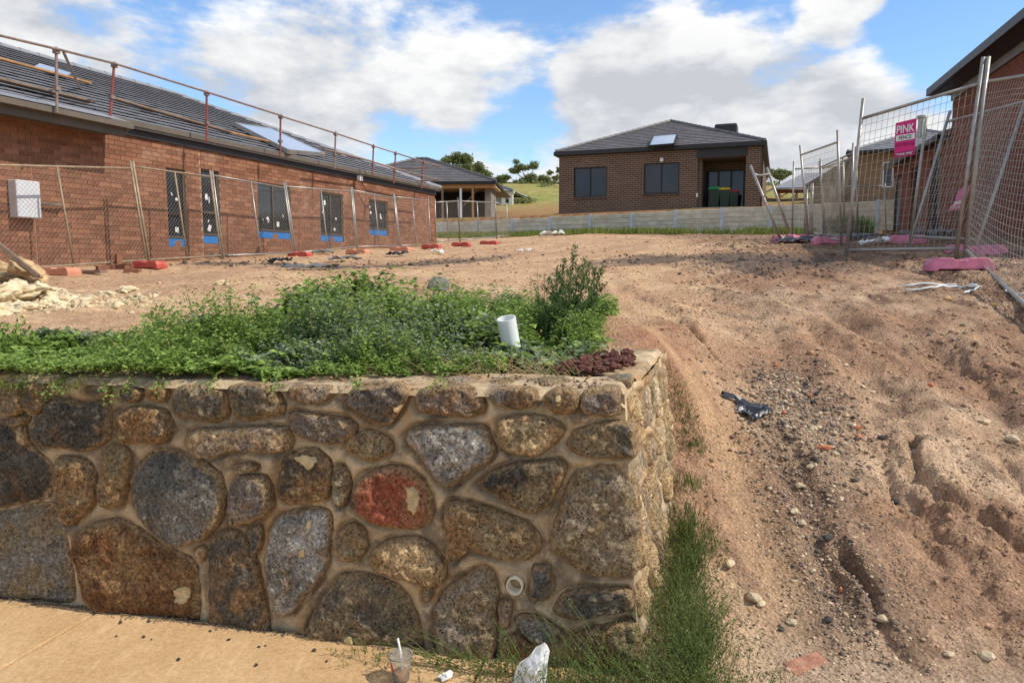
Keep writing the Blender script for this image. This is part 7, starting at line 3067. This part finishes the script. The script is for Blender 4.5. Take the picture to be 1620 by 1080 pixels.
def tall_weed(px, py, tops, label, leafm='weed_dark', leaf=.026, per=150, Y=None, name='tall_weed', spread=.035):
    base = gz(gp(px, py)) if Y is None else gz(P(px, py, Y))
    root = empty(name, base, label, 'weed', 'tall weeds in the bed')
    ps, al, nr, ln = [], [], [], []
    for (tx, ty, dy) in tops:
        top = P(tx, ty, base.y + dy)
        foot = base + Vector((RNG.normal(0, .05), RNG.normal(0, .05), -.02))
        mid = foot.lerp(top, .5) + Vector((RNG.normal(0, .03), RNG.normal(0, .03), 0))
        mb = MB()
        pts = [foot, foot.lerp(mid, .5), mid, mid.lerp(top, .5), top]
        mb.tube(pts, .005, 5, True, .0015)
        mb.build('stem', M['stem'], root, smooth=True)
        for j in range(per):
            t = .12 + .88 * RNG.random() ** .8
            p = foot.lerp(mid, t * 2) if t < .5 else mid.lerp(top, t * 2 - 1)
            w = spread * (1.15 - t * .85)
            off = RNG.normal(0, w, 3) * np.array([1, 1, .8])
            ps.append(np.array(p) + off)
            an = RNG.uniform(0, 6.28)
            e = RNG.uniform(.2, 1.2)
            al.append((math.cos(an) * math.cos(e), math.sin(an) * math.cos(e), math.sin(e)))
            nr.append(RNG.normal(0, .5, 3) + np.array([0, 0, .8]))
            ln.append(leaf * RNG.uniform(.6, 1.25) * (1.2 - .5 * t))
    ln = np.array(ln)
    leaves_mesh('leaves', ps, al, nr, ln, ln * .38, M[leafm], root)


tall_weed(908, 520, [(910, 388, .0), (893, 410, .05), (925, 408, -.05), (880, 425, .1), (941, 425, 0), (955, 418, .05), (868, 440, .0), (900, 430, -.15), (930, 440, -.2), (915, 420, .15), (890, 455, -.25), (945, 470, -.2), (920, 480, -.3), (870, 470, -.2), (858, 452, .1), (850, 470, -.1), (960, 448, .0), (964, 480, -.1), (935, 415, .1), (885, 432, .15)], 'tall bushy weed standing above the ground cover near the wall corner', Y=4.75, spread=.024, per=230, leaf=.034)
tall_weed(855, 535, [(850, 425, 0), (862, 432, .1), (840, 440, .1), (845, 455, -.1)], 'thin pale weed left of the tall bushy weed', per=40, Y=4.7)
tall_weed(296, 560, [(293, 452, 0), (300, 470, .1), (286, 470, .05)], 'single weed stalk rising above the weeds at left', per=34, Y=4.4)
tall_weed(20, 590, [(12, 520, 0), (38, 508, .1), (0, 512, .05), (28, 530, -.1), (50, 525, .05), (-15, 515, 0)], 'leafy weed clump at the left end of the bed', 'weed_leaf', .05, 60, 4.0)
tall_weed(240, 560, [(230, 498, 0), (255, 484, .1), (245, 500, .05), (270, 490, -.1)], 'broad leaved weed at the left of the dense weeds', 'weed_leaf', .05, 50, 4.3)
tall_weed(925, 560, [(905, 500, 0), (940, 505, .1), (955, 520, .05), (925, 515, -.1), (960, 545, -.1)], 'green weed clump at the foot of the tall bushy weed', 'weed_leaf', .026, 130, 4.2, spread=.06)


# ---- wiry weeds round the wall's corner
def build_wiry():
    ps, al, nr, ln = [], [], [], []
    A, B, BD = [], [], []
    def clump(base, n, h, spread, lean):
        for _ in range(n):
            a = np.array(base) + np.array([RNG.normal(0, spread), RNG.normal(0, spread * .8), 0])
            a[2] = float(hgt0(a[0], a[1]))
            an = RNG.uniform(0, 6.28)
            l = h * RNG.uniform(.45, 1.1)
            out = RNG.uniform(.2, .75)
            v = np.array([math.cos(an) * out + lean[0], math.sin(an) * out + lean[1], 1.0])
            v /= np.linalg.norm(v)
            b = a + v * l
            bd = np.array([math.cos(an) * .12, math.sin(an) * .12, .12]) * -l * .6
            bd[2] = abs(bd[2]) * .8
            A.append(a), B.append(b), BD.append(bd)
            for j in range(15):
                t = RNG.uniform(.15, 1)
                p = a + (b - a) * t + bd * 4 * t * (1 - t)
                ps.append(p)
                al.append(v * .6 + rand_unit(1)[0])
                nr.append(rand_unit(1)[0] + np.array([0, 0, .6]))
                ln.append(RNG.uniform(.007, .015))
    # along the right of the wall
    for t in np.linspace(0, 1, 16):
        p = wall_pt(.14 + .07 * t + .05 * math.sin(t * 9), -.1 + t * .95)
        clump(p, 46 if t < .55 else 22, (.34 - .20 * t), .055, (.03, 0))
    # low mass in front of the corner
    for a_ in np.linspace(-1.15, .30, 22):
        near = sstep(-.9, .2, a_)
        clump(wall_pt(a_, -.06 - .10 * RNG.random() - .10 * near), int(8 + 50 * near), .12 + .17 * near, .05 + .03 * near, (-.15, -.25))
    for a_ in np.linspace(-.25, .45, 9):
        clump(wall_pt(a_, -.26), 40, .20, .09, (-.05, -.1))
    for t in np.linspace(0, 1, 6):
        clump(wall_pt(.20 + .04 * t, -.05 + .40 * t), 30, .24 - .08 * t, .055, (.05, 0))
    A_, B_, C_ = np.array(A), np.array(B), np.array(BD)
    stalks('wiry_weed_stems', A_, B_, .0013, M['stem'], 'thin wiry stems round the corner of the stone wall', 'weed stems', C_, 5)
    ln = np.array(ln)
    o = leaves_mesh('wiry_weeds', ps, al, nr, ln, ln * .36, M['wiry'], None)
    set_props(o, 'dark green wiry weeds sprawling round the foot of the wall corner', 'weeds', kind='stuff')
    # long stems sprawling over the path
    A, B, C = [], [], []
    ps, al, nr, ln = [], [], [], []
    for (p0, p1) in (((700, 1050), (600, 1005)), ((720, 1060), (590, 1062)), ((760, 1060), (640, 1000)), ((800, 1062), (690, 1040)), ((840, 1050), (780, 980)), ((860, 1060), (700, 1075)), ((720, 1040), (610, 1035)), ((900, 1040), (840, 975)), ((940, 1030), (870, 985)), ((690, 1070), (640, 1078)), ((980, 1000), (900, 960)), ((950, 1040), (890, 1010))):
        q0 = on_plane(p0[0], p0[1], WC - WB * .16, WB)
        q0 = np.array([q0.x, q0.y, .02])
        d = ray(*p1)
        q1 = on_plane(p1[0], p1[1], WC - WB * .13, WB)
        for _ in range(3):
            b = np.array(q1) + RNG.normal(0, .025, 3)
            b[2] = max(b[2], .02)
            A.append(q0 + RNG.normal(0, .02, 3) * np.array([1, 1, .2]))
            B.append(b)
            bd = np.array([0, 0, .02 + .03 * RNG.random()])
            C.append(bd)
            for j in range(30):
                t = RNG.uniform(.1, 1)
                ps.append(A[-1] + (B[-1] - A[-1]) * t + bd * 4 * t * (1 - t))
                al.append((b - q0) / np.linalg.norm(b - q0) + rand_unit(1)[0] * .8)
                nr.append(rand_unit(1)[0] + np.array([0, -.3, .6]))
                ln.append(RNG.uniform(.006, .012))
    stalks('sprawling_stems', np.array(A), np.array(B), .0014, M['stem'], 'long thin stems sprawling along the foot of the wall', 'weed stems', np.array(C), 5)
    ln = np.array(ln)
    o = leaves_mesh('sprawling_weeds', ps, al, nr, ln, ln * .36, M['wiry'], None)
    set_props(o, 'small leaved weeds sprawling from the wall foot onto the footpath', 'weeds', kind='stuff')


build_wiry()


# ---- grass: tufts on the bank, strip below the sleeper wall, dry stalks by the wall top
def grass_patch(pts, per, h, label, name='grass_tufts', spread=.05, mat='grass', width=.004, lean=.5):
    c = np.repeat(np.array([(p[0], p[1]) for p in pts]), per, axis=0) + RNG.normal(0, spread, (len(pts) * per, 2))
    n = len(c)
    A = np.stack([c[:, 0], c[:, 1], hgt(c[:, 0], c[:, 1]) - .005], 1)
    an, o_ = RNG.uniform(0, 6.28, n), RNG.uniform(.05, lean, n)
    D = np.stack([np.cos(an) * o_, np.sin(an) * o_, np.ones(n)], 1)
    Nn = np.stack([np.cos(an + 1.57), np.sin(an + 1.57), np.full(n, .1)], 1)
    L = h * RNG.uniform(.4, 1.2, n)
    Wd = width * RNG.uniform(.7, 1.4, n)
    o = leaves_mesh(name, A, D, Nn, L, Wd, M[mat], None, .3)
    return set_props(o, label, 'grass', kind='stuff')


pts = []
for _ in range(60):
    t = random.random()
    pts.append(gp(1062 + 40 * t + random.gauss(0, 7), 618 + 95 * t + random.gauss(0, 10)))
grass_patch(pts, 16, .045, 'sparse green grass on the soil bank beside the wall return', spread=.05, width=.0026, mat='wiry', lean=1.0)
pts = [wall_pt(RNG.uniform(.12, .22), RNG.uniform(.5, 1.3)) for _ in range(26)]
grass_patch(pts, 26, .11, 'grass growing at the foot of the wall return', spread=.04, width=.0022, mat='wiry', lean=.9)
pts = []
for _ in range(520):
    u = random.uniform(-3.5, 13.5)
    w = abs(random.gauss(0, 1.1)) + .12
    k = float(fbm(np.array([u * .45]), np.array([w * .3]), 3, 88)[0])
    if k > -.06 or random.random() < .25:
        pts.append(RWL.p(u, w, 0))
grass_patch(pts, 60, .32, 'green grass and weeds along the foot of the sleeper wall', spread=.2, width=.022)
pts = []
for (px, py, n_) in ((1065, 368, 26), (1160, 368, 46), (1185, 366, 46), (1205, 366, 40), (1140, 370, 36), (1055, 370, 20), (1345, 372, 20), (1385, 370, 26)):
    c = gp(px, py)
    for _ in range(n_):
        pts.append((c.x + random.gauss(0, .35), c.y + random.gauss(0, .25)))
grass_patch(pts, 60, .75, 'taller bushy weeds growing against the sleeper wall', name='bushy_weeds', spread=.12, width=.03, lean=.8, mat='weed_leaf')
# dry stalks on the wall top
A, B, C = [], [], []
for _ in range(150):
    a_ = random.uniform(-1.05, -.3)
    d_ = random.uniform(.2, .5)
    p = np.array(wall_pt(a_, d_, 1.13))
    an = random.uniform(0, 6.28)
    l = random.uniform(.05, .16)
    A.append(p)
    B.append(p + np.array([math.cos(an), math.sin(an) * .5, random.uniform(.05, .9)]) * l)
    C.append(np.array([0, 0, random.uniform(0, .02)]))
stalks('dry_stalks', np.array(A), np.array(B), .0012, M['dry'], 'dry straw coloured stalks on the top of the wall', 'dry grass', np.array(C), 4)
A, B, C = [], [], []
for _ in range(170):
    a_ = random.uniform(-3.3, .1)
    p = np.array(wall_pt(a_, -random.uniform(.015, .07), .013))
    an = random.gauss(0, .5)
    l = random.uniform(.02, .09)
    A.append(p)
    B.append(p + (np.array(WD) * math.cos(an) + np.array(WB) * math.sin(an) * .3) * l + np.array([0, 0, .004]))
    C.append(np.array([0, 0, .004]))
stalks('straw_litter', np.array(A), np.array(B), .0011, M['dry'], 'thin straw lying along the foot of the stone wall', 'straw', np.array(C), 3)


# ---------------------------------------------------------------- pipe, cup, paper
def lathe(prof, base, axis, seg=36):
    axis = Vector(axis).normalized()
    s = axis.cross(Vector((0, 1, 0))).normalized()
    t = axis.cross(s)
    vs, fs = [], []
    for r, h in prof:
        for k in range(seg):
            a = 2 * math.pi * k / seg
            vs.append(Vector(base) + axis * h + s * (r * math.cos(a)) + t * (r * math.sin(a)))
    for i in range(len(prof) - 1):
        for k in range(seg):
            k2 = (k + 1) % seg
            fs.append((i * seg + k, i * seg + k2, (i + 1) * seg + k2, (i + 1) * seg + k))
    return vs, fs


def build_pipe():
    top = P(801, 503, 3.84)
    bot = P(811, 560, 3.89)
    ax = (top - bot).normalized()
    l = (top - bot).length + .1
    r = .049
    b = top - ax * l
    vs, fs = lathe([(r, 0), (r, l), (r - .006, l), (r - .006, l - .16), (0.0, l - .165)], b, ax, 40)
    o = link_mesh('plastic_pipe', vs, fs, plain('white_pvc', srgb(228, 230, 228), .4, 0, .04, 10, dirt=(*srgb(150, 130, 104), .25)), None)
    o.data.polygons.foreach_set('use_smooth', [True] * len(o.data.polygons))
    sm = o.modifiers.new('edge', 'EDGE_SPLIT')
    sm.split_angle = rad(40)
    set_props(o, 'tilted white plastic pipe end sticking out of the green weeds', 'pipe')


def build_cup():
    m = NM('clear_plastic')
    m.bsdf.inputs['Transmission Weight'].default_value = .92
    m.bsdf.inputs['IOR'].default_value = 1.12
    clear = m.fin((.93, .95, .95), .22, 0, .5)
    d = ray(635, 1074)
    base = EYE + d * ((.012 - 1.6) / d.z)
    ax = Vector((-.02, .0, 1)).normalized()
    root = empty('drink_cup', base, 'clear plastic takeaway cup with lid and white straw on the footpath', 'cup')
    H = .098
    def part(name, prof, mat, smooth=True):
        vs, fs = lathe(prof, base, ax, 40)
        o = link_mesh(name, vs, fs, mat, root, smooth=smooth)
        return o
    part('body', [(0, 0), (.030, 0), (.031, .004), (.042, H - .01), (.044, H), (.0425, H), (.0405, H - .01), (.0295, .005), (0, .004)], clear)
    M['lid'] = plain('milky_lid', srgb(222, 222, 216), .35, 0, .04, 10)
    part('lid', [(.0445, H - .006), (.0475, H - .004), (.048, H + .004), (.046, H + .008), (.042, H + .007), (.040, H + .003), (.026, H + .003), (.024, H + .007), (.012, H + .007), (.010, H + .004), (0, H + .004)], clear)
    part('drink', [(0, .006), (.0292, .006), (.0325, .030), (0, .030)], plain('milky_coffee', srgb(196, 140, 84), .4, 0, .1, 10))
    mb = MB()
    mb.tube([base + ax * .02 + Vector((.006, 0, 0)), base + ax * (H + .02), base + ax * (H + .068) + Vector((-.008, 0, 0))], .0042, 10)
    mb.build('straw', M['white_paint'], root, smooth=True)
    # red print on the side
    vs, fs = [], []
    for i in range(9):
        a = rad(195 + i * 4)
        for z, r in ((.045, .0372), (.080, .0406)):
            vs.append(base + ax * z + Vector((r * math.cos(a), r * math.sin(a), 0)) * 1.01)
    for i in range(8):
        fs.append((i * 2, i * 2 + 2, i * 2 + 3, i * 2 + 1))
    link_mesh('printed_band', vs, fs, plain('red_print', srgb(200, 60, 56), .5), root)


def build_paper():
    pl = WC - WB * .22
    ol = [(812, 1085), (815, 1062), (822, 1045), (838, 1035), (848, 1022), (862, 1014), (870, 1028), (866, 1050), (864, 1070), (862, 1090)]
    pts = [on_plane(px, py, pl, WB) for px, py in ol]
    c = sum(pts, Vector()) / len(pts)
    vs, fs = [], []
    n = len(pts)
    seg = 5
    out = []
    for i in range(n):
        for k in range(4):
            out.append(pts[i].lerp(pts[(i + 1) % n], k / 4))
    n = len(out)
    rnd = random.Random(4)
    for r in (1.0, .85, .7, .5, .25):
        for p in out:
            q = c + (p - c) * r
            f = .012 * noise.noise(q * 30) + .040 * abs(noise.noise(q * 14 + Vector((3, 1, 0)))) + .015 * (1 - r)
            vs.append(q - WB * f)
    vs.append(c - WB * .03)
    for k in range(4):
        for s in range(n):
            s2 = (s + 1) % n
            fs.append((k * n + s, k * n + s2, (k + 1) * n + s2, (k + 1) * n + s))
    for s in range(n):
        fs.append((4 * n + s, 4 * n + (s + 1) % n, 5 * n))
    o = link_mesh('paper_bag', vs, fs, M['paper'], None)
    o.modifiers.new('solid', 'SOLIDIFY').thickness = .002
    set_props(o, 'crumpled white paper bag in the weeds at the wall corner', 'paper bag')
    q = on_plane(707, 1062, WC - WB * .22, WB)
    o = rock('paper_scrap', Vector((q.x, q.y, .03)), (.035, .02, .016), M['paper'], 91, .3, None, 3, .5)
    set_props(o, 'small crumpled white paper scrap in the weeds right of the cup', 'paper scrap')


build_pipe()
build_cup()
build_paper()


# ---------------------------------------------------------------- scrub on the far hillside
def build_scrub():
    ps, al, nr, ln = [], [], [], []
    for _ in range(150):
        y = random.uniform(62, 150)
        x = random.uniform(-.25, .75) * y
        if float(fbm(np.array([x * .05]), np.array([y * .05]), 2, 9)[0]) < -.05:
            continue
        z = float(far_h(np.array([x]), np.array([y]))[0])
        r = random.uniform(.25, .9)
        k = 90
        u = rand_unit(k)
        u[:, 2] = np.abs(u[:, 2])
        ps.append(np.array([x, y, z]) + u * r * np.array([1.3, 1.0, .6]) * RNG.random((k, 1)) ** .5)
        al.append(u + rand_unit(k) * .5)
        nr.append(rand_unit(k))
        ln.append(RNG.uniform(.2, .42, k))
    ps, al, nr, ln = np.concatenate(ps), np.concatenate(al), np.concatenate(nr), np.concatenate(ln)
    o = leaves_mesh('hillside_scrub', ps, al, nr, ln, ln * .6, M['gum_leaf'], None)
    set_props(o, 'low olive scrub dotted over the dry hillside', 'scrub', kind='stuff')


build_scrub()
